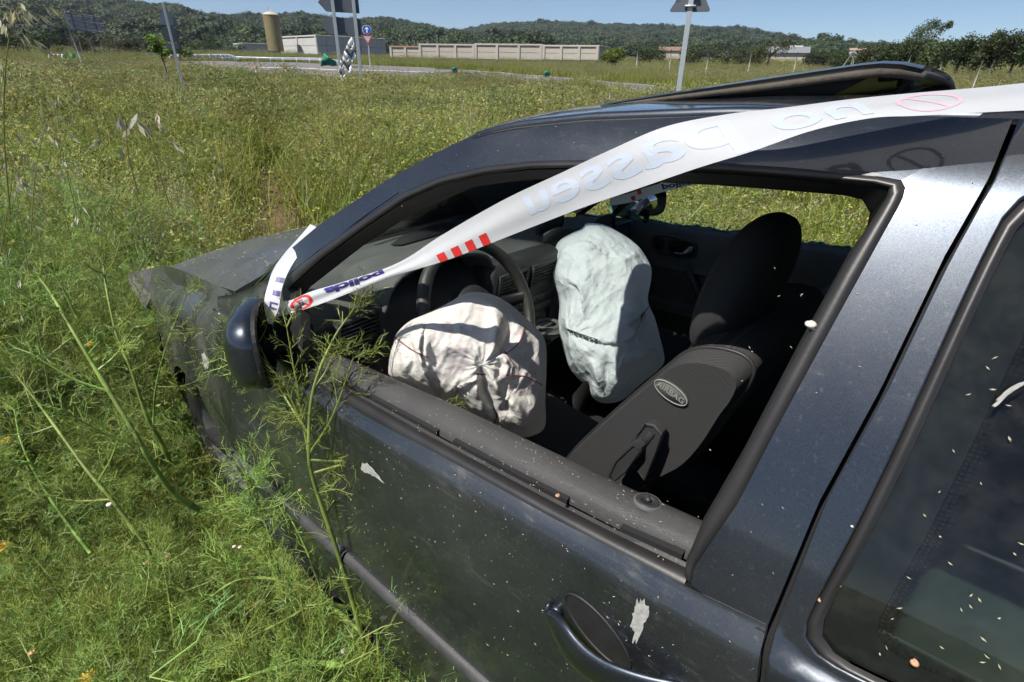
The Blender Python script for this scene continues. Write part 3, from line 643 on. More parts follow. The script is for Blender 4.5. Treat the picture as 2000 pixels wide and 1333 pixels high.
for j in range(29):
    y = lerp(-1, 1, j / 28); xf_ = .14 + .11 * abs(y) ** 2.5; P.append([(xf_ + .10, y * .655, .72 + .055 * (1 - y * y)), (xf_ + .04, y * .665, .68), (xf_ + .03, y * .67, .60), (xf_ - .03, y * .69, .54), (xf_ - .04, y * .70, .36), (xf_ + .03, y * .68, .22)])
b.shell(np.array(P), .01, (1, 0, 0)); b.build('bumper', M['paint_mud'], car)
b = MB(); hd = [cpl(248, 536, 1, -.70), cpl(262, 531, 1, -.70), cpl(297, 578, 1, -.68), cpl(296, 606, 1, -.68), cpl(284, 602, 1, -.70), cpl(258, 566, 1, -.71)]
b.prism(hd, (.0, .06, .0)); b.build('broken_headlamp_trim', simple('scuffed_lamp_trim', (.13, .125, .13), .55, var=.5, nscale=50), car, smooth=False)
# door mirror on the driver's side, folded forwards
mir = empty('door_mirror', parent=car); nrm = Vector((.55, .83, .05)).normalized(); zz = Vector((0, 0, 1)); ll = nrm.cross(zz).normalized(); zz = ll.cross(nrm).normalized(); mc = Vector(cdp(497, 672, 1.10))
def mloc(n_, l_, z_): return tuple(mc + nrm * n_ + ll * l_ + zz * z_)
b = MB(); P = []
for i in range(13):
    f = i / 12; th = f * math.pi / 2; dn = -.062 * math.cos(th) ** .8; sc_ = math.sin(th) ** .75 if f > 0 else .001; row = []
    for j in range(32):
        a_ = 2 * math.pi * j / 32; ca, sa = math.cos(a_), math.sin(a_); e = 2 / 3.4; row.append(mloc(dn + .012, .098 * sc_ * math.copysign(abs(ca) ** e, ca), .083 * sc_ * math.copysign(abs(sa) ** e, sa) * (1 - .10 * ca)))
    P.append(row)
P.append([mloc(.020, *(np.array([.098 * math.copysign(abs(math.cos(a_)) ** .74, math.cos(a_)), .083 * math.copysign(abs(math.sin(a_)) ** .74, math.sin(a_)) * (1 - .1 * math.cos(a_))]) * .95)) for a_ in [2 * math.pi * j / 32 for j in range(32)]])
b.grid(P, closev=True); b.build('mirror_shell', M['paint'], mir, recalc=True)
b = MB(); loop = [mloc(.010, .086 * math.copysign(abs(math.cos(a_)) ** .74, math.cos(a_)), .072 * math.copysign(abs(math.sin(a_)) ** .74, math.sin(a_))) for a_ in [2 * math.pi * j / 32 for j in range(32)]]
b.prism(loop, nrm * -.01); b.build('mirror_glass', simple('side_mirror_glass', (.30, .33, .35), .05, 1.0, var=.05), mir)
b = MB(); lp = [mloc(.019, .094 * math.copysign(abs(math.cos(a_)) ** .74, math.cos(a_)), .079 * math.copysign(abs(math.sin(a_)) ** .74, math.sin(a_))) for a_ in [2 * math.pi * j / 32 for j in range(32)]]; b.tube(lp, .006, 6, closed=True)
b.tube([mloc(.0, -.06, -.04), tuple(on(552, 668, -.004))], [.018, .02], 10); 
b.prism([tuple(on(*q_, -.004)) for q_ in ((515, 570), (552, 552), (585, 600), (592, 668), (585, 735), (540, 700))], (0, .02, 0)); b.build('mirror_foot', M['rubber'], mir, smooth=False)
# far door mirror
mir2 = empty('door_mirror', parent=car); n2 = Vector((.82, -.56, .1)).normalized(); z2 = Vector((0, 0, 1)); l2 = n2.cross(z2).normalized(); z2 = l2.cross(n2); m2 = Vector(cpl(1262, 394, 1, .93))
def rr_(w_, h_, d_, n=28): return [tuple(m2 + n2 * d_ + l2 * (w_ * math.copysign(abs(math.cos(a_)) ** .6, math.cos(a_))) + z2 * (h_ * math.copysign(abs(math.sin(a_)) ** .6, math.sin(a_)))) for a_ in [2 * math.pi * j / n for j in range(n)]]
b = MB(); b.grid([rr_(.095, .062, .01), rr_(.102, .068, .0), rr_(.10, .066, -.03), rr_(.08, .05, -.07), rr_(.03, .02, -.085)], closev=True); b.tube([tuple(m2), (1.50, .80, .96)], .02, 8); b.build('mirror_shell', M['paint'], mir2, recalc=True)
b = MB(); b.prism(rr_(.088, .056, .006), n2 * -.008); b.build('mirror_glass', simple('far_mirror_glass', (.45, .50, .50), .04, 1.0, var=.05), mir2)
# ---------------------------------------------------------------- interior
dash = empty('dashboard', parent=car)
prof = [(1.06, .945), (1.16, .962), (1.28, .968), (1.40, .965), (1.49, .955), (1.535, .940), (1.560, .912), (1.568, .875), (1.575, .80), (1.590, .72), (1.575, .64), (1.50, .52), (1.45, .40)]
b = MB(); P = []
for j in range(61):
    y = lerp(-.745, .745, j / 60); x0 = 1.035 + .60 * y * y; row = []
    for i, (x, z) in enumerate(prof):
        xx = x0 + (x - 1.06) * (1.565 - x0) / .505 if x < 1.5 or i < 6 else x
        ctr = math.exp(-((y + .03) / .17) ** 4); pas = math.exp(-((y - .40) / .25) ** 4)
        if i >= 5: xx += .02 * ctr * (i < 10) - .03 * (1 - ctr) * (i in (7, 8, 9))
        z2 = z + .012 * pas * (3 <= i <= 5) - .010 * (y / .745) ** 2 * (i < 6)
        row.append((xx, y, z2))
    P.append(row)
b.shell(np.array(P), .01, (-.5, 0, -1)); b.build('dash_top', M['plastic_dusty'], dash, sharp=70)
# instrument hood
b = MB(); P = []
arch = [(-.205, -.155), (-.212, -.06), (-.200, .02), (-.160, .066), (-.09, .084), (0, .088), (.09, .084), (.155, .066), (.185, .03), (.192, -.04), (.180, -.12)]
arch = spline(arch, 30)
for i, (x, sc_, up) in enumerate([(1.28, .86, -.085), (1.36, .93, -.035), (1.45, .98, -.005), (1.54, 1.0, .0), (1.600, 1.0, -.003), (1.606, .985, -.008), (1.600, .955, -.012), (1.55, .93, -.016), (1.48, .90, -.02)]):
    row = []
    for (dy, dz) in arch: row.append((x - .05 * max(0, -dz) / .15 * (i in (3, 4, 5, 6)), -.37 + dy * sc_, .945 + dz * sc_ + up * (1 if dz > -.02 else .3)))
    P.append(row)
b.grid(np.array(P)); hood = b.build('instrument_hood', M['plastic_dusty'], dash, recalc=True)
b = MB(); b.prism([(1.50, -.37 + dy * .9, .925 + dz * .88) for dy, dz in arch], (-.02, 0, 0)); b.build('instrument_panel', M['black'], dash)
for dy in (-.085, .085):
    q = MB(); q.lathe([(.0001, 0), (.062, 0), (.066, .006), (.066, -.004)], (1.502, -.37 + dy, .93), 28, rot=Matrix.Rotation(rad(90), 3, 'Y')); q.build('dial', M['plastic'], dash)
# demister slot
b = MB(); sl = [cpl(px, py, 2, .972) for px, py in ((764, 477), (790, 458), (850, 438), (905, 426), (944, 424), (935, 434), (890, 448), (830, 466), (785, 478))]
b.prism(sl, (0, 0, -.004)); b.build('demister_slot', M['black'], dash)
b = MB(); c_ = Vector(cpl(880, 442, 2, .976))
for i in range(5): b.box(c_ + Vector((-.016 + i * .008, .0, .002)), (.0022, .07, .006))
for i in range(3): b.box(c_ + Vector((0, -.03 + i * .03, .002)), (.036, .0022, .006))
b.build('loose_grille', M['plastic'], dash)
def vent(c, wy, hz, nsl, tilt=0.0, rotz=0.0):
    R3 = Matrix.Rotation(rotz, 3, 'Z') @ Matrix.Rotation(tilt, 3, 'Y'); v = empty('air_vent', parent=dash); v.location = c
    b = MB(); t_ = .007
    for s_ in (-1, 1):
        b.box(R3 @ Vector((0, s_ * wy / 2, 0)), (.02, t_, hz + t_), R3, bev=.002); b.box(R3 @ Vector((0, 0, s_ * hz / 2)), (.02, wy + t_, t_), R3, bev=.002)
    b.build('vent_frame', M['plastic'], v); b = MB(); b.box(R3 @ Vector((-.012, 0, 0)), (.004, wy, hz), R3); b.build('vent_back', M['black'], v)
    sb = MB(); sb.box((0, 0, 0), (.014, wy - .006, .0026), R3 @ Matrix.Rotation(rad(-18), 3, 'Y'), bev=.0008); me = sb.mesh('slat', M['plastic_dusty'])
    for i in range(nsl):
        o = bpy.data.objects.new('slat', me); sc.collection.objects.link(o); o.parent = v; o.location = R3 @ Vector((.002, 0, -hz / 2 + hz * (i + .5) / nsl))
    b = MB(); b.box(R3 @ Vector((.010, 0, 0)), (.006, .016, .007), R3, bev=.002); b.build('vent_thumbwheel', M['plastic'], v)
b = MB(); ctr = Matrix.Rotation(rad(-12), 3, 'Y')
b.box((1.555, -.03, .80), (.09, .36, .34), Matrix.Rotation(rad(10), 3, 'Y'), bev=.02); b.build('centre_console_face', M['plastic'], dash, sharp=50)
FX = lambda z: 1.620 + (.80 - z) * -.17 + .0
vent((1.618, -.118, .900), .125, .072, 6, rad(10)); vent((1.618, .040, .900), .125, .072, 6, rad(10)); vent((1.598, -.655, .905), .125, .075, 7, rad(8), rad(6)); vent((1.555, .655, .935), .12, .06, 6, rad(8))
b = MB(); b.lathe([(.0001, .012), (.020, .012), (.024, .0), (.030, -.001), (.031, -.006)], (1.60, -.655, .835), 28, rot=Matrix.Rotation(rad(90), 3, 'Y')); b.box((1.612, -.655, .835), (.006, .006, .03), bev=.002); b.build('light_switch', M['plastic'], dash)
bm_ = MB(); bm_.box((0, 0, 0), (.008, .036, .022), Matrix.Rotation(rad(10), 3, 'Y'), bev=.002); bme = bm_.mesh('switch', M['plastic_dusty'])
for i in range(7):
    o = bpy.data.objects.new('switch', bme); sc.collection.objects.link(o); o.parent = dash; o.location = (1.604, -.158 + i * .0405, .842)
q = MB(); q.prism([(1.609, -.158 + 3 * .0405 - .007, .836), (1.609, -.158 + 3 * .0405 + .007, .836), (1.609, -.158 + 3 * .0405, .849)], (.0012, 0, 0)); q.build('hazard_triangle', M['ink_red'], dash)
b = MB()
for z in (.806, .770): b.box((1.598, -.03, z), (.012, .30, .030), Matrix.Rotation(rad(10), 3, 'Y'), bev=.004)
b.build('radio', M['plastic_dusty'], dash)
b = MB()
for i in range(6): b.lathe([(.0001, .006), (.006, .006), (.007, 0)], (1.600, -.15 + i * .048, .806), 10, rot=Matrix.Rotation(rad(90), 3, 'Y'))
tag(b.build('radio_buttons', M['plastic'], dash), kind='stuff')
# cup holder slid out: flat tray with two open rings
b = MB(); zc2 = .735
b.box((1.62, -.03, zc2 - .010), (.08, .20, .012), bev=.004)
for y_ in (-.085, .025):
    b.tube([(1.66 + .040 * math.cos(a_), y_ + .042 * math.sin(a_), zc2) for a_ in np.linspace(0, 2 * math.pi, 17)[:-1]], .006, 6, closed=True, sx=1.6)
b.box((1.70, -.03, zc2), (.014, .21, .012), bev=.004); b.box((1.655, -.03, zc2), (.09, .014, .012), bev=.004); b.box((1.665, .035, zc2 - .035), (.08, .09, .006), bev=.002); b.build('cup_holder', M['plastic_dusty'], dash)
b = MB(); b.box((1.60, -.03, .60), (.10, .20, .20), Matrix.Rotation(rad(14), 3, 'Y'), bev=.02); b.build('lower_console', M['plastic'], dash)
b = MB(); b.box((1.625, .098, .66), (.01, .006, .10)); b.box((1.65, -.03, .665), (.04, .17, .006)); b.build('console_trim', M['chrome'], dash)
# passenger airbag flap and torn pad on the dash
b = MB(); P = []
for i in range(9):
    u = i / 8; row = []
    for j in range(14): 
        v = j / 13; p = Vector(cpl(lerp(1060, 1200, v), lerp(478, 440, v) - 20 * u, 0, 1.50 + .05 * u)); p.z += .012 * math.sin(v * 9) * u; row.append(tuple(p))
    P.append(row)
b.shell(np.array(P), .006, (0, 0, -1)); b.build('airbag_flap', M['plastic_dusty'], dash)
b = MB()
for i in range(14):
    p = Vector(cpl(1052 + i * 3.4, 455 - i * 1.9, 0, 1.46)); b.ball(p, (.012, .010, .030), 8, 6)
tag(b.build('pleated_bellows', M['rubber'], dash), kind='stuff')
# steering wheel
sw = empty('steering_wheel', parent=car); C3 = Vector((1.72, -.36, .90)); tl = rad(25); e1 = Vector((0, 1, 0)); e2 = Vector((-math.sin(tl), 0, math.cos(tl))); e3 = Vector((math.cos(tl), 0, math.sin(tl)))
def swp(a_, r_, d=0): return tuple(C3 + (e1 * math.cos(a_) + e2 * math.sin(a_)) * r_ + e3 * d)
b = MB(); A_ = np.linspace(0, 2 * math.pi, 65)[:-1]; b.tube([swp(a_, .186) for a_ in A_], [.0155 + .002 * math.exp(-((math.sin(a_) - .5) / .2) ** 2) for a_ in A_], 12, closed=True)
rim = b.build('rim', simple('worn_leather_rim', (.045, .042, .038), .45, var=.5, nscale=30, bmp=.6, bscale=300, bdist=.001), sw)
b = MB()
for s_ in (0, 1):
    for q_ in range(60):
        a_ = (.15 + q_ * .012) if s_ == 0 else (math.pi - .15 - q_ * .012); p0 = Vector(swp(a_, .1715)); p1 = Vector(swp(a_ + .006, .1755, .012)); b.tube([p0 + e3 * .002, p1], .0009, 4)
tag(b.build('rim_stitching', M['plastic_dusty'], rim), kind='stuff')
b = MB()
for a0 in (0, math.pi, rad(250), rad(290)): b.tube([swp(a0, .05, -.03), swp(a0, .12, -.02), swp(a0, .18, 0)], [.03, .022, .016], 8, sx=.5)
b.build('spoke', M['rubber'], sw)
b = MB(); b.lathe([(.0001, 0), (.07, -.005), (.085, -.03), (.07, -.06), (.0001, -.07)], C3, 24, rot=Matrix((e1, e2, e3)).transposed()); b.build('boss', M['plastic'], sw)
# airbags: cloth skins with a face full of folds and a closed back
def airbag(outline, cpx, depth, thick, folds, n=150, k=64, sag=0.0, seed=1, dslope=(0, 0), knots=()):
    """outline and folds are traced; folds = (points, width px, height m); the bag gets a front and a back"""
    ol = resample(np.vstack([spline(outline + [outline[0]], 240)]), n + 1)[:-1]; c = np.array(cpx, float)
    X = np.zeros((k, n, 2)); 
    for i in range(k):
        f = (i / (k - 1)) ** .8; X[i] = c + (ol - c) * f
    F_ = np.linspace(0, 1, k)[:, None] ** .8; H = thick * np.sqrt(np.clip(1 - F_ ** 3.2, 0, 1)) * np.ones((1, n))
    for pts, w_, h_ in folds:
        pts = spline(pts, 24) if len(pts) > 2 else resample(pts, 16); D = np.full((k, n), 1e9); T = np.zeros((k, n)); side = np.zeros((k, n))
        for q_ in range(len(pts) - 1):
            a_, b_ = pts[q_], pts[q_ + 1]; ab = b_ - a_; t_ = np.clip(((X - a_) @ ab) / (ab @ ab), 0, 1); dd = X - (a_ + t_[..., None] * ab); d_ = np.linalg.norm(dd, axis=2)
            m_ = d_ < D; D[m_] = d_[m_]; T[m_] = ((q_ + t_) / (len(pts) - 1))[m_]; side[m_] = np.sign(ab[0] * dd[..., 1] - ab[1] * dd[..., 0])[m_]
        if isinstance(w_, tuple):     # overlap step: one side stands proud of the other
            prof_ = np.where(side * w_[1] > 0, np.exp(-D / w_[0]), 0)
        else: prof_ = 1 / (1 + (D / w_) ** 2) - .12
        prof_ = np.clip(prof_, 0, 1); H = H + .78 * h_ * prof_ * np.sin(np.pi * np.clip(T * .92 + .04, 0, 1)) ** .5 * np.clip((1 - F_) * 6, 0, 1)
    for i in range(k):
        for j in range(0, n):
            p = X[i, j]; edge = min(1, (1 - i / (k - 1)) * 5); add = .004 * noise.noise(Vector((p[0] * .012, p[1] * .012, seed))) * 2
            for (kx_, ky_, amp, rad_, fr_) in knots:                # folds that run together at a knot
                dx_, dy_ = p[0] - kx_, p[1] - ky_; r_k = math.hypot(dx_, dy_) + 3; th_ = math.atan2(dy_, dx_); q_ = noise.noise(Vector((math.cos(th_) * fr_, math.sin(th_) * fr_, r_k * .007 + seed))); q2 = noise.noise(Vector((math.cos(th_) * fr_ * 2.3, math.sin(th_) * fr_ * 2.3, r_k * .012 + seed + 7)))
                wgt = math.exp(-(r_k / rad_) ** 2) * min(1, r_k / 22); add += amp * wgt * ((1 - abs(q_) * 3.2) * .75 + (1 - abs(q2) * 3.2) * .35)
            rd = noise.noise(Vector((p[0] * .05 + .02 * p[1], p[1] * .018, seed + 3))); add += .0022 * (1 - abs(rd) * 3)
            H[i, j] += add * edge
    fr = np.zeros((k, n, 3)); bk = np.zeros((k, n, 3))
    for i in range(k):
        for j in range(n):
            p = X[i, j]; dp = depth + dslope[0] * (p[0] - c[0]) + dslope[1] * (p[1] - c[1])
            fr[i, j] = cdp(p[0], p[1], dp - H[i, j]); bk[i, j] = cdp(p[0], p[1], dp + thick * .8 * math.sqrt(max(0, 1 - (i / (k - 1)) ** 2)))
    b = MB(); b.grid(fr, closev=True); b.grid(bk[::4, :], closev=True, flip=True); 
    def surf(px, py):
        d_ = np.hypot(X[..., 0] - px, X[..., 1] - py); i, j = np.unravel_index(d_.argmin(), d_.shape); dp = depth + dslope[0] * (px - c[0]) + dslope[1] * (py - c[1]); return cdp(px, py, dp - H[i, j] - .0015)
    return b, surf
cA = lambda L_: [(700 + x * .4126, 550 + y * .4126) for x, y in L_]
oa = cA([(145, 370), (150, 450), (250, 500), (370, 555), (430, 570), (520, 620), (640, 680), (760, 735), (840, 725), (885, 680), (885, 560), (890, 430), (888, 300), (860, 240), (800, 180), (720, 110), (640, 65), (560, 50), (500, 60), (430, 100), (330, 150), (240, 190), (180, 250), (160, 310)])
fa = [(cA([(305, 235), (290, 300), (310, 420), (345, 480), (375, 520)]), (16, 1), .045), (cA([(318, 250), (318, 330), (330, 430)]), 7, .030), (cA([(400, 130), (500, 260), (580, 390)]), 26, .022),
      (cA([(640, 80), (655, 200), (640, 300), (590, 400)]), 12, .038), (cA([(680, 90), (710, 180), (700, 270), (650, 370)]), 8, -.028), (cA([(570, 400), (585, 440), (600, 520), (640, 600), (650, 670)]), 9, -.040), (cA([(540, 380), (560, 430), (560, 520), (590, 590)]), 8, .032),
      (cA([(610, 400), (640, 470), (680, 540), (760, 620), (790, 720)]), 9, .040), (cA([(700, 460), (700, 380), (660, 360), (640, 420)]), 8, .030), (cA([(700, 470), (690, 560), (740, 640)]), 7, -.026), (cA([(400, 545), (480, 500), (560, 470)]), (14, -1), .035),
      (cA([(440, 560), (470, 500), (510, 480)]), 7, -.02), (cA([(710, 440), (800, 460), (880, 500)]), 12, .018), (cA([(780, 220), (765, 290), (700, 345)]), 9, .018), (cA([(250, 250), (260, 330), (270, 420)]), 8, -.018), (cA([(170, 300), (220, 400), (230, 490)]), 9, .016),
      (cA([(590, 390), (480, 330), (350, 300)]), 16, .014), (cA([(720, 350), (800, 350), (860, 330)]), 14, -.014), (cA([(820, 470), (840, 600), (820, 700)]), 14, .018), (cA([(440, 90), (420, 160), (450, 240)]), 12, -.014)]
b, sf = airbag(oa, cA([(560, 400)])[0], 1.235, .095, fa, seed=3, dslope=(.00025, .0002), knots=[(943, 712, .006, 85, 1.4), (1000, 770, .009, 60, 1.3), (815, 700, .006, 60, 1.1)]); dab = b.build('driver_airbag', M['airbag_white'], car, recalc=False)
tag(dab, 'deflated cream driver airbag with reddish stitching and stains')
stc = simple('stitch_thread', (.20, .05, .07), .8, var=.4)
for pts in ([(170, 262), (250, 322), (330, 362)], [(788, 215), (760, 290), (700, 342)], [(700, 445), (790, 450), (872, 492)], [(562, 436), (580, 442), (600, 438)], [(435, 560), (440, 590), (438, 600)], [(640, 600), (655, 640), (635, 680)], [(690, 330), (720, 370), (740, 400)]):
    b = MB(); b.tube([sf(*p) for p in spline(cA(pts), 26)], .0013, 5); b.build('airbag_seam', stc, dab)
cB = lambda L_: [(1000 + x * .45, 300 + y * .45) for x, y in L_]
ob = cB([(180, 440), (200, 385), (250, 350), (305, 325), (325, 303), (400, 310), (470, 345), (540, 395), (575, 440), (605, 500), (602, 560), (590, 640), (620, 715), (640, 790), (662, 890), (640, 935), (560, 1000), (480, 1070), (400, 1085), (350, 1060), (330, 1010), (290, 980), (250, 930), (225, 860), (212, 800), (200, 760), (205, 650), (190, 580), (172, 520)])
fb = [(cB([(235, 775), (300, 795), (400, 820), (500, 820), (560, 740), (590, 650)]), (38, -1), .026), (cB([(190, 440), (240, 395), (330, 385), (400, 440), (470, 460), (560, 410)]), (22, 1), .042), (cB([(440, 400), (420, 440), (460, 470)]), 14, -.03), (cB([(220, 540), (290, 590), (310, 700)]), (12, -1), .034),
      (cB([(250, 500), (310, 470), (330, 560)]), 12, .02), (cB([(250, 830), (340, 850), (450, 890), (440, 950)]), 14, .028), (cB([(430, 900), (410, 990), (420, 1060)]), 10, -.028), (cB([(560, 850), (480, 930), (440, 1050)]), 16, .032), (cB([(600, 800), (540, 850), (470, 880)]), 12, -.022),
      (cB([(330, 900), (370, 960), (380, 1050)]), 10, .022), (cB([(300, 330), (330, 380), (440, 420)]), 12, .018), (cB([(480, 350), (500, 420), (600, 500)]), 10, -.016), (cB([(230, 700), (240, 770), (260, 900)]), 10, .024)]
b, sg = airbag(ob, cB([(400, 640)])[0], 1.80, .155, fb, seed=9, dslope=(-.0002, -.0004), knots=[(1110, 655, .014, 70, 2.2), (1265, 610, .014, 60, 2.2), (1185, 780, .020, 90, 2.4), (1180, 470, .008, 60, 1.6)]); pab = b.build('passenger_airbag', M['airbag_shade_tint'], car)
tag(pab, 'slack white passenger airbag hanging over the glovebox')
for o_ in (0, 6, 12):
    b = MB(); b.tube([sg(*p) for p in spline(cB([(235 + o_, 760 + o_), (300, 785 + o_), (370, 808 + o_)]), 20)], .0013, 5); b.build('airbag_seam', M['rubber'], pab)
    b = MB(); b.tube([sg(*p) for p in spline(cB([(600 - o_, 660 + o_), (575 - o_, 690 + o_), (560, 715 + o_)]), 12)], .0013, 5); b.build('airbag_seam', M['rubber'], pab)
# gear lever and tunnel
gl2 = empty('gear_lever', parent=car)
K0 = Vector((1.885, .0, .650)); b = MB(); b.ball(K0, (.024, .024, .026), 18, 12); b.build('gear_knob', M['plastic'], gl2)
b = MB(); b.tube([(1.79, .005, .46), (1.835, .0, .55), tuple(K0 - Vector((.004, 0, .012)))], [.034, .021, .017], 12); b.build('gear_gaiter', M['rubber'], gl2)
b = MB(); b.tube([tuple(K0 + Vector((.016 * math.cos(a_), .016 * math.sin(a_), .020))) for a_ in np.linspace(0, 2 * math.pi, 17)[:-1]], .0014, 5, closed=True); b.build('knob_ring', M['chrome'], gl2)
b = MB(); b.box((1.95, 0, .40), (.75, .19, .10), bev=.03); b.box((1.74, 0, .455), (.16, .13, .02), Matrix.Rotation(rad(8), 3, 'Y'), bev=.008); b.build('tunnel', M['plastic'], car, sharp=60)
b = MB(); b.box((1.70, -.05, .475), (.03, .05, .006), Matrix.Rotation(rad(8), 3, 'Y'), bev=.002); b.build('ashtray_lid', M['chrome'], car)
b = MB(); b.box((2.4, 0, .27), (2.9, 1.5, .04)); b.build('floor', simple('dark_carpet', (.012, .012, .012), .95, bmp=.5, bscale=300), car)
for s_ in (-1, 1):
    b = MB(); P = [[(x, s_ * .74, z) for z in (.28, .5, .7, .90)] for x in np.linspace(2.55, 3.7, 8)]; b.shell(np.array(P), .02, (0, s_, 0)); b.build('side_trim', M['plastic'], car)
# seats
def seat(yc, base, axis_top, driver, side=1):
    s_ = empty('seat', parent=car); hx = .245
    P = []; poly = spline(base + [base[0]], 60)[:-1]; ctr_ = poly.mean(axis=0)
    for v in np.linspace(-1, 1, 15):
        f = 1 - .5 * max(0, (abs(v) - .90) / .10) ** 2 * .16; dip = .022 * (1 - v * v)
        P.append([(lerp(ctr_[0], p[0], f), yc + hx * v, lerp(ctr_[1], p[1], f)) for p in poly])
    P = np.array(P); b = MB(); b.grid(P, closev=True); b.f.append(tuple(range(len(poly)))); b.mi.append(0); b.f.append(tuple(range(len(b.v) - len(poly), len(b.v)))[::-1]); b.mi.append(0)
    bk = b.build('backrest', M['fabric'], s_, recalc=True, sharp=60)
    for e in (1, -2):
        b = MB(); b.tube([tuple(p) for p in P[e]], .0035, 6, closed=True); b.build('piping', M['rubber'], bk)
    b = MB(); b.box((base[0][0] - .19, yc, .52), (.50, .48, .16), Matrix.Rotation(rad(8), 3, 'Y'), bev=.05); b.build('seat_cushion', M['fabric'], s_, sharp=60)
    return s_
SP = [(2.10, .66), (2.158, .785), (2.235, .91), (2.321, 1.036), (2.350, 1.072), (2.385, 1.088), (2.425, 1.090), (2.445, 1.075), (2.443, 1.045), (2.431, 1.010), (2.412, .945), (2.385, .885), (2.330, .812), (2.28, .70), (2.22, .58), (2.08, .58)]
ds = seat(-.355, SP, None, True); tag(ds, 'ribbed black driver seat with oval badge and belt guide on its side')
hr = MB(); hc3 = Vector((2.352, -.345, 1.128)); Rh = Matrix.Rotation(rad(12), 3, 'Y'); P = []
for i in range(17):
    th = math.pi * i / 16; row = []
    for j in range(32):
        a_ = 2 * math.pi * j / 32; sz = math.cos(th); w_ = .158 * (math.sin(th) ** .60) * (1 - .16 * max(0, sz)); d_ = .052 * (math.sin(th) ** .7)
        p = Vector((d_ * math.copysign(abs(math.cos(a_)) ** .8, math.cos(a_)), w_ * math.copysign(abs(math.sin(a_)) ** .8, math.sin(a_)), .128 * math.copysign(abs(sz) ** .9, sz))); row.append(tuple(hc3 + Rh @ p))
    P.append(row)
hr.grid(P, closev=True); hr.build('headrest', M['fabric'], ds, recalc=True)
b = MB(); 
for dy in (-.06, .06): b.tube([(2.345, -.345 + dy, .98), (2.350, -.345 + dy, 1.05)], .006, 8)
b.box((2.335, -.345, 1.01), (.07, .20, .05), Rh, bev=.02); b.build('headrest_base', M['rubber'], ds)
b = MB(); bx = Vector(cpl(1310, 767, 1, -.6035)); ax = Vector(cpl(1343, 790, 1, -.6035)) - Vector(cpl(1280, 745, 1, -.6035)); au = ax.normalized(); av = Vector((0, 1, 0)).cross(au).normalized() * -1
if av.z < 0: av = -av
lw = .5 * (Vector(cpl(1347, 794, 1, -.6035)) - Vector(cpl(1275, 742, 1, -.6035))).length
b.prism([tuple(bx + au * lw * .88 * math.cos(a_) + av * .0145 * math.sin(a_)) for a_ in np.linspace(0, 2 * math.pi, 33)[:-1]], (0, .0035, 0)); bdg = b.build('airbag_badge', simple('grey_woven_badge', (.075, .080, .070), .8, var=.4, nscale=200, bmp=.4, bscale=900, bdist=.0005), ds)
b = MB(); b.tube([tuple(bx + au * (lw * .88 - .001) * math.cos(a_) + av * .0135 * math.sin(a_) + Vector((0, -.0008, 0))) for a_ in np.linspace(0, 2 * math.pi, 41)[:-1]], .0011, 5, closed=True)
vs, fs_ = text_mesh('AIRBAG', .0135, .0002); b.add([tuple(bx + au * v[0] * 1.05 + av * v[1] + Vector((0, -.0012, 0))) for v in vs], fs_); b.build('badge_lettering', simple('badge_thread', (.20, .20, .185), .8), bdg)
# belt guide: slotted frame and its swing arm
def plate(corners, hole, y0, th):
    o1 = [Vector(cpl(px, py, 1, y0)) for px, py in corners]; return o1
gp = [Vector(cpl(*q_, 1, -.632)) for q_ in ((1263, 829), (1277, 832), (1291, 848), (1280, 880), (1258, 936), (1240, 915), (1222, 882), (1240, 858))]
b = MB(); b.prism([tuple(p) for p in gp], (0, .022, 0)); b.tube(gp, .0028, 6, closed=True); gd = b.build('belt_guide', M['plastic'], ds, recalc=True, sharp=50)
b = MB(); b.prism([tuple(cpl(*q_, 1, -.6345)) for q_ in ((1266, 842), (1278, 850), (1252, 884), (1240, 876))], (0, .002, 0)); b.build('guide_slot', M['black'], gd)
b = MB(); b.prism([tuple(cpl(*q_, 1, -.650)) for q_ in ((1234, 866), (1243, 866), (1252, 876), (1250, 888), (1222, 922), (1206, 938), (1196, 941), (1187, 934), (1187, 922), (1200, 900))], (0, .018, 0)); b.tube([cpl(*q_, 1, -.650) for q_ in ((1236, 869), (1249, 880), (1222, 919), (1200, 937), (1190, 928), (1203, 900))], .0032, 6, closed=True); b.build('belt_guide_arm', M['plastic'], ds, recalc=True, sharp=50)
SPp = [(x + .06, z - .08) for x, z in SP]
ps = seat(.36, SPp, None, False); tag(ps, 'passenger seat lying back in the dark behind the driver headrest')
b = MB(); b.box((2.50, .36, .99), (.09, .25, .18), Matrix.Rotation(rad(40), 3, 'Y'), bev=.05); b.build('headrest', M['fabric'], ps)
rs_ = empty('rear_bench', parent=car)
b = MB(); b.box((3.20, 0, .75), (.16, 1.30, .56), Matrix.Rotation(rad(22), 3, 'Y'), bev=.05); b.build('backrest', simple('bench_cloth_reflection_tint', (.20, .24, .215), .9), rs_)  # cloth lightened grey-green to imitate the band reflected in the side glass
b = MB(); b.box((2.92, 0, .47), (.48, 1.30, .16), bev=.05); b.build('seat_cushion', simple('grey_bench_cloth', (.07, .08, .075), .9), rs_)
b = MB(); b.box((3.50, 0, .93), (.50, 1.25, .02)); b.build('parcel_shelf', M['plastic_dusty'], car)
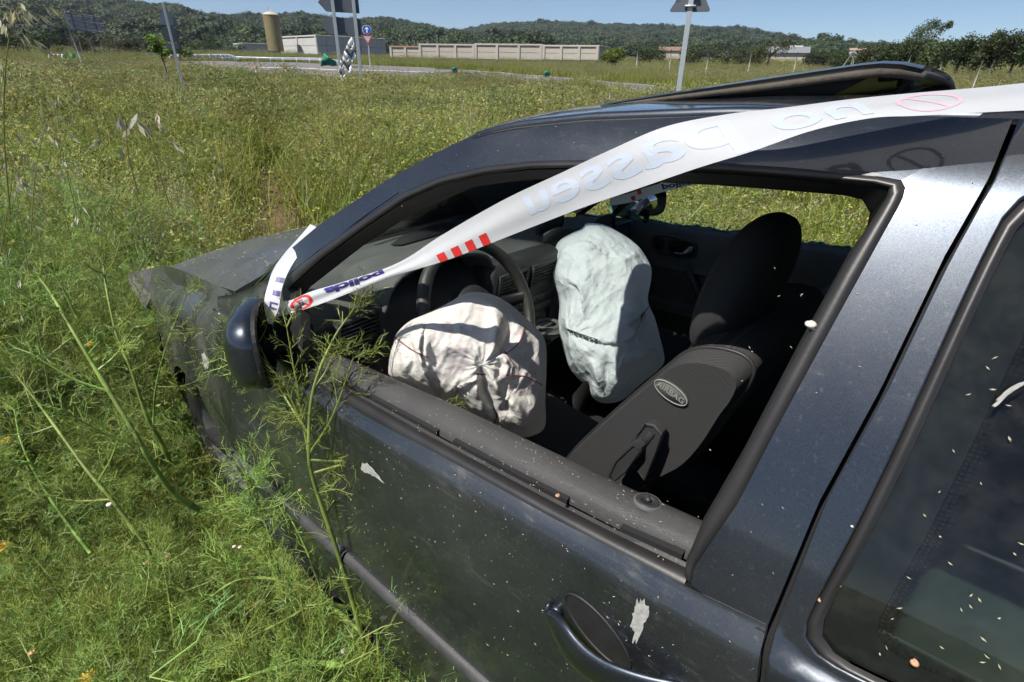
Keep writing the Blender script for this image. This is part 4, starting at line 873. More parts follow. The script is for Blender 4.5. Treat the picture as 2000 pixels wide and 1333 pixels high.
# marks and litter lying on the paint
def decal(loop, off=.0012, seed=0):
    P = []; c_ = np.mean(loop, axis=0); n = 40; ol = spline(list(loop) + [loop[0]], n + 1)[:-1]; b = MB(); rs = random.Random(seed)
    w_ = [1 + .42 * noise.noise(Vector((j * .7, seed, 0))) for j in range(n)]
    ps_ = [on(*(c_ + (ol[j] - c_) * w_[j]), -.0150) - np.array([0, off, 0]) for j in range(n)]; pc = on(*c_, -.0150) - np.array([0, off * 1.6, 0]); b.add([pc] + ps_, [(0, 1 + j, 1 + (j + 1) % n) for j in range(n)]); return b
mk = [[(1243, 1175), (1252, 1170), (1262, 1178), (1269, 1190), (1266, 1205), (1258, 1220), (1252, 1240), (1242, 1254), (1236, 1250), (1240, 1235), (1234, 1222), (1236, 1205), (1240, 1190)],
      [(1940, 792), (1952, 774), (1975, 755), (2004, 742), (2004, 748), (1982, 762), (1962, 777), (1948, 792)],
      [(706, 908), (716, 904), (728, 914), (742, 931), (750, 944), (738, 934), (720, 925), (709, 920)]]
for i, m_ in enumerate(mk): decal(m_, seed=i).build('bird_dropping', M['white_mark'], car)
mdirt = simple('pale_scuff', (.33, .33, .29), .9, var=.7, nscale=70)
decal([(397, 692), (402, 688), (409, 700), (411, 714), (404, 719), (399, 706)], .004, 5).build('scuff', mdirt, car)
# dry grass seeds stuck all over the near side
rs = np.random.RandomState(4); b = MB(); base = MB(); 
def seed_at(P, s):
    a_ = rs.uniform(0, math.pi); L_ = s * rs.uniform(.7, 1.5); w_ = s * rs.uniform(.25, .45); u = np.array([math.cos(a_), 0, math.sin(a_)]); v = np.array([-math.sin(a_), 0, math.cos(a_)]); o = np.array([0, -s * .3, 0])
    b.add([P - u * L_, P + v * w_ + o, P + u * L_, P - v * w_ + o, P + o * 2], [(0, 4, 1), (1, 4, 2), (2, 4, 3), (3, 4, 0)])
cnt = 0
while cnt < 1450:
    x = rs.uniform(1.25, 3.0); z = rs.uniform(.3, .93)
    if z > np.interp(x, [1.2, 1.646, 2.487, 3], [.86, .87, .912, .925]) or rs.rand() > (.35 + .65 * abs(noise.noise(Vector((x * 4, z * 4, 1)))) * 2): continue
    seed_at(np.array([x, float(yside(x, z)) - .0008, z]), .0016 * (.35 + 1.1 * rs.rand() ** 2.2)); cnt += 1
for i in range(260):
    x = rs.uniform(1.5, 3.1); z = rs.uniform(.95, 1.40); y0, z0 = ditch(x)
    if z > z0: continue
    q_ = np.array([x, z]); 
    if x < 2.47 and (z < z0 - .075): continue
    if x > 2.64 and z < 1.36: continue
    seed_at(np.array([x, float(yside(x, z)) - .001, z]), .0014)
for i in range(230):
    x = rs.uniform(1.55, 2.48); f = rs.rand(); seed_at(np.array([x, -.84 + .10 * f, np.interp(x, [1.5, 2.5], [.882, .924]) + (.010 if f > .5 else .006)]), .0017)
BG = bonnet(); FG = fender(1)
for i in range(900):
    a_, c_ = rs.randint(0, BG.shape[0] - 1), rs.randint(2, BG.shape[1] - 2); f_ = rs.rand(2); p = BG[a_, c_] * (1 - f_[0]) + BG[a_ + 1, c_] * f_[0]; p = p + (BG[a_, c_ + 1] - BG[a_, c_]) * f_[1] + np.array([0, 0, .001])
    if noise.noise(Vector((p[0] * 2, p[1] * 12, 3))) > -.05:
        s_ = .0016 * rs.uniform(.6, 1.6); q_ = rs.uniform(0, 3.14); u_ = np.array([math.cos(q_), math.sin(q_), .1]) * s_ * 1.6; v_ = np.array([-math.sin(q_), math.cos(q_), 0]) * s_ * .6; b.add([p - u_, p + v_, p + u_, p - v_, p + np.array([0, 0, s_ * .6])], [(0, 4, 1), (1, 4, 2), (2, 4, 3), (3, 4, 0)])
for i in range(700):
    a_, c_ = rs.randint(0, FG.shape[0] - 1), rs.randint(0, FG.shape[1] - 1); p = FG[a_, c_] + (FG[a_ + 1, c_] - FG[a_, c_]) * rs.rand() + (FG[a_, c_ + 1] - FG[a_, c_]) * rs.rand() + np.array([0, -.001, .0006]); seed_at(p, .0015 * rs.uniform(.5, 1.4))
for i in range(200):
    x = rs.uniform(2.66, 3.1); z = rs.uniform(.95, 1.3); seed_at(np.array([x, float(yside(x, z)) - .0012, z]), .0022)
tag(b.build('grass_seeds', simple('pale_grass_seed', (.40, .35, .24), .8, var=.45, nscale=300), car, smooth=False), kind='stuff')
# ---------------------------------------------------------------- police tape
def tape_strip(pairs, nx=None, m=9, wob=.0):
    """pairs: upper edge px, lower edge px, depth of each -> smooth sheet grid"""
    U = np.array([cdp(*u, du) for u, l_, du, dl in pairs]); L_ = np.array([cdp(*l_, dl) for u, l_, du, dl in pairs]); n = nx or len(pairs) * 8
    U = spline(U, n); L_ = spline(L_, n); t = np.linspace(0, 1, m)[None, :, None]; G = U[:, None] * (1 - t) + L_[:, None] * t; return G
MT = [((525, 592), (531, 622), 1.16, 1.16), ((565, 587), (573, 611), 1.13, 1.13), ((605, 570), (613, 599), 1.10, 1.10), ((650, 557), (657, 583), 1.07, 1.07), ((695, 543), (702, 565), 1.04, 1.04), ((752, 525), (762, 541), 1.01, 1.0), ((800, 502), (814, 526), .98, .965),
      ((860, 462), (882, 505), .935, .92), ((980, 393), (1010, 455), .82, .81), ((1100, 336), (1135, 407), .715, .70), ((1200, 289), (1252, 367), .645, .625), ((1300, 247), (1360, 330), .605, .575), ((1414, 224), (1470, 296), .59, .53), ((1530, 211), (1585, 256), .56, .515), ((1650, 196), (1700, 231), .54, .498),
      ((1770, 184), (1790, 226), .525, .482), ((1900, 173), (1905, 220), .51, .465), ((2015, 161), (2015, 215), .50, .45), ((2200, 140), (2200, 205), .48, .43), ((2500, 110), (2500, 190), .46, .41)]
G = tape_strip(MT, 180, 11)
for i in range(G.shape[0]):
    for j in range(11):
        u = i / 179; v = j / 10
        G[i, j] += RC[2] * -.0035 * math.sin(v * math.pi) * (1 if u > .35 else .4) + RC[2] * .0022 * math.sin(v * 9 + u * 14) * (1.2 - u)
tape = empty('police_tape'); tag(tape, 'white police tape with letters, stretched from the near mirror over the roof', 'barrier tape'); tape.matrix_world = car.matrix_world.copy()
b = MB(); b.grid(G); b.build('tape_strip', M['tape'], tape)
def arcs(G, j): 
    c = G[:, j]; return np.r_[0, np.cumsum(np.linalg.norm(np.diff(c, axis=0), axis=1))]
def print_on(G, vs, u_of, v_of, off, name, mt, parent, fs):
    n, m = G.shape[:2]; s = arcs(G, m // 2); out = []
    for v in vs:
        su = u_of(v); sv = min(1, max(0, v_of(v))) * (m - 1); i = np.interp(su, s, np.arange(n)); i0 = min(int(i), n - 2); fi = i - i0; j0 = min(int(sv), m - 2); fj = sv - j0
        p = (G[i0, j0] * (1 - fi) + G[i0 + 1, j0] * fi) * (1 - fj) + (G[i0, j0 + 1] * (1 - fi) + G[i0 + 1, j0 + 1] * fi) * fj
        out.append(p - RC[2] * off)
    b = MB(); b.add(out, fs); return b.build(name, mt, parent, smooth=False)
def subdiv(vs, fs, size):
    me = bpy.data.meshes.new('t'); me.from_pydata(vs, [], fs); bm = bmesh.new(); bm.from_mesh(me); bmesh.ops.triangulate(bm, faces=bm.faces)
    for _ in range(3):
        ed = [e for e in bm.edges if e.calc_length() > size]
        if not ed: break
        bmesh.ops.subdivide_edges(bm, edges=ed, cuts=1); bmesh.ops.triangulate(bm, faces=bm.faces)
    v2 = [tuple(v.co) for v in bm.verts]; bm.verts.index_update(); f2 = [tuple(v.index for v in f.verts) for f in bm.faces]; bm.free(); bpy.data.meshes.remove(me); return v2, f2
S = arcs(G, 5); PXS = np.array([ (lambda d: 1000 + FPX * (d @ RC[0]) / (d @ RC[2]))(G[i, 5] - CAMC) for i in range(180)])
def s_at(px): return float(np.interp(px, PXS, S))
def word(txt, px0, px1, v0, v1, mirror, flipv, mt, name, bold=.015):
    vs, fs = text_mesh(txt, 1.0, bold); vs, fs = subdiv(vs, fs, .12); xs_ = [v[0] for v in vs]; ys = [v[1] for v in vs]; x0, x1 = min(xs_), max(xs_); y0, y1 = min(ys), max(ys); s0, s1 = s_at(px0), s_at(px1)
    def uo(v): 
        t = (v[0] - x0) / (x1 - x0); t = 1 - t if mirror else t; return lerp(s0, s1, t)
    def vo(v):
        t = (y1 - v[1]) / (y1 - y0); t = 1 - t if flipv else t; return lerp(v0, v1, t)
    return print_on(G, vs, uo, vo, .0007, name, mt, tape, fs)
word('passeu', 1030, 1440, .16, .98, True, False, M['ink_pale'], 'printed_word')
word('no', 1505, 1690, .28, .86, True, False, M['ink_pale'], 'printed_word')
word('policia', 635, 752, -.10, .62, True, True, M['ink_navy'], 'printed_word', .05)
def ring(px0, px1, v0, v1, mt, wv=.16, n=40):
    s0, s1 = s_at(px0), s_at(px1); vs = []; fs = []
    for i in range(n):
        a_ = 2 * math.pi * i / n
        for r_ in (1, 1 - wv): vs.append((lerp(s0, s1, .5 + .5 * r_ * math.cos(a_)), lerp(v0, v1, .5 + .5 * r_ * math.sin(a_)), 0))
    fs = [(2 * i, 2 * ((i + 1) % n), 2 * ((i + 1) % n) + 1, 2 * i + 1) for i in range(n)]
    o = len(vs); 
    for t_ in np.linspace(0, 1, 9):
        for e in (-.055, .055): vs.append((lerp(s0, s1, lerp(.22, .78, t_) + e), lerp(v0, v1, lerp(.18, .82, t_)), 0))
    fs += [(o + 2 * i, o + 2 * i + 1, o + 2 * i + 3, o + 2 * i + 2) for i in range(8)]
    return print_on(G, vs, lambda v: v[0], lambda v: v[1], .0006, 'stop_symbol', mt, tape, fs)
ring(1750, 1880, .12, .88, M['ink_palered']); ring(567, 610, .02, .98, M['ink_red'], .3)
def block(px0, px1, v0, v1, mt, name='printed_block', GG=None):
    s0, s1 = s_at(px0), s_at(px1); vs = [(lerp(s0, s1, i / 4), lerp(v0, v1, j / 2), 0) for i in range(5) for j in range(3)]; fs = [(i * 3 + j, (i + 1) * 3 + j, (i + 1) * 3 + j + 1, i * 3 + j + 1) for i in range(4) for j in range(2)]
    return print_on(G, vs, lambda v: v[0], lambda v: v[1], .0007, name, mt, tape, fs)
for p0 in (849, 876, 903, 930): block(p0, p0 + 15, .66, 1.0, M['ink_red'])
block(583, 592, .30, .70, M['ink_navy'])
# the end that runs round the windscreen pillar
T2 = [((606, 438), (621, 446), 1.18, 1.17), ((585, 462), (604, 470), 1.165, 1.155), ((558, 492), (583, 498), 1.15, 1.14), ((535, 525), (563, 530), 1.14, 1.13), ((523, 560), (550, 565), 1.13, 1.12), ((516, 592), (545, 600), 1.12, 1.11), ((519, 618), (536, 625), 1.125, 1.12), ((524, 632), (532, 634), 1.13, 1.13)]
G2 = tape_strip(T2, 70, 9)
for i in range(70):
    for j in range(9): G2[i, j] += RC[2] * .0015 * math.sin(j * .5 + i * .12)
b = MB(); b.grid(G2); b.build('tape_strip', M['tape'], tape)
Gs = G; G = G2; S = arcs(G, 4); PYS = np.array([(lambda d: 666.5 + FPX * (d @ RC[1]) / (d @ RC[2]))(G[i, 4] - CAMC) for i in range(70)])
def s_at(py): return float(np.interp(py, PYS, S))
for p0, p1 in ((541, 551), (567, 577)): block(p0, p1, .42, .97, M['ink_navy'])
b2 = block(590, 594, .35, .9, M['ink_navy']); block(590, 603, .35, .48, M['ink_navy']); block(600, 604, .35, .9, M['ink_navy'])
# tape on the far side, seen through the smashed window
t2 = empty('police_tape'); tag(t2, 'short run of police tape with dark letters passing behind the far door mirror', 'barrier tape'); t2.matrix_world = car.matrix_world.copy()
FT = [((1190, 385), (1192, 402), 2.02, 2.02), ((1225, 379), (1230, 396), 2.0, 2.0), ((1260, 367), (1266, 384), 1.98, 1.98), ((1300, 357), (1304, 373), 1.95, 1.95), ((1350, 352), (1352, 362), 1.92, 1.92), ((1420, 348), (1420, 352), 1.88, 1.88)]
G = tape_strip(FT, 50, 7); S = arcs(G, 3); PXS = np.array([(lambda d: 1000 + FPX * (d @ RC[0]) / (d @ RC[2]))(G[i, 3] - CAMC) for i in range(50)])
def s_at(px): return float(np.interp(px, PXS, S))
b = MB(); b.grid(G); b.build('tape_strip', M['tape'], t2); tape_keep = tape; tape = t2
word('policia', 1293, 1360, .05, .95, False, True, M['ink_navy'], 'printed_word', .04); block(1246, 1254, .0, .5, M['ink_red']); block(1232, 1240, .4, .9, M['ink_red'])
# ---------------------------------------------------------------- terrain
GX0, GY0 = CAMW[0], CAMW[1]
fwd0 = math.atan2(RW[2][1], RW[2][0])                         # azimuth the camera looks along
def polar(x, y):
    dx, dy = x - GX0, y - GY0; a_ = math.atan2(dy, dx) - fwd0; a_ = (a_ + math.pi) % (2 * math.pi) - math.pi; return math.hypot(dx, dy), -a_   # distance, angle to the right
def az_of(px, py=120):
    d = wray(px, py); return -(((math.atan2(d[1], d[0]) - fwd0) + math.pi) % (2 * math.pi) - math.pi)
near = [((330, 160), 60), ((430, 160), 34), ((500, 160), 26.5), ((640, 158), 28), ((780, 150), 34), ((900, 143), 37.5), ((1100, 155), 31), ((1330, 178), 25), ((1600, 200), 20), ((2200, 230), 14)]
RNA = [az_of(*q_) for q_, _ in near]; RND = [d for _, d in near]
def ground(x, y):
    d, a_ = polar(x, y)
    z = float(np.interp(d, [0, 3, 6, 12, 25, 40, 50, 70, 80, 110, 200, 300, 2500], [0, .02, .08, .30, .45, .72, .90, 1.30, 1.6, 2.4, 4.0, 6.0, 6.0]))
    dn = float(np.interp(a_, RNA, RND)); zf = float(np.interp(d, [0, 3, 12, 20, 35, 60, 80], [0, .0, .0, .06, .26, .75, 1.5]))    # the field lies lower than the road
    z = lerp(zf, z, smooth((d - dn + 2.6) / 2.4))
    z += .50 * math.exp(-((a_ + .62) / .42) ** 2) * smooth((d - 8) / 10) * (1 - smooth((d - 28) / 20))     # low bank on the left
    z += .08 * noise.noise(Vector((x * .25, y * .25, 0))) * smooth((d - 3) / 5) * (1 if d < 100 else 0)
    return z
def at(az, d, dz=0.0):
    a_ = fwd0 - az; x, y = GX0 + d * math.cos(a_), GY0 + d * math.sin(a_); return Vector((x, y, ground(x, y) + dz))
def hitg(px, py, lo=1.0, hi=400.0):
    """where the line of sight meets the ground"""
    a_ = az_of(px, py); w_ = wray(px, py); k = w_[2] / math.hypot(w_[0], w_[1]); d = lo
    while d < hi:
        p = at(a_, d)
        if CAMW[2] + k * d < p.z: return d
        d *= 1.01
    return hi
b = MB(); ds_ = [0, .6, 1.2, 2, 3, 4.2, 6, 8, 10, 13, 17, 21, 25, 30, 36, 43, 50, 60, 70, 80, 95, 110, 140, 170, 210, 260, 300, 500, 1000, 2400]; na = 144
P = [[tuple(at(2 * math.pi * j / na, d)) for j in range(na)] for d in ds_]
b.grid(np.array(P), closev=True)
m_, t, out = mat('field_soil_and_thatch'); co = coords(t); p = node(t, 'ShaderNodeBsdfPrincipled', Roughness=.95)
L(t, ramp(t, noise_(t, co, 1.3, 8, .65), [(.30, (.025, .030, .012)), (.55, (.045, .050, .020)), (.72, (.09, .075, .04))]), p.inputs['Base Color']); L(t, bump(t, noise_(t, co, 14, 6), .8, .05), p.inputs['Normal']); L(t, p.outputs[0], out.inputs[0])
tag(b.build('ground', m_), kind='structure')
# road: traced band lying on the rising ground, with white edge lines
def band(near, farr, n=40, lift=.03, m=5):
    N = [(az_of(*q_), d) for q_, d in near]; F_ = [(az_of(*q_), d) for q_, d in farr]; P = []
    A_ = np.linspace(N[0][0], N[-1][0], n)
    for a_ in A_:
        d0 = np.interp(a_, [x[0] for x in N], [x[1] for x in N]); d1 = np.interp(a_, [x[0] for x in F_], [x[1] for x in F_]); P.append([tuple(at(a_, lerp(d0, d1, j / (m - 1)), lift)) for j in range(m)])
    return P
near = [((330, 160), 60), ((430, 160), 34), ((500, 160), 26.5), ((640, 158), 28), ((780, 150), 34), ((900, 143), 37.5), ((1100, 155), 31), ((1330, 178), 25), ((1600, 200), 20), ((2200, 230), 14)]
farr = [((330, 120), 70), ((430, 120), 72), ((500, 120), 71), ((640, 122), 68), ((780, 126), 62), ((900, 131), 55), ((1100, 145), 41), ((1330, 163), 30.5), ((1600, 180), 24), ((2200, 200), 16.5)]
b = MB(); b.grid(np.array(band(near, farr, 80))); rd = b.build('road', simple('grey_asphalt', (.16, .145, .14), .9, var=.2, nscale=2, bmp=.3, bscale=120), smooth=True); tag(rd, kind='structure')  # one asphalt grey, varied by noise
wl = simple('road_paint', (.72, .72, .70), .7, var=.15, nscale=6)
def line_of(f0, f1, i0, i1, src_n=near, src_f=farr, lift=.036):
    P = band(src_n, src_f, 120, lift, 2); P = [[tuple(Vector(q_[0]).lerp(Vector(q_[1]), f0)), tuple(Vector(q_[0]).lerp(Vector(q_[1]), f1))] for q_ in P[i0:i1]]
    b = MB(); b.grid(np.array(P)); tag(b.build('edge_line', wl), kind='structure')
line_of(.06, .10, 42, 119); line_of(.90, .93, 40, 119); line_of(.40, .425, 8, 36); line_of(.02, .04, 14, 30)
# ---------------------------------------------------------------- sky line hills, covered in oak wood
def elev(px, py): 
    w_ = wray(px, py); return az_of(px, py), w_[2] / math.hypot(w_[0], w_[1])
def hill(name, sky_, d0, d1, z0, rough, seed, n=110, k=26):
    S_ = [elev(*q_) for q_ in sky_]; A_ = np.linspace(S_[0][0], S_[-1][0], n); P = []; tree = .0118 * d1
    for a_ in A_:
        e = float(np.interp(a_, [s[0] for s in S_], [s[1] for s in S_])); zt = CAMW[2] + e * d1 - tree; row = []
        for j in range(k + 6):
            f = j / (k - 1); d = lerp(d0, d1, f); aa = fwd0 - a_; x, y = GX0 + d * math.cos(aa), GY0 + d * math.sin(aa)
            g = smooth(f) * .75 + f * .25 if f <= 1 else 1 - (f - 1) * 2.2
            fold = noise.noise(Vector((a_ * 9, f * 2.2, seed))) * .30 * (1 - abs(2 * min(f, 1) - 1)) * rough
            row.append((x, y, lerp(z0, zt, g) + fold * (zt - z0)))
        P.append(row)
    b = MB(); b.grid(np.array(P)); o = b.build(name, M['hill_soil']); tag(o, kind='structure'); return np.array(P)
m_, t, out = mat('hill_undergrowth'); co = coords(t); p = node(t, 'ShaderNodeBsdfPrincipled', Roughness=.95)
L(t, ramp(t, noise_(t, co, .02, 6, .6), [(.35, (.022, .034, .014)), (.62, (.045, .06, .022)), (.75, (.11, .115, .05))]), p.inputs['Base Color']); L(t, p.outputs[0], out.inputs[0]); M['hill_soil'] = m_
H2 = hill('hill', [(780, 64), (850, 56), (900, 55), (930, 50), (960, 42), (1050, 38), (1100, 40), (1250, 45), (1340, 47), (1440, 50), (1530, 64), (1600, 78), (1680, 95), (1760, 112), (1900, 118), (2300, 125)], 330, 1000, 7.5, .35, 4)
H1 = hill('hill', [(-450, -150), (-200, -90), (0, -50), (120, -30), (200, -12), (265, 0), (330, 13), (400, 27), (450, 28), (500, 24), (560, 26), (600, 24), (650, 36), (700, 36), (750, 30), (800, 43), (850, 54), (930, 66), (1000, 85), (1050, 110)], 200, 620, 6.0, .6, 2)
# ---------------------------------------------------------------- foliage material with per-leaf colour
def leafmat(name, rough=.55, transl=.35, patch=.0, patchcol=(.10, .12, .03), sat=1.0):
    m, t, out = mat(name); at_ = node(t, 'ShaderNodeAttribute', _attribute_name='col'); oi = node(t, 'ShaderNodeObjectInfo')
    hs = node(t, 'ShaderNodeHueSaturation'); L(t, at_.outputs['Color'], hs.inputs['Color'])
    L(t, math_(t, 'MULTIPLY_ADD', oi.outputs['Random'], .035, .4825), hs.inputs['Hue']); L(t, math_(t, 'MULTIPLY_ADD', oi.outputs['Random'], .55, .72), hs.inputs['Value']); hs.inputs['Saturation'].default_value = sat
    c = hs.outputs[0]
    if patch:
        n_ = node(t, 'ShaderNodeTexNoise', Scale=.22, Detail=3.0); L(t, oi.outputs['Location'], n_.inputs['Vector']); c = mixc(t, math_(t, 'MULTIPLY', ramp(t, n_.outputs['Fac'], [(.42, (0, 0, 0)), (.62, (1, 1, 1))]), patch), c, patchcol)
        n2 = node(t, 'ShaderNodeTexNoise', Scale=.75, Detail=4.0, Roughness=.6); L(t, oi.outputs['Location'], n2.inputs['Vector']); c = mixc(t, ramp(t, n2.outputs['Fac'], [(.36, (.55, .55, .55)), (.50, (0, 0, 0))]), c, (.050, .105, .016)); n3 = node(t, 'ShaderNodeTexNoise', Scale=.42, Detail=4.0, Distortion=1.0); L(t, oi.outputs['Location'], n3.inputs['Vector']); c = mixc(t, ramp(t, n3.outputs['Fac'], [(.54, (0, 0, 0)), (.70, (.8, .8, .8))]), c, (.36, .31, .10))
    d = node(t, 'ShaderNodeBsdfPrincipled', Roughness=rough); d.inputs['Specular IOR Level'].default_value = .35; L(t, c, d.inputs['Base Color']); tr = node(t, 'ShaderNodeBsdfTranslucent'); L(t, c, tr.inputs[0])
    mx = node(t, 'ShaderNodeMixShader', Fac=transl); L(t, d.outputs[0], mx.inputs[1]); L(t, tr.outputs[0], mx.inputs[2]); L(t, mx.outputs[0], out.inputs[0]); return m
class LB:
    """leaf and blade collector with a colour for every face"""
    def __init__(s): s.v = []; s.f = []; s.c = []
    def quad(s, a, b_, c, d, col): o = len(s.v); s.v += [a, b_, c, d]; s.f.append((o, o + 1, o + 2, o + 3)); s.c.append(col)
    def strip(s, pts, wd, sidev, col, tip=True):
        o = len(s.v); n = len(pts)
        for i, p in enumerate(pts):
            h = wd[i] if hasattr(wd, '__len__') else wd; s.v += [tuple(p + sidev * h), tuple(p - sidev * h)]
        for i in range(n - 1): s.f.append((o + 2 * i, o + 2 * i + 1, o + 2 * i + 3, o + 2 * i + 2)); s.c.append(col)
    def leaf(s, base, tipv, w_, nrm_, col):
        m1 = base + tipv * .45; sd = tipv.cross(nrm_); sd = sd.normalized() * w_ if sd.length > 1e-6 else Vector((w_, 0, 0)); o = len(s.v); s.v += [tuple(base), tuple(m1 + sd), tuple(base + tipv), tuple(m1 - sd)]; s.f.append((o, o + 1, o + 2, o + 3)); s.c.append(col)
    def tube(s, pts, r, n, col):
        mb = MB(); mb.tube(pts, r, n, cap=False); o = len(s.v); s.v += mb.v; s.f += [tuple(i + o for i in f) for f in mb.f]; s.c += [col] * len(mb.f)
    def mesh(s, name, m):
        me = bpy.data.meshes.new(name); me.from_pydata([tuple(p) for p in s.v], [], s.f); me.materials.append(m)
        at_ = me.color_attributes.new('col', 'FLOAT_COLOR', 'CORNER'); arr = np.repeat(np.array([(*c, 1.0) for c in s.c], 'f'), [len(f) for f in s.f], axis=0); at_.data.foreach_set('color', arr.ravel()); me.update(); return me
def jit(r, c, a=.25): k = 1 + r.uniform(-a, a); return (c[0] * k * (1 + r.uniform(-.12, .12)), c[1] * k, c[2] * k * (1 + r.uniform(-.2, .2)))
def scatter(name, variants, pts, rots, scl, pick, kind='stuff', tilt=None):
    """one object: real clump meshes set out on the ground by geometry nodes"""
    me = bpy.data.meshes.new(name); me.from_pydata([tuple(p) for p in pts], [], [])
    for nm, ar, ty in (('rz', rots, 'FLOAT'), ('sc', scl, 'FLOAT'), ('pk', pick, 'INT')):
        a_ = me.attributes.new(nm, ty, 'POINT'); a_.data.foreach_set('value', np.asarray(ar, 'i' if ty == 'INT' else 'f'))
    tx = me.attributes.new('tl', 'FLOAT', 'POINT'); tx.data.foreach_set('value', np.asarray(tilt if tilt is not None else np.zeros(len(pts)), 'f'))
    o = bpy.data.objects.new(name, me); sc.collection.objects.link(o)
    cl = bpy.data.collections.new(name + '_kinds')
    for i, v in enumerate(variants): vo = bpy.data.objects.new('%s_kind_%02d' % (name, i), v); cl.objects.link(vo)
    ng = bpy.data.node_groups.new(name + '_set_out', 'GeometryNodeTree'); ng.interface.new_socket('Geometry', in_out='INPUT', socket_type='NodeSocketGeometry'); ng.interface.new_socket('Geometry', in_out='OUTPUT', socket_type='NodeSocketGeometry')
    gi = ng.nodes.new('NodeGroupInput'); go = ng.nodes.new('NodeGroupOutput'); ip = ng.nodes.new('GeometryNodeInstanceOnPoints'); ci = ng.nodes.new('GeometryNodeCollectionInfo'); ci.inputs[0].default_value = cl; ci.inputs['Separate Children'].default_value = True; ci.inputs['Reset Children'].default_value = True
    def na_(n_, ty): q_ = ng.nodes.new('GeometryNodeInputNamedAttribute'); q_.data_type = ty; q_.inputs[0].default_value = n_; return q_.outputs[0]
    cx = ng.nodes.new('ShaderNodeCombineXYZ'); ng.links.new(na_('rz', 'FLOAT'), cx.inputs[2]); ng.links.new(na_('tl', 'FLOAT'), cx.inputs[0])
    er = ng.nodes.new('FunctionNodeEulerToRotation'); ng.links.new(cx.outputs[0], er.inputs[0])
    ng.links.new(gi.outputs[0], ip.inputs['Points']); ng.links.new(ci.outputs[0], ip.inputs['Instance']); ip.inputs['Pick Instance'].default_value = True; ng.links.new(na_('pk', 'INT'), ip.inputs['Instance Index']); ng.links.new(er.outputs[0], ip.inputs['Rotation']); ng.links.new(na_('sc', 'FLOAT'), ip.inputs['Scale']); ng.links.new(ip.outputs[0], go.inputs[0])
    md = o.modifiers.new('set out', 'NODES'); md.node_group = ng; return tag(o, kind=kind)
M['oak'] = leafmat('oak_leaves', .6, .25)
def crown(seed, r=1.0, h=.8, n=420, col=(.045, .065, .022), leaf=.13, trunk=True, lobes=9):
    r_ = random.Random(seed); lb = LB(); lob = [(Vector((r_.uniform(-.6, .6) * r, r_.uniform(-.6, .6) * r, h * r_.uniform(.25, .9))), r_.uniform(.32, .6) * r) for _ in range(lobes)]
    for i in range(n):
        c_, rr = lob[r_.randrange(lobes)]; d = Vector((r_.gauss(0, 1), r_.gauss(0, 1), r_.gauss(.25, 1))).normalized(); p = c_ + d * rr * r_.uniform(.75, 1.08); p.z *= .9
        if p.z < 0: continue
        tv = Vector((r_.gauss(0, 1), r_.gauss(0, 1), r_.gauss(0, .6))).normalized() * leaf * r_.uniform(.7, 1.5); lb.leaf(p, tv, leaf * .42, (d + Vector((r_.gauss(0, .4), r_.gauss(0, .4), .5))).normalized(), jit(r_, col, .35))
    for c_, rr in lob:                                              # solid balls, darkened to imitate shade inside the crown and stop see-through
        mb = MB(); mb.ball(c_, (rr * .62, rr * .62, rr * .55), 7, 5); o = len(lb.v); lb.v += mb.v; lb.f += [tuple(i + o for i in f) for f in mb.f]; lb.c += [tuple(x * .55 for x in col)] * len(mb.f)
    return lb
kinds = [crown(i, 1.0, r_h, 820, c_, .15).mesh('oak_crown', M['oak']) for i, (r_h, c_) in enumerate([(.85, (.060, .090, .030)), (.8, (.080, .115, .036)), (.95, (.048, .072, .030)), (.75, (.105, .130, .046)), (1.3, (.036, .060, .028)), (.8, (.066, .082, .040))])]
pts = []; rz = []; scl = []; pk = []; tl_ = []
for H, dens, s0, skip in ((H1, 15000, 4.6, None), (H2, 16000, 6.6, None)):
    n, k = H.shape[:2]; kk = 0
    while kk < dens:
        u, v = RS.rand() * (n - 1.001), (RS.rand() ** .78) * 25.5; i, j = int(u), int(v); fu, fv = u - i, v - j
        q_ = (H[i, j] * (1 - fu) + H[i + 1, j] * fu) * (1 - fv) + (H[i, min(j + 1, k - 1)] * (1 - fu) + H[i + 1, min(j + 1, k - 1)] * fu) * fv; kk += 1
        if noise.noise(Vector((q_[0] * .010, q_[1] * .010, 6))) > .42 and v < 15: continue         # clearings
        pts.append(q_ - np.array([0, 0, .5])); rz.append(RS.rand() * 6.3); scl.append(s0 * RS.uniform(.35, 1.0) * (1 + .35 * (RS.rand() < .08))); pk.append(RS.choice(6, p=[.25, .2, .2, .12, .11, .12]) if noise.noise(Vector((q_[0] * .02, q_[1] * .02, 1))) > -.1 else RS.choice([0, 2, 4, 5])); tl_.append(0)
for i in range(900):                                             # foot of the wood, behind the verge
    a_ = RS.uniform(az_of(-450), az_of(1000)); d = RS.uniform(175, 225); p = at(a_, d); pts.append((p.x, p.y, p.z - .5)); rz.append(RS.rand() * 6.3); scl.append(RS.uniform(2.2, 4.2)); pk.append(RS.choice(6)); tl_.append(0)
for i in range(700):
    a_ = RS.uniform(az_of(980), az_of(2200)); d = RS.uniform(250, 340); p = at(a_, d); pts.append((p.x, p.y, p.z - .5)); rz.append(RS.rand() * 6.3); scl.append(RS.uniform(2.5, 4.5)); pk.append(RS.choice(6)); tl_.append(0)
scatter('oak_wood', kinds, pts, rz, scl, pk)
# ---------------------------------------------------------------- buildings, silo, walls
def fit(s, px, py, d):
    """real width and height for the place where the thing stands, off the lens axis"""
    kx_ = np.linalg.norm(far(px + 5, py, d)[:2] - far(px - 5, py, d)[:2]) / 10 * 1180 / d; kz_ = abs(far(px, py - 5, d)[2] - far(px, py + 5, d)[2]) / 10 * 1180 / d; s.scale = (kx_, kx_, kz_); return s

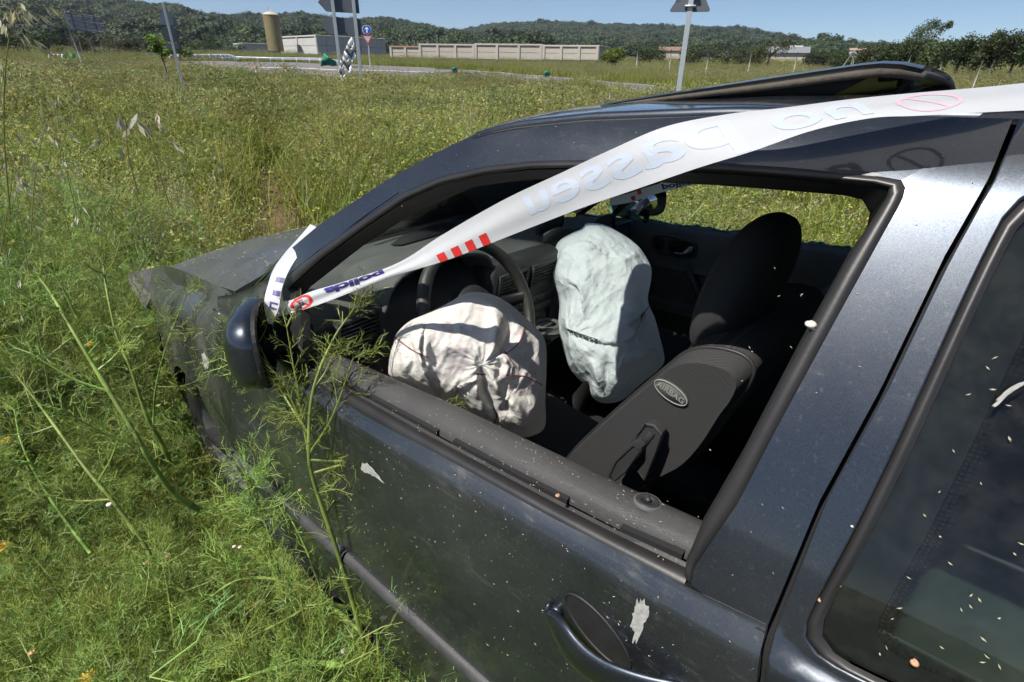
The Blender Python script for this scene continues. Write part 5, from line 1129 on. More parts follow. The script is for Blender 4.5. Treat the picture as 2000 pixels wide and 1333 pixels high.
conc = simple('precast_concrete', (.46, .45, .43), .85, var=.12, nscale=1.2, bmp=.3, bscale=8); conc2 = simple('old_concrete', (.42, .38, .33), .9, var=.2, nscale=2, bmp=.3, bscale=8); dkc = simple('dark_joint', (.10, .10, .10), .9); tile_ = simple('terracotta_coping', (.30, .20, .15), .85, var=.2)
def building(pxs, d, wall_h, name, label, cat, mt, depth=10, panels=6, group=None, split=None, coping=None):
    px_, py_ = pxs[0]; wall_h *= abs(far(px_, py_ - 5, d[0])[2] - far(px_, py_ + 5, d[0])[2]) / 10 * 1180 / d[0]
    """front face runs from pxs[0] to pxs[1]; panels are separate cast slabs in a frame"""
    root = empty(name, (0, 0, 0)); A_ = Vector(far(pxs[0][0], pxs[0][1], d[0])); B_ = Vector(far(pxs[1][0], pxs[1][1], d[1])); root.location = A_; root.location.z = min(A_.z, B_.z); z0 = root.location.z - .8
    A_.z = B_.z = z0; u = (B_ - A_); w_ = u.length; u.normalize(); nrm_ = Vector((u.y, -u.x, 0)); 
    if nrm_.dot(Vector((GX0, GY0, 0)) - A_) < 0: nrm_ = -nrm_
    def wl_(p0, u_, w2, nn, lab=None):
        pn = w2 / nn; rt = Matrix((u_, Vector((-u_.y, u_.x, 0)), Vector((0, 0, 1)))).transposed(); ou = Vector((u_.y, -u_.x, 0)); 
        if ou.dot(Vector((GX0, GY0, 0)) - p0) < 0: ou = -ou
        bb = MB(); bb.box((0, 0, 0), (pn - .10, .22, wall_h * .5 - .05), rt, bev=.008); me = bb.mesh('panel', mt, False)
        for i in range(nn):
            for j in range(2):
                o = bpy.data.objects.new('panel', me); sc.collection.objects.link(o); o.parent = root; o.location = p0 + u_ * pn * (i + .5) + Vector((0, 0, .8 + wall_h * (.25 + .5 * j))) - root.location
        bb = MB(); bb.box(p0 + u_ * w2 / 2 + Vector((0, 0, .4 + wall_h / 2)) - ou * .02 - root.location, (w2, .14, wall_h + .7), rt); bb.build('wall', dkc, root, smooth=False)
        for i in range(nn + 1):
            if i % 3 and nn > 4: continue
            bb = MB(); bb.box(p0 + u_ * pn * i + Vector((0, 0, .8 + wall_h / 2)) + ou * .05 - root.location, (.35, .40, wall_h + .1), rt, bev=.03); bb.build('pillar', mt, root, smooth=False)
        bb = MB(); bb.box(p0 + u_ * w2 / 2 + Vector((0, 0, .8 + wall_h + .08)) + ou * .03 - root.location, (w2 + .4, .45, .22), rt, bev=.03); bb.build('coping', coping or mt, root, smooth=False)
    wl_(A_, u, w_, panels); bk = -nrm_
    wl_(B_, bk, depth, max(2, panels // 2))
    if split: 
        C_ = Vector(far(split[0], split[1], split[2])); C_.z = z0; v_ = C_ - A_; wl_(A_, v_.normalized(), v_.length, 2)
    else: wl_(A_, bk, depth, max(2, panels // 2))
    tag(root, label, cat, group); return root
building(((622, 107), (752, 107)), (104, 112), 3.1, 'warehouse', 'large pale precast concrete hall beyond the road, left wall in full sun', 'building', conc, 18, 8, split=(553, 109, 116))
building(((480, 109), (556, 108)), (122, 124), 2.3, 'storage_shed', 'small white panelled shed left of the tall silo', 'building', conc, 6, 3)
for i, (x0, x1, yb, yt, lab) in enumerate([(765, 850, 113, 96, 'low concrete enclosure nearest the round blue sign, leftmost of the row'), (822, 925, 114, 92, 'low concrete enclosure second in the row, left of the gap'), (930, 1056, 116, 92, 'low concrete enclosure with cracked pale wall in the middle of the row'), (1062, 1166, 117, 95, 'low concrete enclosure at the right end of the row')]):
    d_ = 95 - i * 3; building(((x0, yb), (x1, yb + 1)), (d_, d_ - 2), (yb - yt) / 1180 * d_ + .25, 'enclosure', lab, 'building', conc2, 7, 3, 'low concrete enclosures beyond the road', coping=tile_ if i == 0 else conc2)
sl0 = Vector(far(541, 108, 108)); silo = fit(empty('silo', sl0), 541, 108, 108); tag(silo, 'tall ochre cylindrical silo with domed pale top standing by the sheds', 'silo'); silo.scale.z *= .88
m_, t, out = mat('ochre_ribbed_steel'); p = node(t, 'ShaderNodeBsdfPrincipled', Roughness=.42, Metallic=.25); co = coords(t); L(t, mixc(t, noise_(t, co, 1.2, 6), (.20, .155, .075), (.30, .24, .125)), p.inputs['Base Color']); L(t, p.outputs[0], out.inputs[0])
b = MB(); pr_ = [(.001, .6)]; 
for i in range(23): z = .8 + i * .31; pr_ += [(1.42, z), (1.44, z + .05), (1.42, z + .10)]
b.lathe(pr_ + [(1.42, 7.9)], (0, 0, 0), 32); b.build('silo_body', m_, silo); b = MB(); b.lathe([(1.50, 7.88), (1.42, 8.0), (.9, 8.35), (.25, 8.55), (.001, 8.58)], (0, 0, 0), 32); b.build('silo_dome', simple('pale_dome', (.45, .40, .30), .6), silo)
b = MB(); b.lathe([(.8, -.9), (.8, .9)], (0, 0, 0), 12); b.build('silo_skirt', conc2, silo)
for q_ in range(6): b = MB(); a_ = q_ * math.pi / 3; b.tube([(1.3 * math.cos(a_), 1.3 * math.sin(a_), -1), (1.3 * math.cos(a_), 1.3 * math.sin(a_), .85)], .07, 6); b.build('leg', M['metal_grey'], silo)
b = MB(); b.tube([(-.3, 0, 8.5), (-.3, 0, 9.3), (0, 0, 9.55), (.3, 0, 9.3), (.3, 0, 8.5)], .05, 6); b.build('filler_pipe', M['metal_grey'], silo)
# ---------------------------------------------------------------- the air between here and the hills
b = MB(); b.box((GX0 - 0, GY0, 75), (2500, 2500, 156)); hz = b.build('haze', [], None, smooth=False); tag(hz, kind='stuff')
hm, t, out = mat('thin_summer_haze'); pv = node(t, 'ShaderNodeVolumePrincipled', Density=HAZE); pv.inputs['Color'].default_value = (.80, .88, 1.0, 1); pv.inputs['Anisotropy'].default_value = .2; L(t, pv.outputs[0], out.inputs['Volume']); hz.data.materials.append(hm)
# ---------------------------------------------------------------- road furniture
FITTED = True
gal = simple('galvanised_steel', (.42, .45, .48), .45, .4, var=.12, nscale=12); sgb = simple('sign_back_grey', (.10, .115, .14), .55, .2, var=.1, nscale=3); wht = simple('white_paint', (.78, .78, .78), .5, var=.05)
LAST = [0, 0, 0]
def upright(px, py, d): 
    LAST[:] = [px, py, d]; p = Vector(far(px, py, d)); return p
rgt = Vector((RW[0][0], RW[0][1], 0)).normalized(); 
def frame_at(p): 
    v = Vector((p.x - GX0, p.y - GY0, 0)).normalized(); r_ = Vector((v.y, -v.x, 0)); return r_, v
def post(root, base, h, r_, r=.05, sink=.8):
    b = MB(); b.box(base + Vector((0, 0, h / 2 - sink / 2)), (r * 2, r * 1.3, h + sink), Matrix((r_, Vector((-r_.y, r_.x, 0)), Vector((0, 0, 1)))).transposed(), bev=.01); return b.build('post', gal, root, smooth=False)
def plate_(root, name, pts2, p0, r_, v, off, mt, th=.02):
    lp = [p0 + r_ * x + Vector((0, 0, z)) + v * off for x, z in pts2]; b = MB(); b.prism(lp, v * th); return b.build(name, mt, root, smooth=False, recalc=True)
def rpoly(pts2, rad_=.05, k=4):
    out_ = []; n = len(pts2)
    for i in range(n):
        a, b_, c = Vector(pts2[i - 1]), Vector(pts2[i]), Vector(pts2[(i + 1) % n]); u = (a - b_).normalized() * rad_; w_ = (c - b_).normalized() * rad_
        for q_ in range(k + 1): t_ = q_ / k; out_.append(tuple(((b_ + u) * (1 - t_) ** 2 + b_ * 2 * t_ * (1 - t_) + (b_ + w_) * t_ ** 2)))
    return out_
# right-hand pole with the back of a triangular sign
d = 15.0; p0 = upright(1325, 178, d); r_, v = frame_at(p0); s = fit(empty('warning_sign', p0), *LAST); tag(s, 'back of a grey triangular sign on a galvanised pole above the sunroof', 'road sign'); zero = Vector((0, 0, 0))
post(s, zero, 2.7, r_, .062); plate_(s, 'sign_plate', rpoly([(-.50, 1.86), (.50, 1.86), (0, 2.72)], .09), zero, r_, v, .09, sgb)
b = MB(); 
for z in (1.98, 2.35): b.box(v * .02 + Vector((0, 0, z)), (.26, .22, .05), Matrix((r_, v, Vector((0, 0, 1)))).transposed(), bev=.01)
b.build('clamp', gal, s); plate_(s, 'maker_plate', [(-.36, 2.10), (-.27, 2.10), (-.27, 2.19), (-.36, 2.19)], zero, r_, v, .082, dkc, .008)
# two-legged direction sign seen from behind
d = 24.0; p0 = upright(664, 128, d); r_, v = frame_at(p0); s = fit(empty('direction_sign', p0), *LAST); tag(s, 'two grey arrow boards seen from behind on two galvanised legs', 'road sign'); kx = d / 1180 * .93
for dx in (0, .80): b = MB(); b.box(r_ * dx + Vector((0, 0, 1.5)), (.13, .10, 4.6), Matrix((r_, v, Vector((0, 0, 1)))).transposed(), bev=.015); b.build('leg', gal, s, smooth=False)
for z0_, lab in ((2.02, 'upper arrow board'), (1.18, 'lower arrow board')): plate_(s, 'arrow_board', rpoly([(-.56, z0_ + .36), (-.28, z0_ + .02), (1.0, z0_), (1.0, z0_ + .64), (-.22, z0_ + .68)], .04), zero, r_, v, .09, sgb, .03)
for z0_ in (2.02, 1.18): plate_(s, 'maker_plate', [(.30, z0_ + .08), (.42, z0_ + .08), (.42, z0_ + .14), (.30, z0_ + .14)], zero, r_, v, .08, dkc, .008)
# round blue sign over a give-way triangle
d = 46.0; p0 = upright(722, 118, d); r_, v = frame_at(p0); s = fit(empty('give_way_sign', p0), *LAST); tag(s, 'round blue arrow sign above a red bordered give way triangle', 'road sign'); bl = simple('sign_blue', (.02, .08, .42), .4, var=.05); rdp = simple('sign_red', (.45, .03, .03), .4, var=.05)
post(s, zero, 2.6, r_, .04); cc = [(.34 * math.cos(a_), 2.26 + .34 * math.sin(a_)) for a_ in np.linspace(0, 2 * math.pi, 29)[:-1]]; plate_(s, 'blue_disc', cc, zero, r_, v, -.09, wht, .02); plate_(s, 'blue_face', [(x * .92, 2.26 + (z - 2.26) * .92) for x, z in cc], zero, r_, v, -.10, bl, .008)
plate_(s, 'white_arrow', [(-.045, 2.04), (.045, 2.04), (.045, 2.33), (.14, 2.26), (.14, 2.34), (0, 2.47), (-.14, 2.34), (-.14, 2.26), (-.045, 2.33)], zero, r_, v, -.106, wht, .004)
plate_(s, 'triangle_border', [(-.42, 1.86), (.42, 1.86), (0, 1.12)], zero, r_, v, -.09, rdp); plate_(s, 'triangle_face', [(-.28, 1.78), (.28, 1.78), (0, 1.28)], zero, r_, v, -.10, simple('sign_white_shade', (.45, .45, .45), .5), .008)
# left-hand pole with triangle, disc and small plates
d = 17.5; p0 = upright(346, 122, d); r_, v = frame_at(p0); s = fit(empty('warning_sign', p0), *LAST); tag(s, 'leaning looking pole with triangle, disc and small plate from behind, at the left verge', 'road sign')
tagl = 'pole with triangular, round and small plates seen from behind at the left verge'; s['label'] = tagl
post(s, zero, 1.66, r_, .036); plate_(s, 'sign_plate', rpoly([(-.28, 1.05), (.30, 1.05), (.0, 1.62)], .05), zero, r_, v, .06, simple('sign_back_blue', (.14, .17, .22), .5, .2)); plate_(s, 'round_plate', [(.24 * math.cos(a_), .80 + .24 * math.sin(a_)) for a_ in np.linspace(0, 2 * math.pi, 25)[:-1]], zero, r_, v, .06, simple('sign_back_teal', (.06, .085, .10), .5, .2)); plate_(s, 'small_plate', [(-.22, .38), (.22, .38), (.22, .54), (-.22, .54)], zero, r_, v, .06, sgb)
# billboard, lamp pole
d = 75.0; p0 = upright(190, 112, d); r_, v = frame_at(p0); s = fit(empty('billboard', p0), *LAST); tag(s, 'back of a slatted grey billboard standing before the wooded hill', 'billboard'); bbm = simple('billboard_steel', (.26, .27, .31), .5, .3)
tl2 = rad(-8)
for i in range(9): 
    z = 2.9 + i * .235; plate_(s, 'slat', [(-2.25 - i * .02, z + .3), (1.7, z + .02), (1.7, z + .21), (-2.25 - i * .02, z + .49)], zero, r_, v, 0, bbm, .04)
for dx in (-1.6, -.3, 1.0): b = MB(); b.tube([r_ * dx + Vector((0, 0, -1)), r_ * dx + Vector((0, 0, 5.1))], .07, 6); b.build('post', dkc, s)
for z in (3.1, 4.1, 4.9): b = MB(); b.tube([r_ * -2.2 + Vector((0, 0, z + .25)) - v * .06, r_ * 1.7 + Vector((0, 0, z)) - v * .06], .05, 6); b.build('rail', dkc, s)
d = 40.0; p0 = upright(159, 114, d); s = fit(empty('lamp_pole', p0), *LAST); tag(s, 'thin pale pole leaning left in front of the billboard', 'pole'); b = MB(); r_, v = frame_at(p0); b.tube([Vector((0, 0, -1)), r_ * -.28 + Vector((0, 0, 2.5))], [.05, .035], 8); b.build('shaft', gal, s)
# guard rails
def rail(pts_, d_, label, h=.62):
    P3 = [Vector(far(px, py, dd)) for (px, py), dd in zip(pts_, d_)]; s = empty('guard_rail', P3[0]); tag(s, label, 'guard rail'); o0 = P3[0]
    P4 = [Vector(q_) for q_ in spline([tuple(p) for p in P3], 40)]
    b = MB(); P = []
    for p in P4:
        r_, v = frame_at(p); q_ = p - o0; P.append([tuple(q_ + Vector((0, 0, -.02)) + v * .04), tuple(q_ + Vector((0, 0, -.05)) - v * .0), tuple(q_ + Vector((0, 0, -.10)) - v * .05), tuple(q_ + Vector((0, 0, -.15)) + v * .02), tuple(q_ + Vector((0, 0, -.20)) - v * .05), tuple(q_ + Vector((0, 0, -.26))), tuple(q_ + Vector((0, 0, -.29)) + v * .04)])
    b.shell(np.array(P), .012, (0, 0, 1)); b.build('beam', gal, s, recalc=True)
    for p in P4[::3]:
        b = MB(); b.box(p - o0 + Vector((0, 0, -.42)), (.09, .09, .78)); b.build('post', gal, s)
rail([(395, 106), (460, 110), (540, 112), (620, 113), (664, 117)], [76, 74, 72, 66, 58], 'long steel guard rail along the far edge of the road')
rail([(330, 107), (400, 106), (445, 106), (465, 112)], [72, 72, 72, 72], 'short steel guard rail section ramping down beside the silo shed')
# traffic cones
def cone(px, py, d, lab):
    p0 = upright(px, py, d); s = fit(empty('traffic_cone', p0), *LAST); tag(s, lab, 'traffic cone', 'cones on the road'); og = simple('cone_orange', (.62, .07, .03), .5, var=.1)
    b = MB(); b.lathe([(.145, .04), (.118, .20)], (0, 0, 0), 16); b.lathe([(.065, .55), (.030, .78), (.02, .79), (.0001, .79)], (0, 0, 0), 16); b.build('cone_body', og, s); b = MB(); b.lathe([(.118, .20), (.065, .55)], (0, 0, 0), 16); b.build('reflective_sleeve', wht, s); b = MB(); b.box((0, 0, .02), (.38, .38, .04), bev=.01); b.build('base', og, s)
cone(505, 159, 30.5, 'orange and white traffic cone on the road, left one of the pair'); cone(562, 156, 31.5, 'orange and white traffic cone on the road, right one of the pair')
# chevron sheets fallen in the grass, green netting
def sheet(name, outline, d, label, cat, mt, stripes=None, seed=0, amp=.06):
    p0 = upright(*np.mean(outline, axis=0), d); r_, v = frame_at(p0); s = fit(empty(name, p0), *LAST); tag(s, label, cat); k_ = d / 1180.0
    o = [((x - np.mean([q_[0] for q_ in outline])) * k_ * .93, -(y - np.mean([q_[1] for q_ in outline])) * k_) for x, y in outline]
    bm = bmesh.new(); vs = [bm.verts.new((x, 0, z)) for x, z in o]; bm.faces.new(vs); bmesh.ops.triangulate(bm, faces=bm.faces)
    for _ in range(4): bmesh.ops.subdivide_edges(bm, edges=[e for e in bm.edges if e.calc_length() > .09], cuts=1); bmesh.ops.triangulate(bm, faces=bm.faces)
    b = [MB(), MB()]; me_v = []
    for q_ in bm.verts: x, z = q_.co.x, q_.co.z; me_v.append(r_ * x + Vector((0, 0, z)) + v * (amp * math.sin(x * 12 + z * 4 + seed) + amp * .6 * math.sin(x * 5 - z * 9)))
    bm.verts.index_update(); F0 = []; F1 = []
    for f in bm.faces:
        c = f.calc_center_median(); st = stripes and (math.floor((c.z + abs((c.x * 3.2) % 1.0 - .5) * .55) / .17) % 2 == 0); (F1 if st else F0).append(tuple(q_.index for q_ in f.verts))
    bm.free()
    for nm, F_, m1 in (('fabric', F0, mt), ('grey_chevron', F1, stripes)):
        if F_:
            bb = MB(); bb.add(me_v, F_); oo = bb.build(nm, m1, s); sm = oo.modifiers.new('thickness', 'SOLIDIFY'); sm.thickness = .006
gy = simple('chevron_grey', (.15, .16, .19), .6); gn = simple('green_netting', (.03, .22, .16), .6, var=.3, nscale=6)
sheet('chevron_sheet', [(690, 73), (694, 78), (692, 92), (697, 100), (694, 115), (686, 124), (684, 118), (676, 125), (675, 112), (668, 104), (676, 94), (681, 84)], 22.0, 'largest white and grey chevron board standing bent against the sign legs', 'chevron board', wht, gy, 1)
sheet('chevron_sheet', [(676, 100), (681, 108), (684, 122), (688, 136), (684, 146), (679, 142), (674, 130), (668, 122), (671, 110)], 21.5, 'middle white and grey chevron board twisted below the largest one', 'chevron board', wht, gy, 2)
sheet('chevron_sheet', [(667, 118), (671, 124), (673, 136), (670, 146), (672, 153), (666, 152), (661, 140), (665, 128)], 21.0, 'smallest chevron board lying lowest in the grass', 'chevron board', wht, gy, 3)
sheet('green_netting', [(634, 104), (642, 112), (655, 118), (664, 127), (650, 130), (640, 128), (624, 130), (628, 118)], 27.0, 'crumpled green netting heaped in the grass beside the sign legs', 'netting', gn, None, 4, .12)
for (px, py, lab) in ((888, 138, 'small green net bundle at the road edge, left one'), (1068, 146, 'small green net bundle at the road edge, right one'), (470, 140, 'green netting scrap by the road left of the cones')): sheet('green_netting', [(px - 6, py - 5), (px + 3, py - 7), (px + 7, py - 2), (px + 5, py + 5), (px - 5, py + 5)], 30, lab, 'netting', gn, None, 5, .08)
# distant vehicles
def far_car(px, py, d, col, label, wlen=2.2, h=1.45, hd=0.3, tall=1.0):
    p0 = upright(px, py, d); r_, v = frame_at(p0); rt = Matrix((r_, v, Vector((0, 0, 1)))).transposed(); s = fit(empty('parked_car', p0), *LAST); tag(s, label, 'car', 'vehicles on the far road'); cm_ = simple('body_colour', col, .35, coat=.6, var=.05)
    L2 = wlen; prof_ = [(-L2, .25), (-L2, .75), (-L2 * .55, .85 * tall), (-L2 * .30, h * tall), (L2 * .55, h * tall), (L2 * .85, .95 * tall), (L2, .85), (L2, .25)]
    b = MB(); b.prism([rt @ Vector((x, -.8, z)) for x, z in prof_], rt @ Vector((0, 1.6, 0))); b.build('body', cm_, s, smooth=False, recalc=True)
    b = MB(); b.prism([rt @ Vector((x, -.815, z)) for x, z in ((-L2 * .48, .90 * tall), (-L2 * .28, (h - .10) * tall), (L2 * .50, (h - .10) * tall), (L2 * .72, .95 * tall))], rt @ Vector((0, 1.63, 0))); b.build('side_windows', M['glass_dark'] if False else M['black'], s, smooth=False, recalc=True)
    for x in (-L2 * .62, L2 * .62):
        b = MB(); b.lathe([(.001, -.10), (.31, -.10), (.33, 0), (.31, .10), (.001, .10)], rt @ Vector((x, -.75, .32)), 18, rot=rt @ Matrix.Rotation(rad(90), 3, 'X')); b.build('wheel', M['rubber'], s)
far_car(225, 115, 95, (.35, .38, .42), 'silver blue hatchback on the far road below the billboard'); far_car(303, 116, 85, (.75, .75, .74), 'white pickup on the far road behind the bright green sapling', 2.1, 1.5)
# bins and barrier at the far left
for (px, d_, lab) in ((127, 60, 'bright green crate on the far road, left one'), (144, 60, 'bright green crate on the far road, right one')):
    p0 = upright(px, 113, d_); s = fit(empty('green_crate', p0), *LAST); tag(s, lab, 'crate', 'green crates at the far road'); b = MB(); b.box((0, 0, .20), (.62, .45, .40), bev=.04); b.build('crate_body', simple('crate_green', (.03, .42, .16), .5), s); b = MB(); b.box((0, 0, .42), (.66, .5, .05), bev=.02); b.build('crate_rim', gn, s)
p0 = upright(110, 117, 55); r_, v = frame_at(p0); s = fit(empty('barrier', p0), *LAST); tag(s, 'red and white striped road barrier at the far left verge', 'barrier'); rt = Matrix((r_, v, Vector((0, 0, 1)))).transposed()
for i in range(8): b = MB(); b.box(rt @ Vector((-.7 + i * .2, 0, .42)), (.2, .04, .16), rt); b.build('stripe', wht if i % 2 else rdp, s)
for x in (-.6, .6): b = MB(); b.box(rt @ Vector((x, 0, .15)), (.06, .3, .5), rt); b.build('leg', wht, s)
# fence posts along the right-hand field
pm = simple('weathered_post', (.45, .45, .43), .85, var=.2)
for i, (xt, yt, xb, yb, d_, lab) in enumerate([(1247, 88, 1244, 122, 52, 'thin leaning'), (1312, 92, 1309, 124, 50, 'short leaning'), (1386, 96, 1380, 132, 46, 'pale leaning'), (1470, 96, 1463, 128, 44, 'tall pale'), (1560, 96, 1553, 128, 42, 'straight pale'), (1781, 104, 1776, 118, 36, 'short half hidden'), (1926, 102, 1906, 155, 24, 'tall leaning metal'), (1843, 118, 1838, 128, 34, 'low')]):
    p0 = upright(xb, yb, d_); p1 = Vector(far(xt, yt, d_)); s = fit(empty('fence_post', p0), *LAST); tag(s, ['thin fence post right of the low concrete enclosures', 'fence post just left of the tall sign pole', 'pale fence post just right of the tall sign pole', 'pale fence post before the grassy clearing', 'pale fence post before the long grey shed', 'short fence post showing above the sunroof lip', 'leaning metal fence post nearest the right edge', 'low fence post between the sunroof and the leaning metal post'][i], 'fence post', 'fence posts along the field')
    b = MB(); b.tube([Vector((0, 0, -.8)), p1 - p0], .035 if d_ > 30 else .03, 8); b.build('shaft', pm, s)
p0 = upright(1660, 132, 40); s = fit(empty('tripod_mast', p0), *LAST); r_, v = frame_at(p0); tag(s, 'pale three legged mast standing behind the sunroof', 'mast')
for x in (-.75, .28, .05): b = MB(); b.tube([r_ * x + Vector((0, 0, -.5)), r_ * (.0 + x * .05) + Vector((0, 0, 1.05))], .022, 6); b.build('leg', pm, s)
b = MB(); b.box(Vector((0, 0, 1.05)), (.14, .14, .05)); b.build('head_plate', pm, s)
def small_house(px, py, d, w_, h, label, roofc, wallc=(.45, .40, .33)):
    p0 = upright(px, py, d); r_, v = frame_at(p0); rt = Matrix((r_, v, Vector((0, 0, 1)))).transposed(); s = fit(empty('house', p0), *LAST); tag(s, label, 'house'); b = MB(); b.box(Vector((0, 0, h / 2 - 1)), (w_, w_ * .6, h + 2), rt); b.build('wall', simple('house_wall', wallc, .9), s, smooth=False)
    b = MB(); b.prism([rt @ Vector((-w_ * .55, y_, z_)) for y_, z_ in ((-w_ * .36, h), (w_ * .36, h), (0, h + w_ * .16))], rt @ Vector((w_ * 1.1, 0, 0))); b.build('roof', simple('house_roof', roofc, .85), s, smooth=False)
small_house(1312, 108, 170, 7, 1.2, 'house with terracotta roof between the tree crowns', (.20, .125, .09)); small_house(1535, 113, 120, 8, .9, 'long grey roofed shed at the edge of the trees', (.17, .18, .19)); small_house(1553, 104, 121, 2.4, 1.1, 'small pale box building above the grey shed roof', (.38, .38, .36), (.3, .3, .3)); small_house(1673, 106, 200, 5, 1.2, 'tiny white house at the foot of the ridge', (.3, .2, .15), (.5, .48, .44))
# nearer trees and shrubs, each on its own trunk
M['tree'] = leafmat('field_tree_leaves', .5, .35)
bark = simple('bark', (.10, .085, .065), .95, var=.3, nscale=6, bmp=.5, bscale=20)
def tree(name, px, py, d, rw, hh, col, label, cat, seed, group=None, n=1400, lobes=12, leaf=.10, spread=None):
    p0 = upright(px, py, d); s = fit(empty(name, p0), *LAST); tag(s, label, cat, group); r_ = random.Random(seed); lb = LB(); lob = []
    for i in range(lobes):
        q_ = spread[i % len(spread)] if spread else (r_.uniform(-.7, .7), r_.uniform(.15, .85), r_.uniform(.28, .45)); rr_2, vv = frame_at(p0); lob.append((rr_2 * q_[0] * rw + vv * r_.uniform(-.5, .5) * rw + Vector((0, 0, q_[1] * hh)), q_[2] * rw))
    for i in range(n):
        c_, rr = lob[r_.randrange(lobes)]; dd = Vector((r_.gauss(0, 1), r_.gauss(0, 1), r_.gauss(.15, 1))).normalized(); p = c_ + dd * rr * r_.uniform(.35, 1.15) * Vector((1, 1, .8)).z ** 0; tv = Vector((r_.gauss(0, 1), r_.gauss(0, 1), r_.gauss(0, .7))).normalized() * leaf * r_.uniform(.7, 1.5); lb.leaf(p, tv, leaf * .4, (dd + Vector((r_.gauss(0, .5), r_.gauss(0, .5), .4))).normalized(), jit(r_, col, .35))
    me = lb.mesh('crown', M['tree']); o = bpy.data.objects.new('crown', me); sc.collection.objects.link(o); o.parent = s
    b = MB(); b.tube([(0, 0, -.8), (.04 * hh, 0, hh * .4), (0, 0, hh * .75)], [.05 * rw + .03, .035 * rw + .02, .02], 7)
    for c_, rr in lob[:7]: b.tube([(0, 0, hh * .3), tuple(c_ * .6 + Vector((0, 0, hh * .2))), tuple(c_)], [.03 * rw, .02 * rw, .008 * rw], 5)
    b.build('trunk', bark, s); return s
tree('umbrella_tree', 1790, 130, 62, 2.6, 4.5, (.060, .085, .026), 'lone tree with flat uneven crown standing above the hedge', 'tree', 5, n=2600, leaf=.17, spread=[(-.55, .55, .3), (-.3, .75, .32), (0, .88, .3), (.2, .95, .22), (.75, .92, .16), (.5, .85, .2), (-.1, .6, .4), (.3, .6, .35), (-.6, .40, .35), (.15, .4, .4)])
hedge = [(1600, 3.2, 1.6, 70), (1655, 3.2, 1.7, 66), (1700, 2.6, 2.4, 60), (1735, 2.6, 2.7, 58), (1775, 2.8, 2.4, 56), (1830, 2.6, 2.6, 54), (1868, 2.4, 2.7, 50), (1905, 2.4, 3.0, 48), (1935, 2.0, 3.3, 46), (1975, 2.2, 2.8, 44), (2020, 2.4, 3.0, 42), (2080, 2.6, 3.0, 40)]
hl = ['low dark shrub at the hedge end beside the grey shed', 'rounded dark shrub behind the tripod mast', 'shrub rising at the left end of the hedge', 'dense shrub left of the lone tree', 'shrub at the foot of the lone tree', 'shrub right of the lone tree behind the sunroof', 'mid green shrub in the hedge with white grass before it', 'bushy shrub left of the spiky topped one', 'tallest shrub with a spiky thin top near the right edge', 'dark shrub at the right edge of the view', 'shrub cut by the right edge of the picture', 'last shrub of the hedge outside the right edge']
for i, (px, rw, hh, d_) in enumerate(hedge): tree('hedge_shrub', px, 132, d_, rw * .8, hh * .85, [(.040, .058, .020), (.050, .072, .022), (.062, .080, .024)][i % 3], hl[i], 'shrub', 20 + i, 'shrubs of the hedge at the right', 3600, 16, .17)
for i, (px, py, d_, rw, hh, c_, lb_) in enumerate([(317, 114, 20.0, .42, .82, (.15, .20, .035), 'bright yellow green sapling beside the left sign pole'), (1196, 120, 60, 1.4, 1.0, (.14, .19, .03), 'yellow green bush right of the concrete enclosures'), (352, 112, 70, 1.6, 1.6, (.10, .14, .03), 'yellowish bush behind the left sign pole'), (100, 112, 80, 2.4, 3.6, (.055, .08, .025), 'green roadside tree left of the leaning pole'), (40, 112, 78, 2.6, 3.8, (.045, .07, .02), 'dark roadside tree at the left edge'), (175, 113, 82, 2.4, 3.0, (.10, .11, .05), 'pale reedy bush under the billboard'), (235, 112, 84, 2.6, 3.4, (.09, .10, .045), 'pale reedy bush right of the billboard'), (275, 112, 84, 2.2, 2.8, (.07, .09, .035), 'grey green bush between the far cars'), (400, 108, 110, 3.2, 3.0, (.04, .065, .02), 'round dark tree left of the storage shed'), (1350, 122, 75, 2.6, 1.6, (.07, .09, .035), 'low olive bush right of the tall sign pole'), (1420, 122, 72, 3.0, 1.9, (.06, .08, .03), 'wide olive bush in front of the clearing'), (1500, 122, 70, 3.0, 2.2, (.085, .10, .03), 'yellow tinged tree beside the grey shed'), (1270, 118, 80, 2.6, 1.7, (.045, .07, .02), 'dark bush left of the tall sign pole'), (460, 108, 118, 2.6, 2.0, (.05, .08, .02), 'small tree standing on the slope by the clearing')]):
    tree('roadside_bush', px, py, d_, rw, hh, c_, lb_, 'bush', 60 + i, None, 2400 if rw > 1 else 900, 12, .17 if rw > 1 else .085)
# ---------------------------------------------------------------- vegetation of the field
M['grass'] = leafmat('meadow_grass_blades', .5, .42, .35, (.22, .21, .05)); M['straw'] = leafmat('seed_heads', .7, .35, .5, (.20, .24, .05)); M['fennel'] = leafmat('fennel_threads', .45, .30); M['herb'] = leafmat('herb_leaves', .5, .38)
GREEN = (.20, .265, .032); DEEP = (.088, .150, .022); YEL = (.38, .36, .060); STRAW = (.56, .49, .22); FEN = (.26, .35, .085); PALE = (.50, .48, .18)
def blade(lb, r_, x, y, h, w_, bend, col, z=0.0, seg=4):
    a_ = r_.uniform(0, 6.283); dr = Vector((math.cos(a_), math.sin(a_), 0)); sd = Vector((-dr.y, dr.x, 0)); pts = []; ws = []
    for i in range(seg + 1):
        f = i / seg; pts.append(Vector((x, y, z)) + dr * bend * f * f + Vector((0, 0, h * (f - .32 * (bend / max(h, .01)) * f ** 3)))); ws.append(w_ * (1 - f ** 1.6) + .0002)
    lb.strip(pts, ws, sd, col); return pts[-1], dr
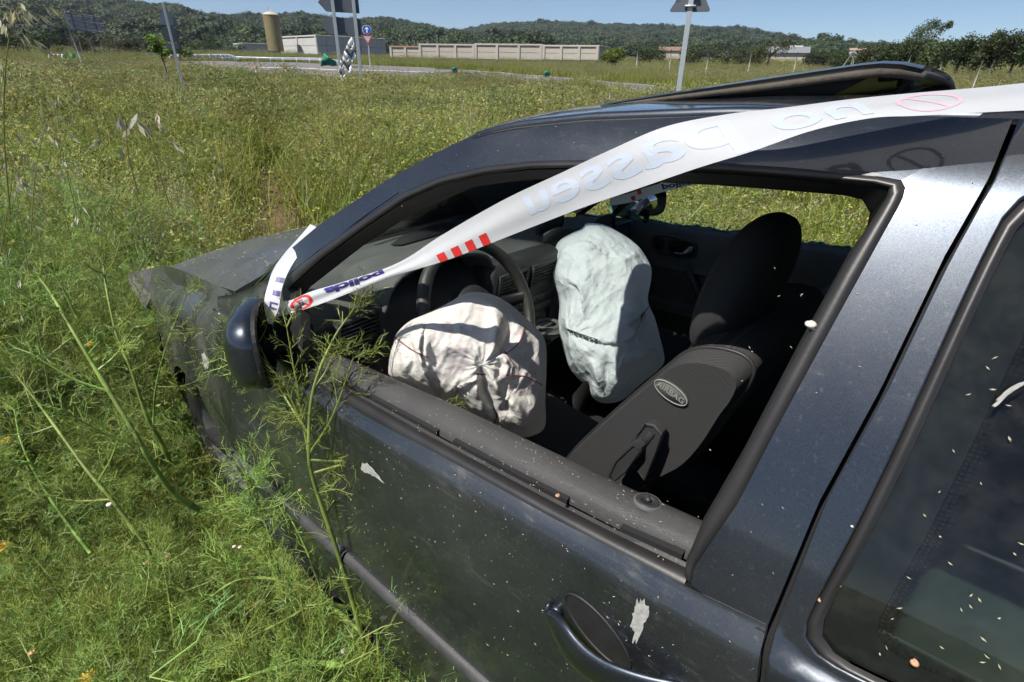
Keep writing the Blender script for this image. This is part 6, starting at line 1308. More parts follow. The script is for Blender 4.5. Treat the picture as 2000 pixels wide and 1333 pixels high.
def k_grass(seed, n=46, h=.42, spread=.16, w_=.0028):
    r_ = random.Random(seed); lb = LB()
    for i in range(n): hh = h * r_.uniform(.45, 1.15); blade(lb, r_, r_.gauss(0, spread), r_.gauss(0, spread), hh, w_ * r_.uniform(.6, 1.4), hh * r_.uniform(.15, .85), jit(r_, r_.choice([GREEN, GREEN, DEEP, YEL, GREEN]) if r_.random() < .93 else STRAW, .3))
    return lb
def spike(lb, r_, p, dr, L_, col, w_=.0028, n=12, droop=.5, open_=.012):
    for i in range(n):
        f = i / n; q_ = p + (Vector((0, 0, 1)) * (1 - droop * f) + dr * droop * f * 1.3) * L_ * f; a_ = r_.uniform(0, 6.283); o = Vector((math.cos(a_), math.sin(a_), r_.uniform(-.4, .9))) * open_ * (1 - .5 * f)
        lb.leaf(q_, o + Vector((0, 0, .004)), w_, Vector((r_.gauss(0, 1), r_.gauss(0, 1), .3)).normalized(), jit(r_, col, .25))
def k_seed(seed, n=9, h=.62, spread=.15, col=PALE, open_=.014):
    r_ = random.Random(seed); lb = k_grass(seed + 50, 22, h * .6, spread)
    for i in range(n):
        hh = h * r_.uniform(.7, 1.15); tp, dr = blade(lb, r_, r_.gauss(0, spread), r_.gauss(0, spread), hh, .0011, hh * r_.uniform(.05, .35), jit(r_, YEL, .2)); spike(lb, r_, tp - Vector((0, 0, .01)), dr, r_.uniform(.05, .10), jit(r_, col, .2), .0034, 14, r_.uniform(.2, 1), open_)
    return lb
def k_herb(seed, n=7, h=.38, leaf=.034, col=GREEN, spread=.14):
    r_ = random.Random(seed); lb = k_grass(seed + 80, 14, h * .8, spread)
    for i in range(n):
        x, y = r_.gauss(0, spread), r_.gauss(0, spread); hh = h * r_.uniform(.5, 1.2); a_ = r_.uniform(0, 6.283); ln = Vector((math.cos(a_), math.sin(a_), 0)) * hh * r_.uniform(.05, .4); pts = [Vector((x, y, 0)) + ln * f * f + Vector((0, 0, hh * f)) for f in (0, .33, .66, 1)]; lb.strip(pts, .0013, Vector((1, 0, 0)), jit(r_, FEN)); c_ = jit(r_, col, .3)
        for q_ in range(int(hh / .02)):
            f = .15 + .85 * q_ / (hh / .02); p = Vector((x, y, 0)) + ln * f * f + Vector((0, 0, hh * f)); b_ = r_.uniform(0, 6.283); s_ = leaf * r_.uniform(.5, 1.2) * (1.1 - .5 * f); lb.leaf(p, Vector((math.cos(b_), math.sin(b_), r_.uniform(-.3, .8))) * s_, s_ * .22, Vector((0, 0, 1)), jit(r_, c_, .2))
    return lb
def thread(lb, r_, p, v, L_, w_, col, depth):
    q_ = p + v * L_ * .5 + Vector((r_.gauss(0, 1), r_.gauss(0, 1), r_.gauss(0, 1))) * L_ * .07; e = p + v * L_ + Vector((0, 0, r_.gauss(0, .08) * L_)); sd = v.cross(Vector((r_.gauss(0, 1), r_.gauss(0, 1), r_.gauss(0, 1)))); sd = sd.normalized() if sd.length > 1e-6 else Vector((1, 0, 0)); lb.strip([p, q_, e], [w_, w_ * .85, w_ * .4], sd, col)
    if depth > 0:
        n = 4 if depth > 1 else 3
        for i in range(n):
            f = .3 + .65 * i / n; b_ = p.lerp(e, f); side = v.cross(Vector((r_.gauss(0, 1), r_.gauss(0, 1), r_.gauss(0, 1)))); side = side.normalized() if side.length > 1e-6 else Vector((0, 1, 0)); nv = (v * .75 + side * r_.uniform(.5, .9)).normalized(); thread(lb, r_, b_, nv, L_ * r_.uniform(.42, .62), w_ * .8, jit(r_, col, .1), depth - 1)
def k_fennel(seed, n=6, h=.38, spread=.12, w_=.0010, col=FEN, depth=3):
    r_ = random.Random(seed); lb = LB()
    for i in range(n):
        a_ = r_.uniform(0, 6.283); el = r_.uniform(.25, 1.3); v = Vector((math.cos(a_) * math.cos(el), math.sin(a_) * math.cos(el), math.sin(el))); thread(lb, r_, Vector((r_.gauss(0, spread), r_.gauss(0, spread), r_.uniform(0, .12))), v, h * r_.uniform(.6, 1.1), w_ * 1.5, jit(r_, col, .3), depth)
    return lb
def k_oat(seed, n=5, h=.95):
    r_ = random.Random(seed); lb = k_grass(seed + 30, 10, .4, .1)
    for i in range(n):
        hh = h * r_.uniform(.75, 1.15); tp, dr = blade(lb, r_, r_.gauss(0, .1), r_.gauss(0, .1), hh, .0012, hh * r_.uniform(.05, .3), jit(r_, YEL, .2))
        for q_ in range(r_.randint(6, 13)):
            a_ = r_.uniform(0, 6.283); p = tp - Vector((0, 0, r_.uniform(0, .22))); o = Vector((math.cos(a_), math.sin(a_), .2)) * r_.uniform(.01, .05); c_ = jit(r_, (.52, .50, .38), .15); lb.strip([p, p + o], .0005, Vector((0, 0, 1)), c_)
            for e in (-1, 1): lb.leaf(p + o, Vector((o.x * .3 + e * .003, o.y * .3, -.022)), .0028, Vector((r_.gauss(0, 1), r_.gauss(0, 1), 0)).normalized(), c_)
    return lb
def k_patch(seed, n=110, h=.55, spread=.42, w_=.007, seeds=26, scol=PALE):
    r_ = random.Random(seed); lb = LB()
    for i in range(n): hh = h * r_.uniform(.4, 1.1); blade(lb, r_, r_.uniform(-1, 1) * spread, r_.uniform(-1, 1) * spread, hh, w_ * r_.uniform(.6, 1.3), hh * r_.uniform(.1, .6), jit(r_, r_.choice([GREEN, GREEN, YEL, DEEP]), .3), seg=3)
    for i in range(seeds):
        hh = h * r_.uniform(.85, 1.4); tp, dr = blade(lb, r_, r_.uniform(-1, 1) * spread, r_.uniform(-1, 1) * spread, hh, .003, hh * r_.uniform(.05, .3), jit(r_, YEL, .2), seg=2); spike(lb, r_, tp, dr, .10, jit(r_, scol, .2), .014, 6, .6, .04)
    return lb
def flower(lb, r_, c, s, col, nrm_):
    t1 = nrm_.orthogonal().normalized(); t2_ = nrm_.cross(t1)
    for i in range(13):
        a_ = i / 13 * 6.283; dr = t1 * math.cos(a_) + t2_ * math.sin(a_); lb.leaf(c + dr * s * .2, dr * s + nrm_ * s * .15, s * .17, nrm_, jit(r_, col, .12))
def k_heads(seed, n=18, h=.5, spread=.17, col=(.50, .48, .16), size=.014, ln=6):
    r_ = random.Random(seed); lb = k_grass(seed + 20, 20, h * .75, spread, .0032)
    for i in range(n):
        hh = h * r_.uniform(.55, 1.15); p, dr = blade(lb, r_, r_.gauss(0, spread), r_.gauss(0, spread), hh, .0013, hh * r_.uniform(.05, .5), jit(r_, YEL, .2), seg=3); c_ = jit(r_, r_.choice([col, col, (.30, .34, .09)]), .25); a_ = r_.uniform(0, 6.283); dr = Vector((math.cos(a_), math.sin(a_), 0)); lift = 1.0
        for q_ in range(ln):
            lift -= .35; p = p + (dr * .9 + Vector((0, 0, lift))).normalized() * size * .62; v = Vector((r_.gauss(0, .6), r_.gauss(0, .6), r_.gauss(.1, .6))).normalized(); lb.leaf(p, (dr * .8 + v).normalized() * size * r_.uniform(.8, 1.3), size * .34, v.orthogonal().normalized(), jit(r_, c_, .15))
    return lb
# where nothing grows: under the car, on the road, on the trodden tracks
def car_in(x, y, pad=.0):
    c = MW.T @ np.array([x, y, 0.0]); return .12 - pad < c[0] < 4.1 + pad and abs(c[1]) < .80 + pad
nearA = [az_of(*q_) for q_, _ in near]; nearD = [d for _, d in near]; farA = [az_of(*q_) for q_, _ in farr]; farD = [d for _, d in farr]
def on_road(d, a_): 
    if a_ < nearA[0] or a_ > nearA[-1]: return False
    return np.interp(a_, nearA, nearD) - .3 < d < np.interp(a_, farA, farD) + .3
tracks = [[(az_of(560, 430), 3.6), (az_of(540, 380), 4.6), (az_of(525, 320), 6.2), (az_of(515, 260), 9.5)], [(az_of(0, 150), 14.5), (az_of(200, 152), 15.5), (az_of(400, 150), 17)]]
trp = [[tuple(at(a_, d))[:2] for a_, d in T_] for T_ in tracks]
def on_track(x, y, w_):
    for T_, wf in zip(trp, (1.0, 1.0)):
        for a, b_ in zip(T_, T_[1:]):
            ax_, ay = a; bx_, by = b_; L2_ = (bx_ - ax_) ** 2 + (by - ay) ** 2; t_ = max(0, min(1, ((x - ax_) * (bx_ - ax_) + (y - ay) * (by - ay)) / L2_))
            if math.hypot(x - ax_ - t_ * (bx_ - ax_), y - ay - t_ * (by - ay)) < w_ * wf: return True
    return False
for T_, wT in zip(tracks, (.5, .7)):
    b = MB(); P = []
    K = spline([tuple(at(a_, d, .012)) for a_, d in T_], 26)
    for i, p in enumerate(K):
        t_ = Vector(K[min(i + 1, 25)]) - Vector(K[max(i - 1, 0)]); s_ = Vector((-t_.y, t_.x, 0)).normalized(); row = []
        for j in range(5):
            q_ = Vector(p) + s_ * wT * (j / 2 - 1); row.append((q_.x, q_.y, ground(q_.x, q_.y) + .012))
        P.append(row)
    b.grid(np.array(P)); tag(b.build('trodden_soil', simple('red_brown_soil', (.15, .095, .055), .95, var=.5, nscale=9, bmp=.8, bscale=30, bdist=.02)), kind='structure')
def sow(n, d0, d1, accept=None, azlim=1.12, power=2.0, hs=(.7, 1.25)):
    """n spots between d0 and d1 metres, even per square metre"""
    P = []; S_ = []; tries = 0
    while len(P) < n and tries < n * 6:
        tries += 1; u = RS.rand(); d = math.sqrt(d0 * d0 + (d1 * d1 - d0 * d0) * u) if power == 2 else d0 * (d1 / d0) ** u; a_ = RS.uniform(-azlim, azlim); p = at(a_, d)
        if car_in(p.x, p.y) or on_road(d, a_) or on_track(p.x, p.y, .52 if d < 12 else .6): continue
        k_ = accept(p, d, a_) if accept else 1.0
        if k_ <= 0 or RS.rand() > k_: continue
        P.append((p.x, p.y, p.z - .02)); S_.append(RS.uniform(*hs) * hscale(p, d, a_))
    return P, S_
def near_track(x, y): return on_track(x, y, 1.1)
def hscale(p, d, a_):
    s = .88 + .60 * noise.noise(Vector((p.x * .55, p.y * .55, 4))) + .45 * noise.noise(Vector((p.x * 1.8, p.y * 1.8, 14)))
    c = MW.T @ np.array([p.x, p.y, 0.0]); 
    gap_ = max(0, abs(c[1]) - .80) if .1 < c[0] < 4.2 else 9
    if c[1] < 0 and c[0] > 1.25: s *= .60 + .40 * smooth((gap_) / .7) if gap_ < 5 else 1       # trampled beside the driver's door
    if d < 2.3 and a_ < 0: s *= .78
    if c[0] < 1.25 and -1.3 < c[1] < -.6: s *= .85
    if d < 3.6 and a_ > -.42 and c[0] < .2: s *= .8
    if c[0] < .2 and d < 6: s *= 1.1
    if d > 14: s *= .82
    return s
def put(name, kinds, PS, big=None, tiltamt=.25):
    P, S_ = PS; n = len(P); return scatter(name, kinds, P, RS.uniform(0, 6.283, n), np.array(S_) * (big or 1), RS.randint(0, len(kinds), n), tilt=RS.normal(0, tiltamt, n))
nz = lambda p, s, o: noise.noise(Vector((p.x * s, p.y * s, o)))
fen_zone = lambda p, d, a_: max(0.0, min(1.0, 1.35 - abs((MW.T @ np.array([p.x, p.y, 0]))[1] + 1.5) * .55)) if (MW.T @ np.array([p.x, p.y, 0]))[1] < -.4 else .05
GK = [k_grass(i, 32, .47, .14, .0038).mesh('grass_tuft', M['grass']) for i in range(6)]
put('meadow_grass', GK, sow(4300, .35, 4.5)); put('meadow_grass', GK, sow(9000, 4.5, 11, hs=(.9, 1.75)))
SK = [k_seed(i, 9, .55, .14, c_, o_).mesh('seed_grass', M['straw']) for i, (c_, o_) in enumerate([(PALE, .014), (PALE, .020), ((.30, .28, .13), .012), ((.22, .26, .10), .016), ((.38, .36, .20), .018)])]
put('seeding_grass', SK, sow(900, .8, 4.5, lambda p, d, a_: .35 + nz(p, .8, 3))); put('seeding_grass', SK, sow(6500, 4.0, 12, lambda p, d, a_: .6 + nz(p, .5, 3), hs=(.9, 1.4)))
def k_rosette(seed):
    r_ = random.Random(seed); lb = LB(); hh = r_.uniform(.22, .42); lb.tube([(0, 0, 0), (.01, 0, hh * .5), (.02, .01, hh)], [.003, .0025, .002], 6, (.14, .18, .05))
    for q_ in range(46):
        f = q_ / 46; a_ = q_ * 2.4; v = Vector((math.cos(a_), math.sin(a_), .25 + .9 * f ** 3)).normalized() * r_.uniform(.035, .055) * (1.1 - .5 * f); lb.leaf(Vector((.02 * f, .01 * f, hh * (.35 + .65 * f))), v, .0042, Vector((0, 0, 1)), jit(r_, (.20, .27, .09), .2))
    return lb
put('narrow_leaved_herb', [k_rosette(i).mesh('whorled_herb', M['herb']) for i in range(5)], sow(260, .7, 3.2, lambda p, d, a_: 1 if a_ < -.25 else .1), tiltamt=.3)
FK = [k_fennel(i, 6, .38, .12, .0015).mesh('fennel_fronds', M['fennel']) for i in range(7)]
FT_ = []
for i in range(5):
    lb = k_fennel(40 + i, 5, .40, .10, .0014); r_ = random.Random(i)
    for q_ in range(4):
        a_ = r_.uniform(0, 6.283); x, y = r_.gauss(0, .08), r_.gauss(0, .08); hh = r_.uniform(.35, .7); ln = Vector((math.cos(a_), math.sin(a_), 0)) * hh * r_.uniform(.1, .6); K = [Vector((x, y, 0)) + ln * f * f + Vector((0, 0, hh * f)) for f in (0, .2, .4, .6, .8, 1)]
        lb.tube([tuple(k_) for k_ in K], [.0042 * (1 - .75 * j / 5) for j in range(6)], 6, jit(r_, (.17, .25, .06), .15))
        for j in range(1, 6):
            for e in range(2):
                v = Vector((r_.gauss(0, 1), r_.gauss(0, 1), .9)).normalized(); thread(lb, r_, K[j], v, .15 * r_.uniform(.6, 1.2), .0013, jit(r_, FEN, .2), 3)
    FT_.append(lb.mesh('fennel_shoots', M['fennel']))
put('fennel_shoots', FT_, sow(1050, .5, 4.4, fen_zone, hs=(.6, 1.25)), tiltamt=.35)
put('fennel_foliage', FK, sow(2700, .35, 5.0, fen_zone, hs=(.6, 1.3)), tiltamt=.5)
HK = [k_herb(i, 7, .34, l_, c_).mesh('leafy_herb', M['herb']) for i, (l_, c_) in enumerate([(.036, GREEN), (.026, (.13, .17, .035)), (.045, (.06, .11, .025)), (.030, (.16, .19, .05))])]
put('leafy_herbs', HK, sow(1300, .5, 5, lambda p, d, a_: .5 + nz(p, 1.2, 9))); put('leafy_herbs', HK, sow(4200, 4.0, 14, lambda p, d, a_: .3 + 2.2 * nz(p, .45, 9), hs=(1.1, 2.3)))
def k_litter(seed):
    r_ = random.Random(seed); lb = LB()
    for i in range(16):
        a_ = r_.uniform(0, 6.283); p = Vector((r_.gauss(0, .12), r_.gauss(0, .12), r_.uniform(.02, .26))); v = Vector((math.cos(a_), math.sin(a_), r_.uniform(-.25, .45))); L_ = r_.uniform(.12, .34); q_ = p + v * L_ * .5 + Vector((0, 0, .02)); lb.strip([p, q_, p + v * L_], [.0016, .0014, .0006], Vector((-math.sin(a_), math.cos(a_), .3)).normalized(), jit(r_, r_.choice([(.50, .42, .24), (.40, .33, .18), (.55, .50, .33)]), .2))
    return lb
put('dry_litter', [k_litter(i).mesh('dry_stalks', M['straw']) for i in range(5)], sow(1100, .5, 5.5), tiltamt=.3)
DK = [k_heads(i, 18, .50, .16, c_, s_).mesh('drooping_heads', M['straw']) for i, (c_, s_) in enumerate([((.52, .50, .16), .015), ((.58, .52, .22), .013), ((.42, .46, .12), .018), ((.56, .48, .20), .017)])]
put('drooping_heads', DK, sow(620, 1.3, 3.6, lambda p, d, a_: .5 + nz(p, .9, 2))); put('drooping_heads', DK, sow(8200, 3.4, 13, lambda p, d, a_: .62 + 1.3 * nz(p, .45, 2), hs=(.9, 1.5)))
OK_ = [k_oat(i).mesh('wild_oat', M['straw']) for i in range(5)]
put('wild_oats', OK_, sow(800, 3.0, 16, lambda p, d, a_: .25 + nz(p, .25, 5) + (.5 if a_ < -.45 else 0), hs=(.75, 1.05)), tiltamt=.15)
PK = [k_patch(i, 110, .50, .42, .006, 26, c_).mesh('grass_patch', M['grass']) for i, c_ in enumerate([PALE, (.24, .26, .10), PALE, (.33, .31, .16), (.20, .24, .08)])]
put('meadow_grass', PK, sow(9500, 10.5, 30, hs=(.75, 1.15)), tiltamt=.1)
PF = [k_patch(i + 9, 80, .60, 1.0, .016, 34, (.34, .32, .17)).mesh('grass_patch', M['grass']) for i in range(4)]
put('far_meadow', PF, sow(9000, 28, 120, power=1, hs=(.8, 1.2), azlim=1.0), tiltamt=.05)
put('wild_oats', OK_, sow(260, 1.5, 4.5, lambda p, d, a_: 1 if a_ < -.52 else 0, hs=(.7, 1.0)), tiltamt=.15)
# ---------------------------------------------------------------- tall fennel stems, each a plant of its own
stem_m = M['fennel']
def zpt(px, py, z): return c2w(cpl(px, py, 2, z))
def zps(px, py, z): return zpt(px, py, z + .07 + .06 * min(1, z / .4))
def fennel(pts_, r0, label, seed, branches, group='tall fennel plants', spray=1.0):
    """pts_: (px, py, z in the car frame) up the stem; branches: fraction, (px, py, z) of the tip"""
    root_p = Vector(zpt(*pts_[0])); zp_ = zpt if seed in (1, 13, 14, 15) else zps; root_p = Vector(zp_(*pts_[0])); s = empty('fennel_plant', root_p); tag(s, label, 'fennel', group); r_ = random.Random(seed)
    P = [Vector(q_) - root_p for q_ in spline([zp_(*q_) for q_ in pts_], 40)]; lb = LB(); n = len(P)
    rr = [r0 * 1.15 * (1 - .72 * i / (n - 1)) * (1 + .22 * math.exp(-((i % 9 - 4) / .8) ** 2)) for i in range(n)]
    mb = MB(); mb.tube(P, rr, 10); o = len(lb.v); lb.v += mb.v; lb.f += [tuple(i + o for i in f) for f in mb.f]
    lb.c += [tuple(np.array((.29, .40, .10)) * (.8 + .4 * ((q_ // 10) % 9 in (3, 4, 5)) + .1 * r_.random())) for q_ in range(len(mb.f))]
    me = lb.mesh('stem', stem_m); me.polygons.foreach_set('use_smooth', [True] * len(me.polygons)); so = bpy.data.objects.new('stem', me); sc.collection.objects.link(so); so.parent = s
    fb_ = LB()
    for f, tip in branches:
        i = int(f * (n - 1)); a = P[i]; e = Vector(zp_(*tip)) - root_p; mid = a.lerp(e, .5) + Vector((0, 0, -.02 * (e - a).length / .2)); K = [Vector(q_) for q_ in spline([tuple(a), tuple(mid), tuple(e)], 9)]
        fb_.tube([tuple(q_) for q_ in K], [r0 * .42 * (1 - .75 * j / 8) + .0006 for j in range(9)], 6, jit(r_, FEN, .1))
        for j in range(1, 9):
            v = (K[j] - K[j - 1]).normalized()
            for q_ in range(2 if j < 8 else 5):
                sd = v.cross(Vector((r_.gauss(0, 1), r_.gauss(0, 1), r_.gauss(0, 1)))).normalized(); thread(fb_, r_, K[j], (v * .7 + sd * .75).normalized(), .055 * spray * r_.uniform(.6, 1.3), .00075, jit(r_, (.26, .34, .08), .15), 2)
    v = (P[-1] - P[-3]).normalized()
    for q_ in range(7): sd = v.cross(Vector((r_.gauss(0, 1), r_.gauss(0, 1), r_.gauss(0, 1)))).normalized(); thread(fb_, r_, P[-1 - (q_ % 3)], (v + sd * .35).normalized(), .07 * spray * r_.uniform(.6, 1.2), .0009, jit(r_, (.28, .35, .08), .1), 2)
    for q_ in range(int(14 * spray)):
        i = r_.randrange(6, n - 1); sd = (P[i] - P[i - 1]).normalized().cross(Vector((r_.gauss(0, 1), r_.gauss(0, 1), r_.gauss(0, 1)))).normalized(); thread(fb_, r_, P[i], (sd + Vector((0, 0, .5))).normalized(), .08 * r_.uniform(.5, 1.2), .0009, jit(r_, FEN, .2), 2)
    me = fb_.mesh('fronds', stem_m); fo = bpy.data.objects.new('fronds', me); sc.collection.objects.link(fo); fo.parent = s; return s
fennel([(722, 1300, .14), (690, 1180, .36), (650, 1050, .55), (610, 930, .72), (603, 860, .80), (612, 760, .90), (650, 665, .98), (690, 605, 1.03)], .0050, 'tall fennel with feathery top standing before the driver door', 1,
       [(.60, (560, 760, .90)), (.60, (490, 640, .97)), (.50, (745, 880, .78)), (.45, (860, 790, .88)), (.72, (652, 690, .96)), (.52, (690, 700, .97)), (.35, (700, 860, .74)), (.48, (560, 640, 1.0))])
fennel([(404, 1004, .20), (342, 966, .30), (294, 900, .42), (266, 852, .50), (197, 738, .64), (144, 650, .74), (100, 575, .80), (78, 545, .82)], .0068, 'thick fennel stem leaning left, nearest in front of the fender', 2, [(.55, (60, 690, .72)), (.4, (120, 800, .62)), (.8, (20, 560, .86)), (.6, (260, 640, .74))])
fennel([(330, 900, .22), (313, 861, .30), (285, 809, .40), (255, 719, .55), (228, 656, .64), (207, 560, .76), (201, 505, .82)], .0058, 'straight fennel stem with forked tip left of the bonnet corner', 3, [(.9, (160, 510, .84)), (.92, (235, 470, .86)), (.5, (330, 640, .70)), (.7, (280, 560, .78)), (.35, (160, 720, .55))])
fennel([(446, 1199, .10), (332, 1137, .20), (266, 1042, .30), (214, 971, .38), (166, 914, .44), (90, 809, .52), (30, 730, .58)], .0062, 'pale fennel stem crossing the lower left from the corner of the door', 4, [(.5, (60, 960, .42)), (.6, (240, 820, .52)), (.35, (180, 1120, .32)), (.8, (10, 850, .5))])
fennel([(176, 1080, .12), (119, 1004, .22), (71, 928, .32), (40, 860, .40), (28, 800, .44)], .0042, 'thin fennel stem near the left edge of the picture', 5, [(.6, (0, 900, .4)), (.5, (130, 880, .42))])
fennel([(347, 1290, .10), (328, 1156, .24), (313, 1075, .32)], .0026, 'thin upright broken fennel stalk in the lower left', 6, [(.5, (240, 1110, .3))])
fennel([(300, 850, .25), (303, 767, .42), (324, 680, .58), (350, 610, .68), (366, 575, .74)], .0030, 'leafy fennel branch standing right in front of the fender', 7, [(.3, (410, 730, .5)), (.6, (420, 630, .66)), (.7, (280, 600, .7))], spray=.8)
fennel([(700, 1230, .15), (600, 1150, .22), (480, 1130, .26), (390, 1180, .26)], .0052, 'fennel stem lying flat near the foot of the tall one', 8, [(.5, (520, 1060, .34)), (.7, (420, 1080, .34))])
fennel([(668, 1300, .16), (600, 1295, .18), (520, 1310, .20), (420, 1345, .20)], .0066, 'cut green fennel stalk lying low at the bottom edge', 9, [(.8, (460, 1260, .26))])
fennel([(690, 1190, .16), (620, 1180, .22), (560, 1210, .24), (480, 1250, .24)], .0050, 'arched green stalk above the cut one at the bottom edge', 10, [(.5, (560, 1130, .3))])
fennel([(560, 1180, .12), (530, 1060, .28), (500, 980, .36), (480, 930, .42)], .0028, 'slim fennel shoot beside the rubbing strip', 11, [(.5, (440, 980, .36)), (.6, (580, 960, .42)), (.8, (520, 900, .46))], spray=1.2)
fennel([(150, 620, .50), (102, 530, .68), (40, 490, .76), (0, 480, .80)], .0034, 'arching fennel stem at the left edge above the thick one', 12, [(.5, (80, 470, .8))])
fennel([(742, 1320, .12), (735, 1200, .34), (738, 1080, .52), (752, 980, .64), (775, 900, .72)], .0026, 'thin branching fennel shoot right of the tall one', 13, [(.55, (690, 960, .66)), (.7, (850, 880, .74)), (.8, (800, 830, .78)), (.4, (800, 1040, .55))], spray=1.1)
fennel([(560, 1000, .30), (545, 900, .50), (520, 800, .66), (500, 700, .80), (470, 640, .86)], .0026, 'thin fennel shoot rising in front of the door mirror', 14, [(.5, (600, 760, .72)), (.7, (430, 700, .78)), (.85, (540, 620, .9))], spray=1.1)
fennel([(640, 1190, .16), (600, 1080, .34), (560, 1000, .44), (530, 960, .5)], .0024, 'low fennel shoot against the rubbing strip', 15, [(.5, (680, 1040, .42)), (.7, (500, 1010, .46)), (.85, (600, 930, .52))], spray=1.2)
# wild oat close to the camera at the top left
def oat(pts_, label, seed, nsp, size=.022):
    P0 = [Vector(far(px, py, d)) for px, py, d in pts_]; s = empty('wild_oat', P0[0]); tag(s, label, 'wild oat', 'wild oats near the camera'); P = [Vector(q_) - P0[0] for q_ in spline([tuple(p) for p in P0], 26)]; lb = LB(); r_ = random.Random(seed); lb.tube([tuple(q_) for q_ in P], [.0016 * (1 - .6 * i / 25) for i in range(26)], 6, (.30, .27, .12))
    me = lb.mesh('stalk', M['straw']); o = bpy.data.objects.new('stalk', me); sc.collection.objects.link(o); o.parent = s
    lb = LB()
    for q_ in range(nsp):
        i = r_.randrange(8, 26); a_ = r_.uniform(0, 6.283); of = Vector((math.cos(a_), math.sin(a_), r_.uniform(-.2, .5))) * r_.uniform(.01, .05); p = P[i] + of; lb.strip([P[i], P[i] + of * .6 + Vector((0, 0, .006)), p], .0004, Vector((0, 0, 1)), (.4, .38, .2)); dn = Vector((of.x * .4, of.y * .4, -.018)).normalized()
        for e in range(3): lb.leaf(p, (dn + Vector((r_.gauss(0, .2), r_.gauss(0, .2), 0))) * size * r_.uniform(.7, 1.2), size * .14, Vector((r_.gauss(0, 1), r_.gauss(0, 1), .2)).normalized(), jit(r_, (.55, .50, .40), .15))
    me = lb.mesh('spikelets', M['straw']); o = bpy.data.objects.new('spikelets', me); sc.collection.objects.link(o); o.parent = s
oat([(20, 420, 1.7), (8, 260, 1.65), (12, 120, 1.6), (25, 50, 1.6), (48, 12, 1.6)], 'near wild oat stalk with drooping pale spikelets at the top left corner', 1, 34)
oat([(60, 460, 1.8), (70, 330, 1.8), (95, 230, 1.8), (130, 180, 1.8)], 'wild oat stalk bending right with few pale spikelets', 2, 12); oat([(330, 400, 1.5), (300, 300, 1.5), (290, 240, 1.5), (318, 226, 1.5)], 'wild oat tip with open white husks above the field', 3, 5, .032); oat([(270, 380, 1.45), (250, 300, 1.45), (246, 240, 1.45), (236, 222, 1.45)], 'wild oat tip with closed grey husks left of the open one', 4, 5, .034)
oat([(0, 500, 2.0), (20, 380, 2.0), (30, 300, 2.0), (60, 250, 2.0)], 'straw coloured wild oat at the left edge', 5, 14); oat([(95, 760, 1.9), (60, 560, 1.9), (35, 400, 1.9), (12, 270, 1.9)], 'tall straw coloured stalk leaning left, third from the left edge', 11, 9)
oat([(130, 720, 2.1), (95, 560, 2.1), (62, 420, 2.1), (40, 300, 2.1)], 'tall thin stalk leaning left beside the straw coloured ones', 12, 7)
oat([(60, 780, 1.8), (36, 620, 1.8), (10, 480, 1.8), (-10, 380, 1.8)], 'straw coloured stalk crossing out of the left edge', 13, 6)
oat([(205, 620, 2.6), (172, 480, 2.6), (140, 360, 2.6), (118, 300, 2.6)], 'pale oat stalk standing above the arching fennel stem', 14, 12, .026)
oat([(430, 430, 4.2), (424, 340, 4.2), (415, 262, 4.2)], 'single tall oat left of the trodden hollow', 15, 12, .03)
oat([(150, 420, 3.0), (120, 290, 3.0), (110, 190, 3.0)], 'wild oat standing in the meadow left of the white husks', 6, 14, .028)
# yellow flowers
def yflower(px, py, z, sz, label):
    p = Vector(zpt(px, py, z)); s = empty('yellow_flower', p - Vector((0, 0, .10))); tag(s, label, 'flower', 'yellow daisies'); r_ = random.Random(int(px)); lb = LB(); flower(lb, r_, Vector((0, 0, .10)), sz, (.62, .34, .01), Vector((.1, -.2, 1)).normalized()); flower(lb, r_, Vector((0, 0, .103)), sz * .45, (.50, .22, .01), Vector((.1, -.2, 1)).normalized())
    me = lb.mesh('petals', M['herb']); o = bpy.data.objects.new('petals', me); sc.collection.objects.link(o); o.parent = s; lb = LB(); lb.tube([(0, .01, -.05), (0, 0, .03), (0, 0, .098)], [.0016, .0013, .0012], 6, FEN)
    for q_ in range(8): a_ = q_ * .8; lb.leaf(Vector((0, 0, q_ * .01)), Vector((math.cos(a_), math.sin(a_), .4)) * .03, .005, Vector((0, 0, 1)), jit(r_, GREEN))
    me = lb.mesh('stem', M['herb']); o = bpy.data.objects.new('stem', me); sc.collection.objects.link(o); o.parent = s
yflower(170, 1328, .30, .018, 'yellow daisy at the bottom edge'); yflower(8, 862, .42, .016, 'yellow daisy at the left edge, upper one'); yflower(2, 1070, .30, .016, 'yellow daisy at the left edge, lower one'); yflower(176, 672, .55, .011, 'small yellow daisy beside the straight fennel stem')
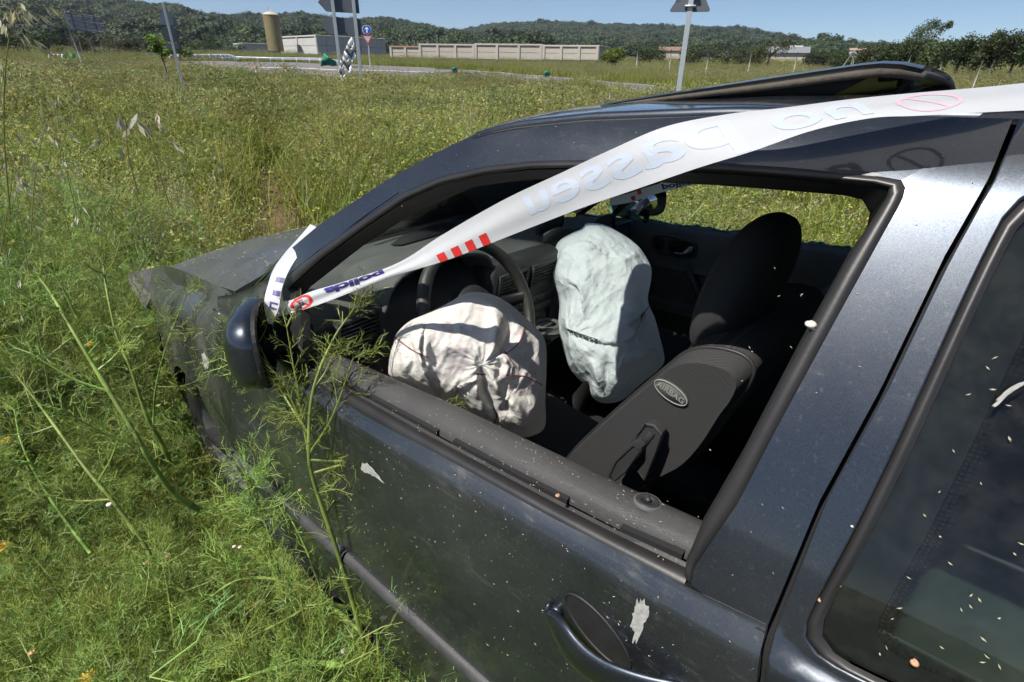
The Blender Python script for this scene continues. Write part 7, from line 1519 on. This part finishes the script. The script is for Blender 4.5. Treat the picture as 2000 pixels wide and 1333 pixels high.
# snails
shell_w = simple('white_snail_shell', (.62, .58, .50), .4, var=.2, nscale=120); shell_b = simple('brown_snail_shell', (.42, .24, .13), .4, var=.4, nscale=160)
def snail(P, r, label, m_, nrm_=(0, 0, 1)):
    P = Vector(P); s = empty('snail', P); tag(s, label, 'snail', 'snails'); b = MB(); K = []; rr = []
    for i in range(44):
        f = i / 43; a_ = f * 4.6 * math.pi; q_ = r * .62 * (f ** 1.3); K.append((q_ * math.cos(a_), q_ * math.sin(a_), r * .45 * (1 - f))); rr.append(r * (.10 + .42 * f))
    b.tube(K, rr, 10); b.build('shell', m_, s); b = MB(); b.ball((r * .5, 0, -r * .45), (r * .5, r * .35, r * .2), 8, 5); b.build('foot', m_, s)
for (px, py, lab, r_s, mm, ty) in [(1583, 633, 'white snail shell clinging to the rear edge of the driver window', .0065, shell_w, 'c'), (1785, 1292, 'orange brown snail on the rear side glass near the bottom edge', .0042, shell_b, 'c'), (1602, 1170, 'orange snail on the seal of the rear side glass', .0034, shell_b, 'c'), (1665, 1024, 'pale small snail beside the seal of the rear glass', .0040, shell_w, 'c'), (1090, 967, 'tiny brown snail on the waist seal of the door', .0036, shell_b, 'c'), (1200, 150, None, 0, None, None)]:
    if lab: snail(c2w(on(px, py) + np.array([0, -r_s * .5, 0])), r_s, lab, mm)
for (px, py, z, lab, r_s, mm) in [(213, 986, .36, 'round white snail shell on the crossing fennel stem', .0085, shell_w), (285, 1100, .26, 'striped brown snail low in the fennel, left one', .0075, shell_b), (327, 1086, .28, 'pinkish snail beside the broken fennel stalk', .0075, shell_b), (457, 1068, .26, 'pair of pale snails in the grass, left one', .0055, shell_w), (468, 1069, .26, 'pair of pale snails in the grass, right one', .0055, shell_w), (140, 522, .72, 'tiny white snail on the arching stem at the left', .005, shell_w), (671, 1272, .20, 'white snail on the cut stalk end at the bottom', .0085, shell_w), (668, 1068, .50, 'brown snail on the rubbing strip beside the tall fennel', .0055, shell_b), (585, 958, .62, 'dark snail on the stem before the door', .004, shell_b), (62, 1275, .30, 'orange snail in the grass at the lower left', .007, shell_b)]:
    snail(zpt(px, py, z), r_s, lab, mm)
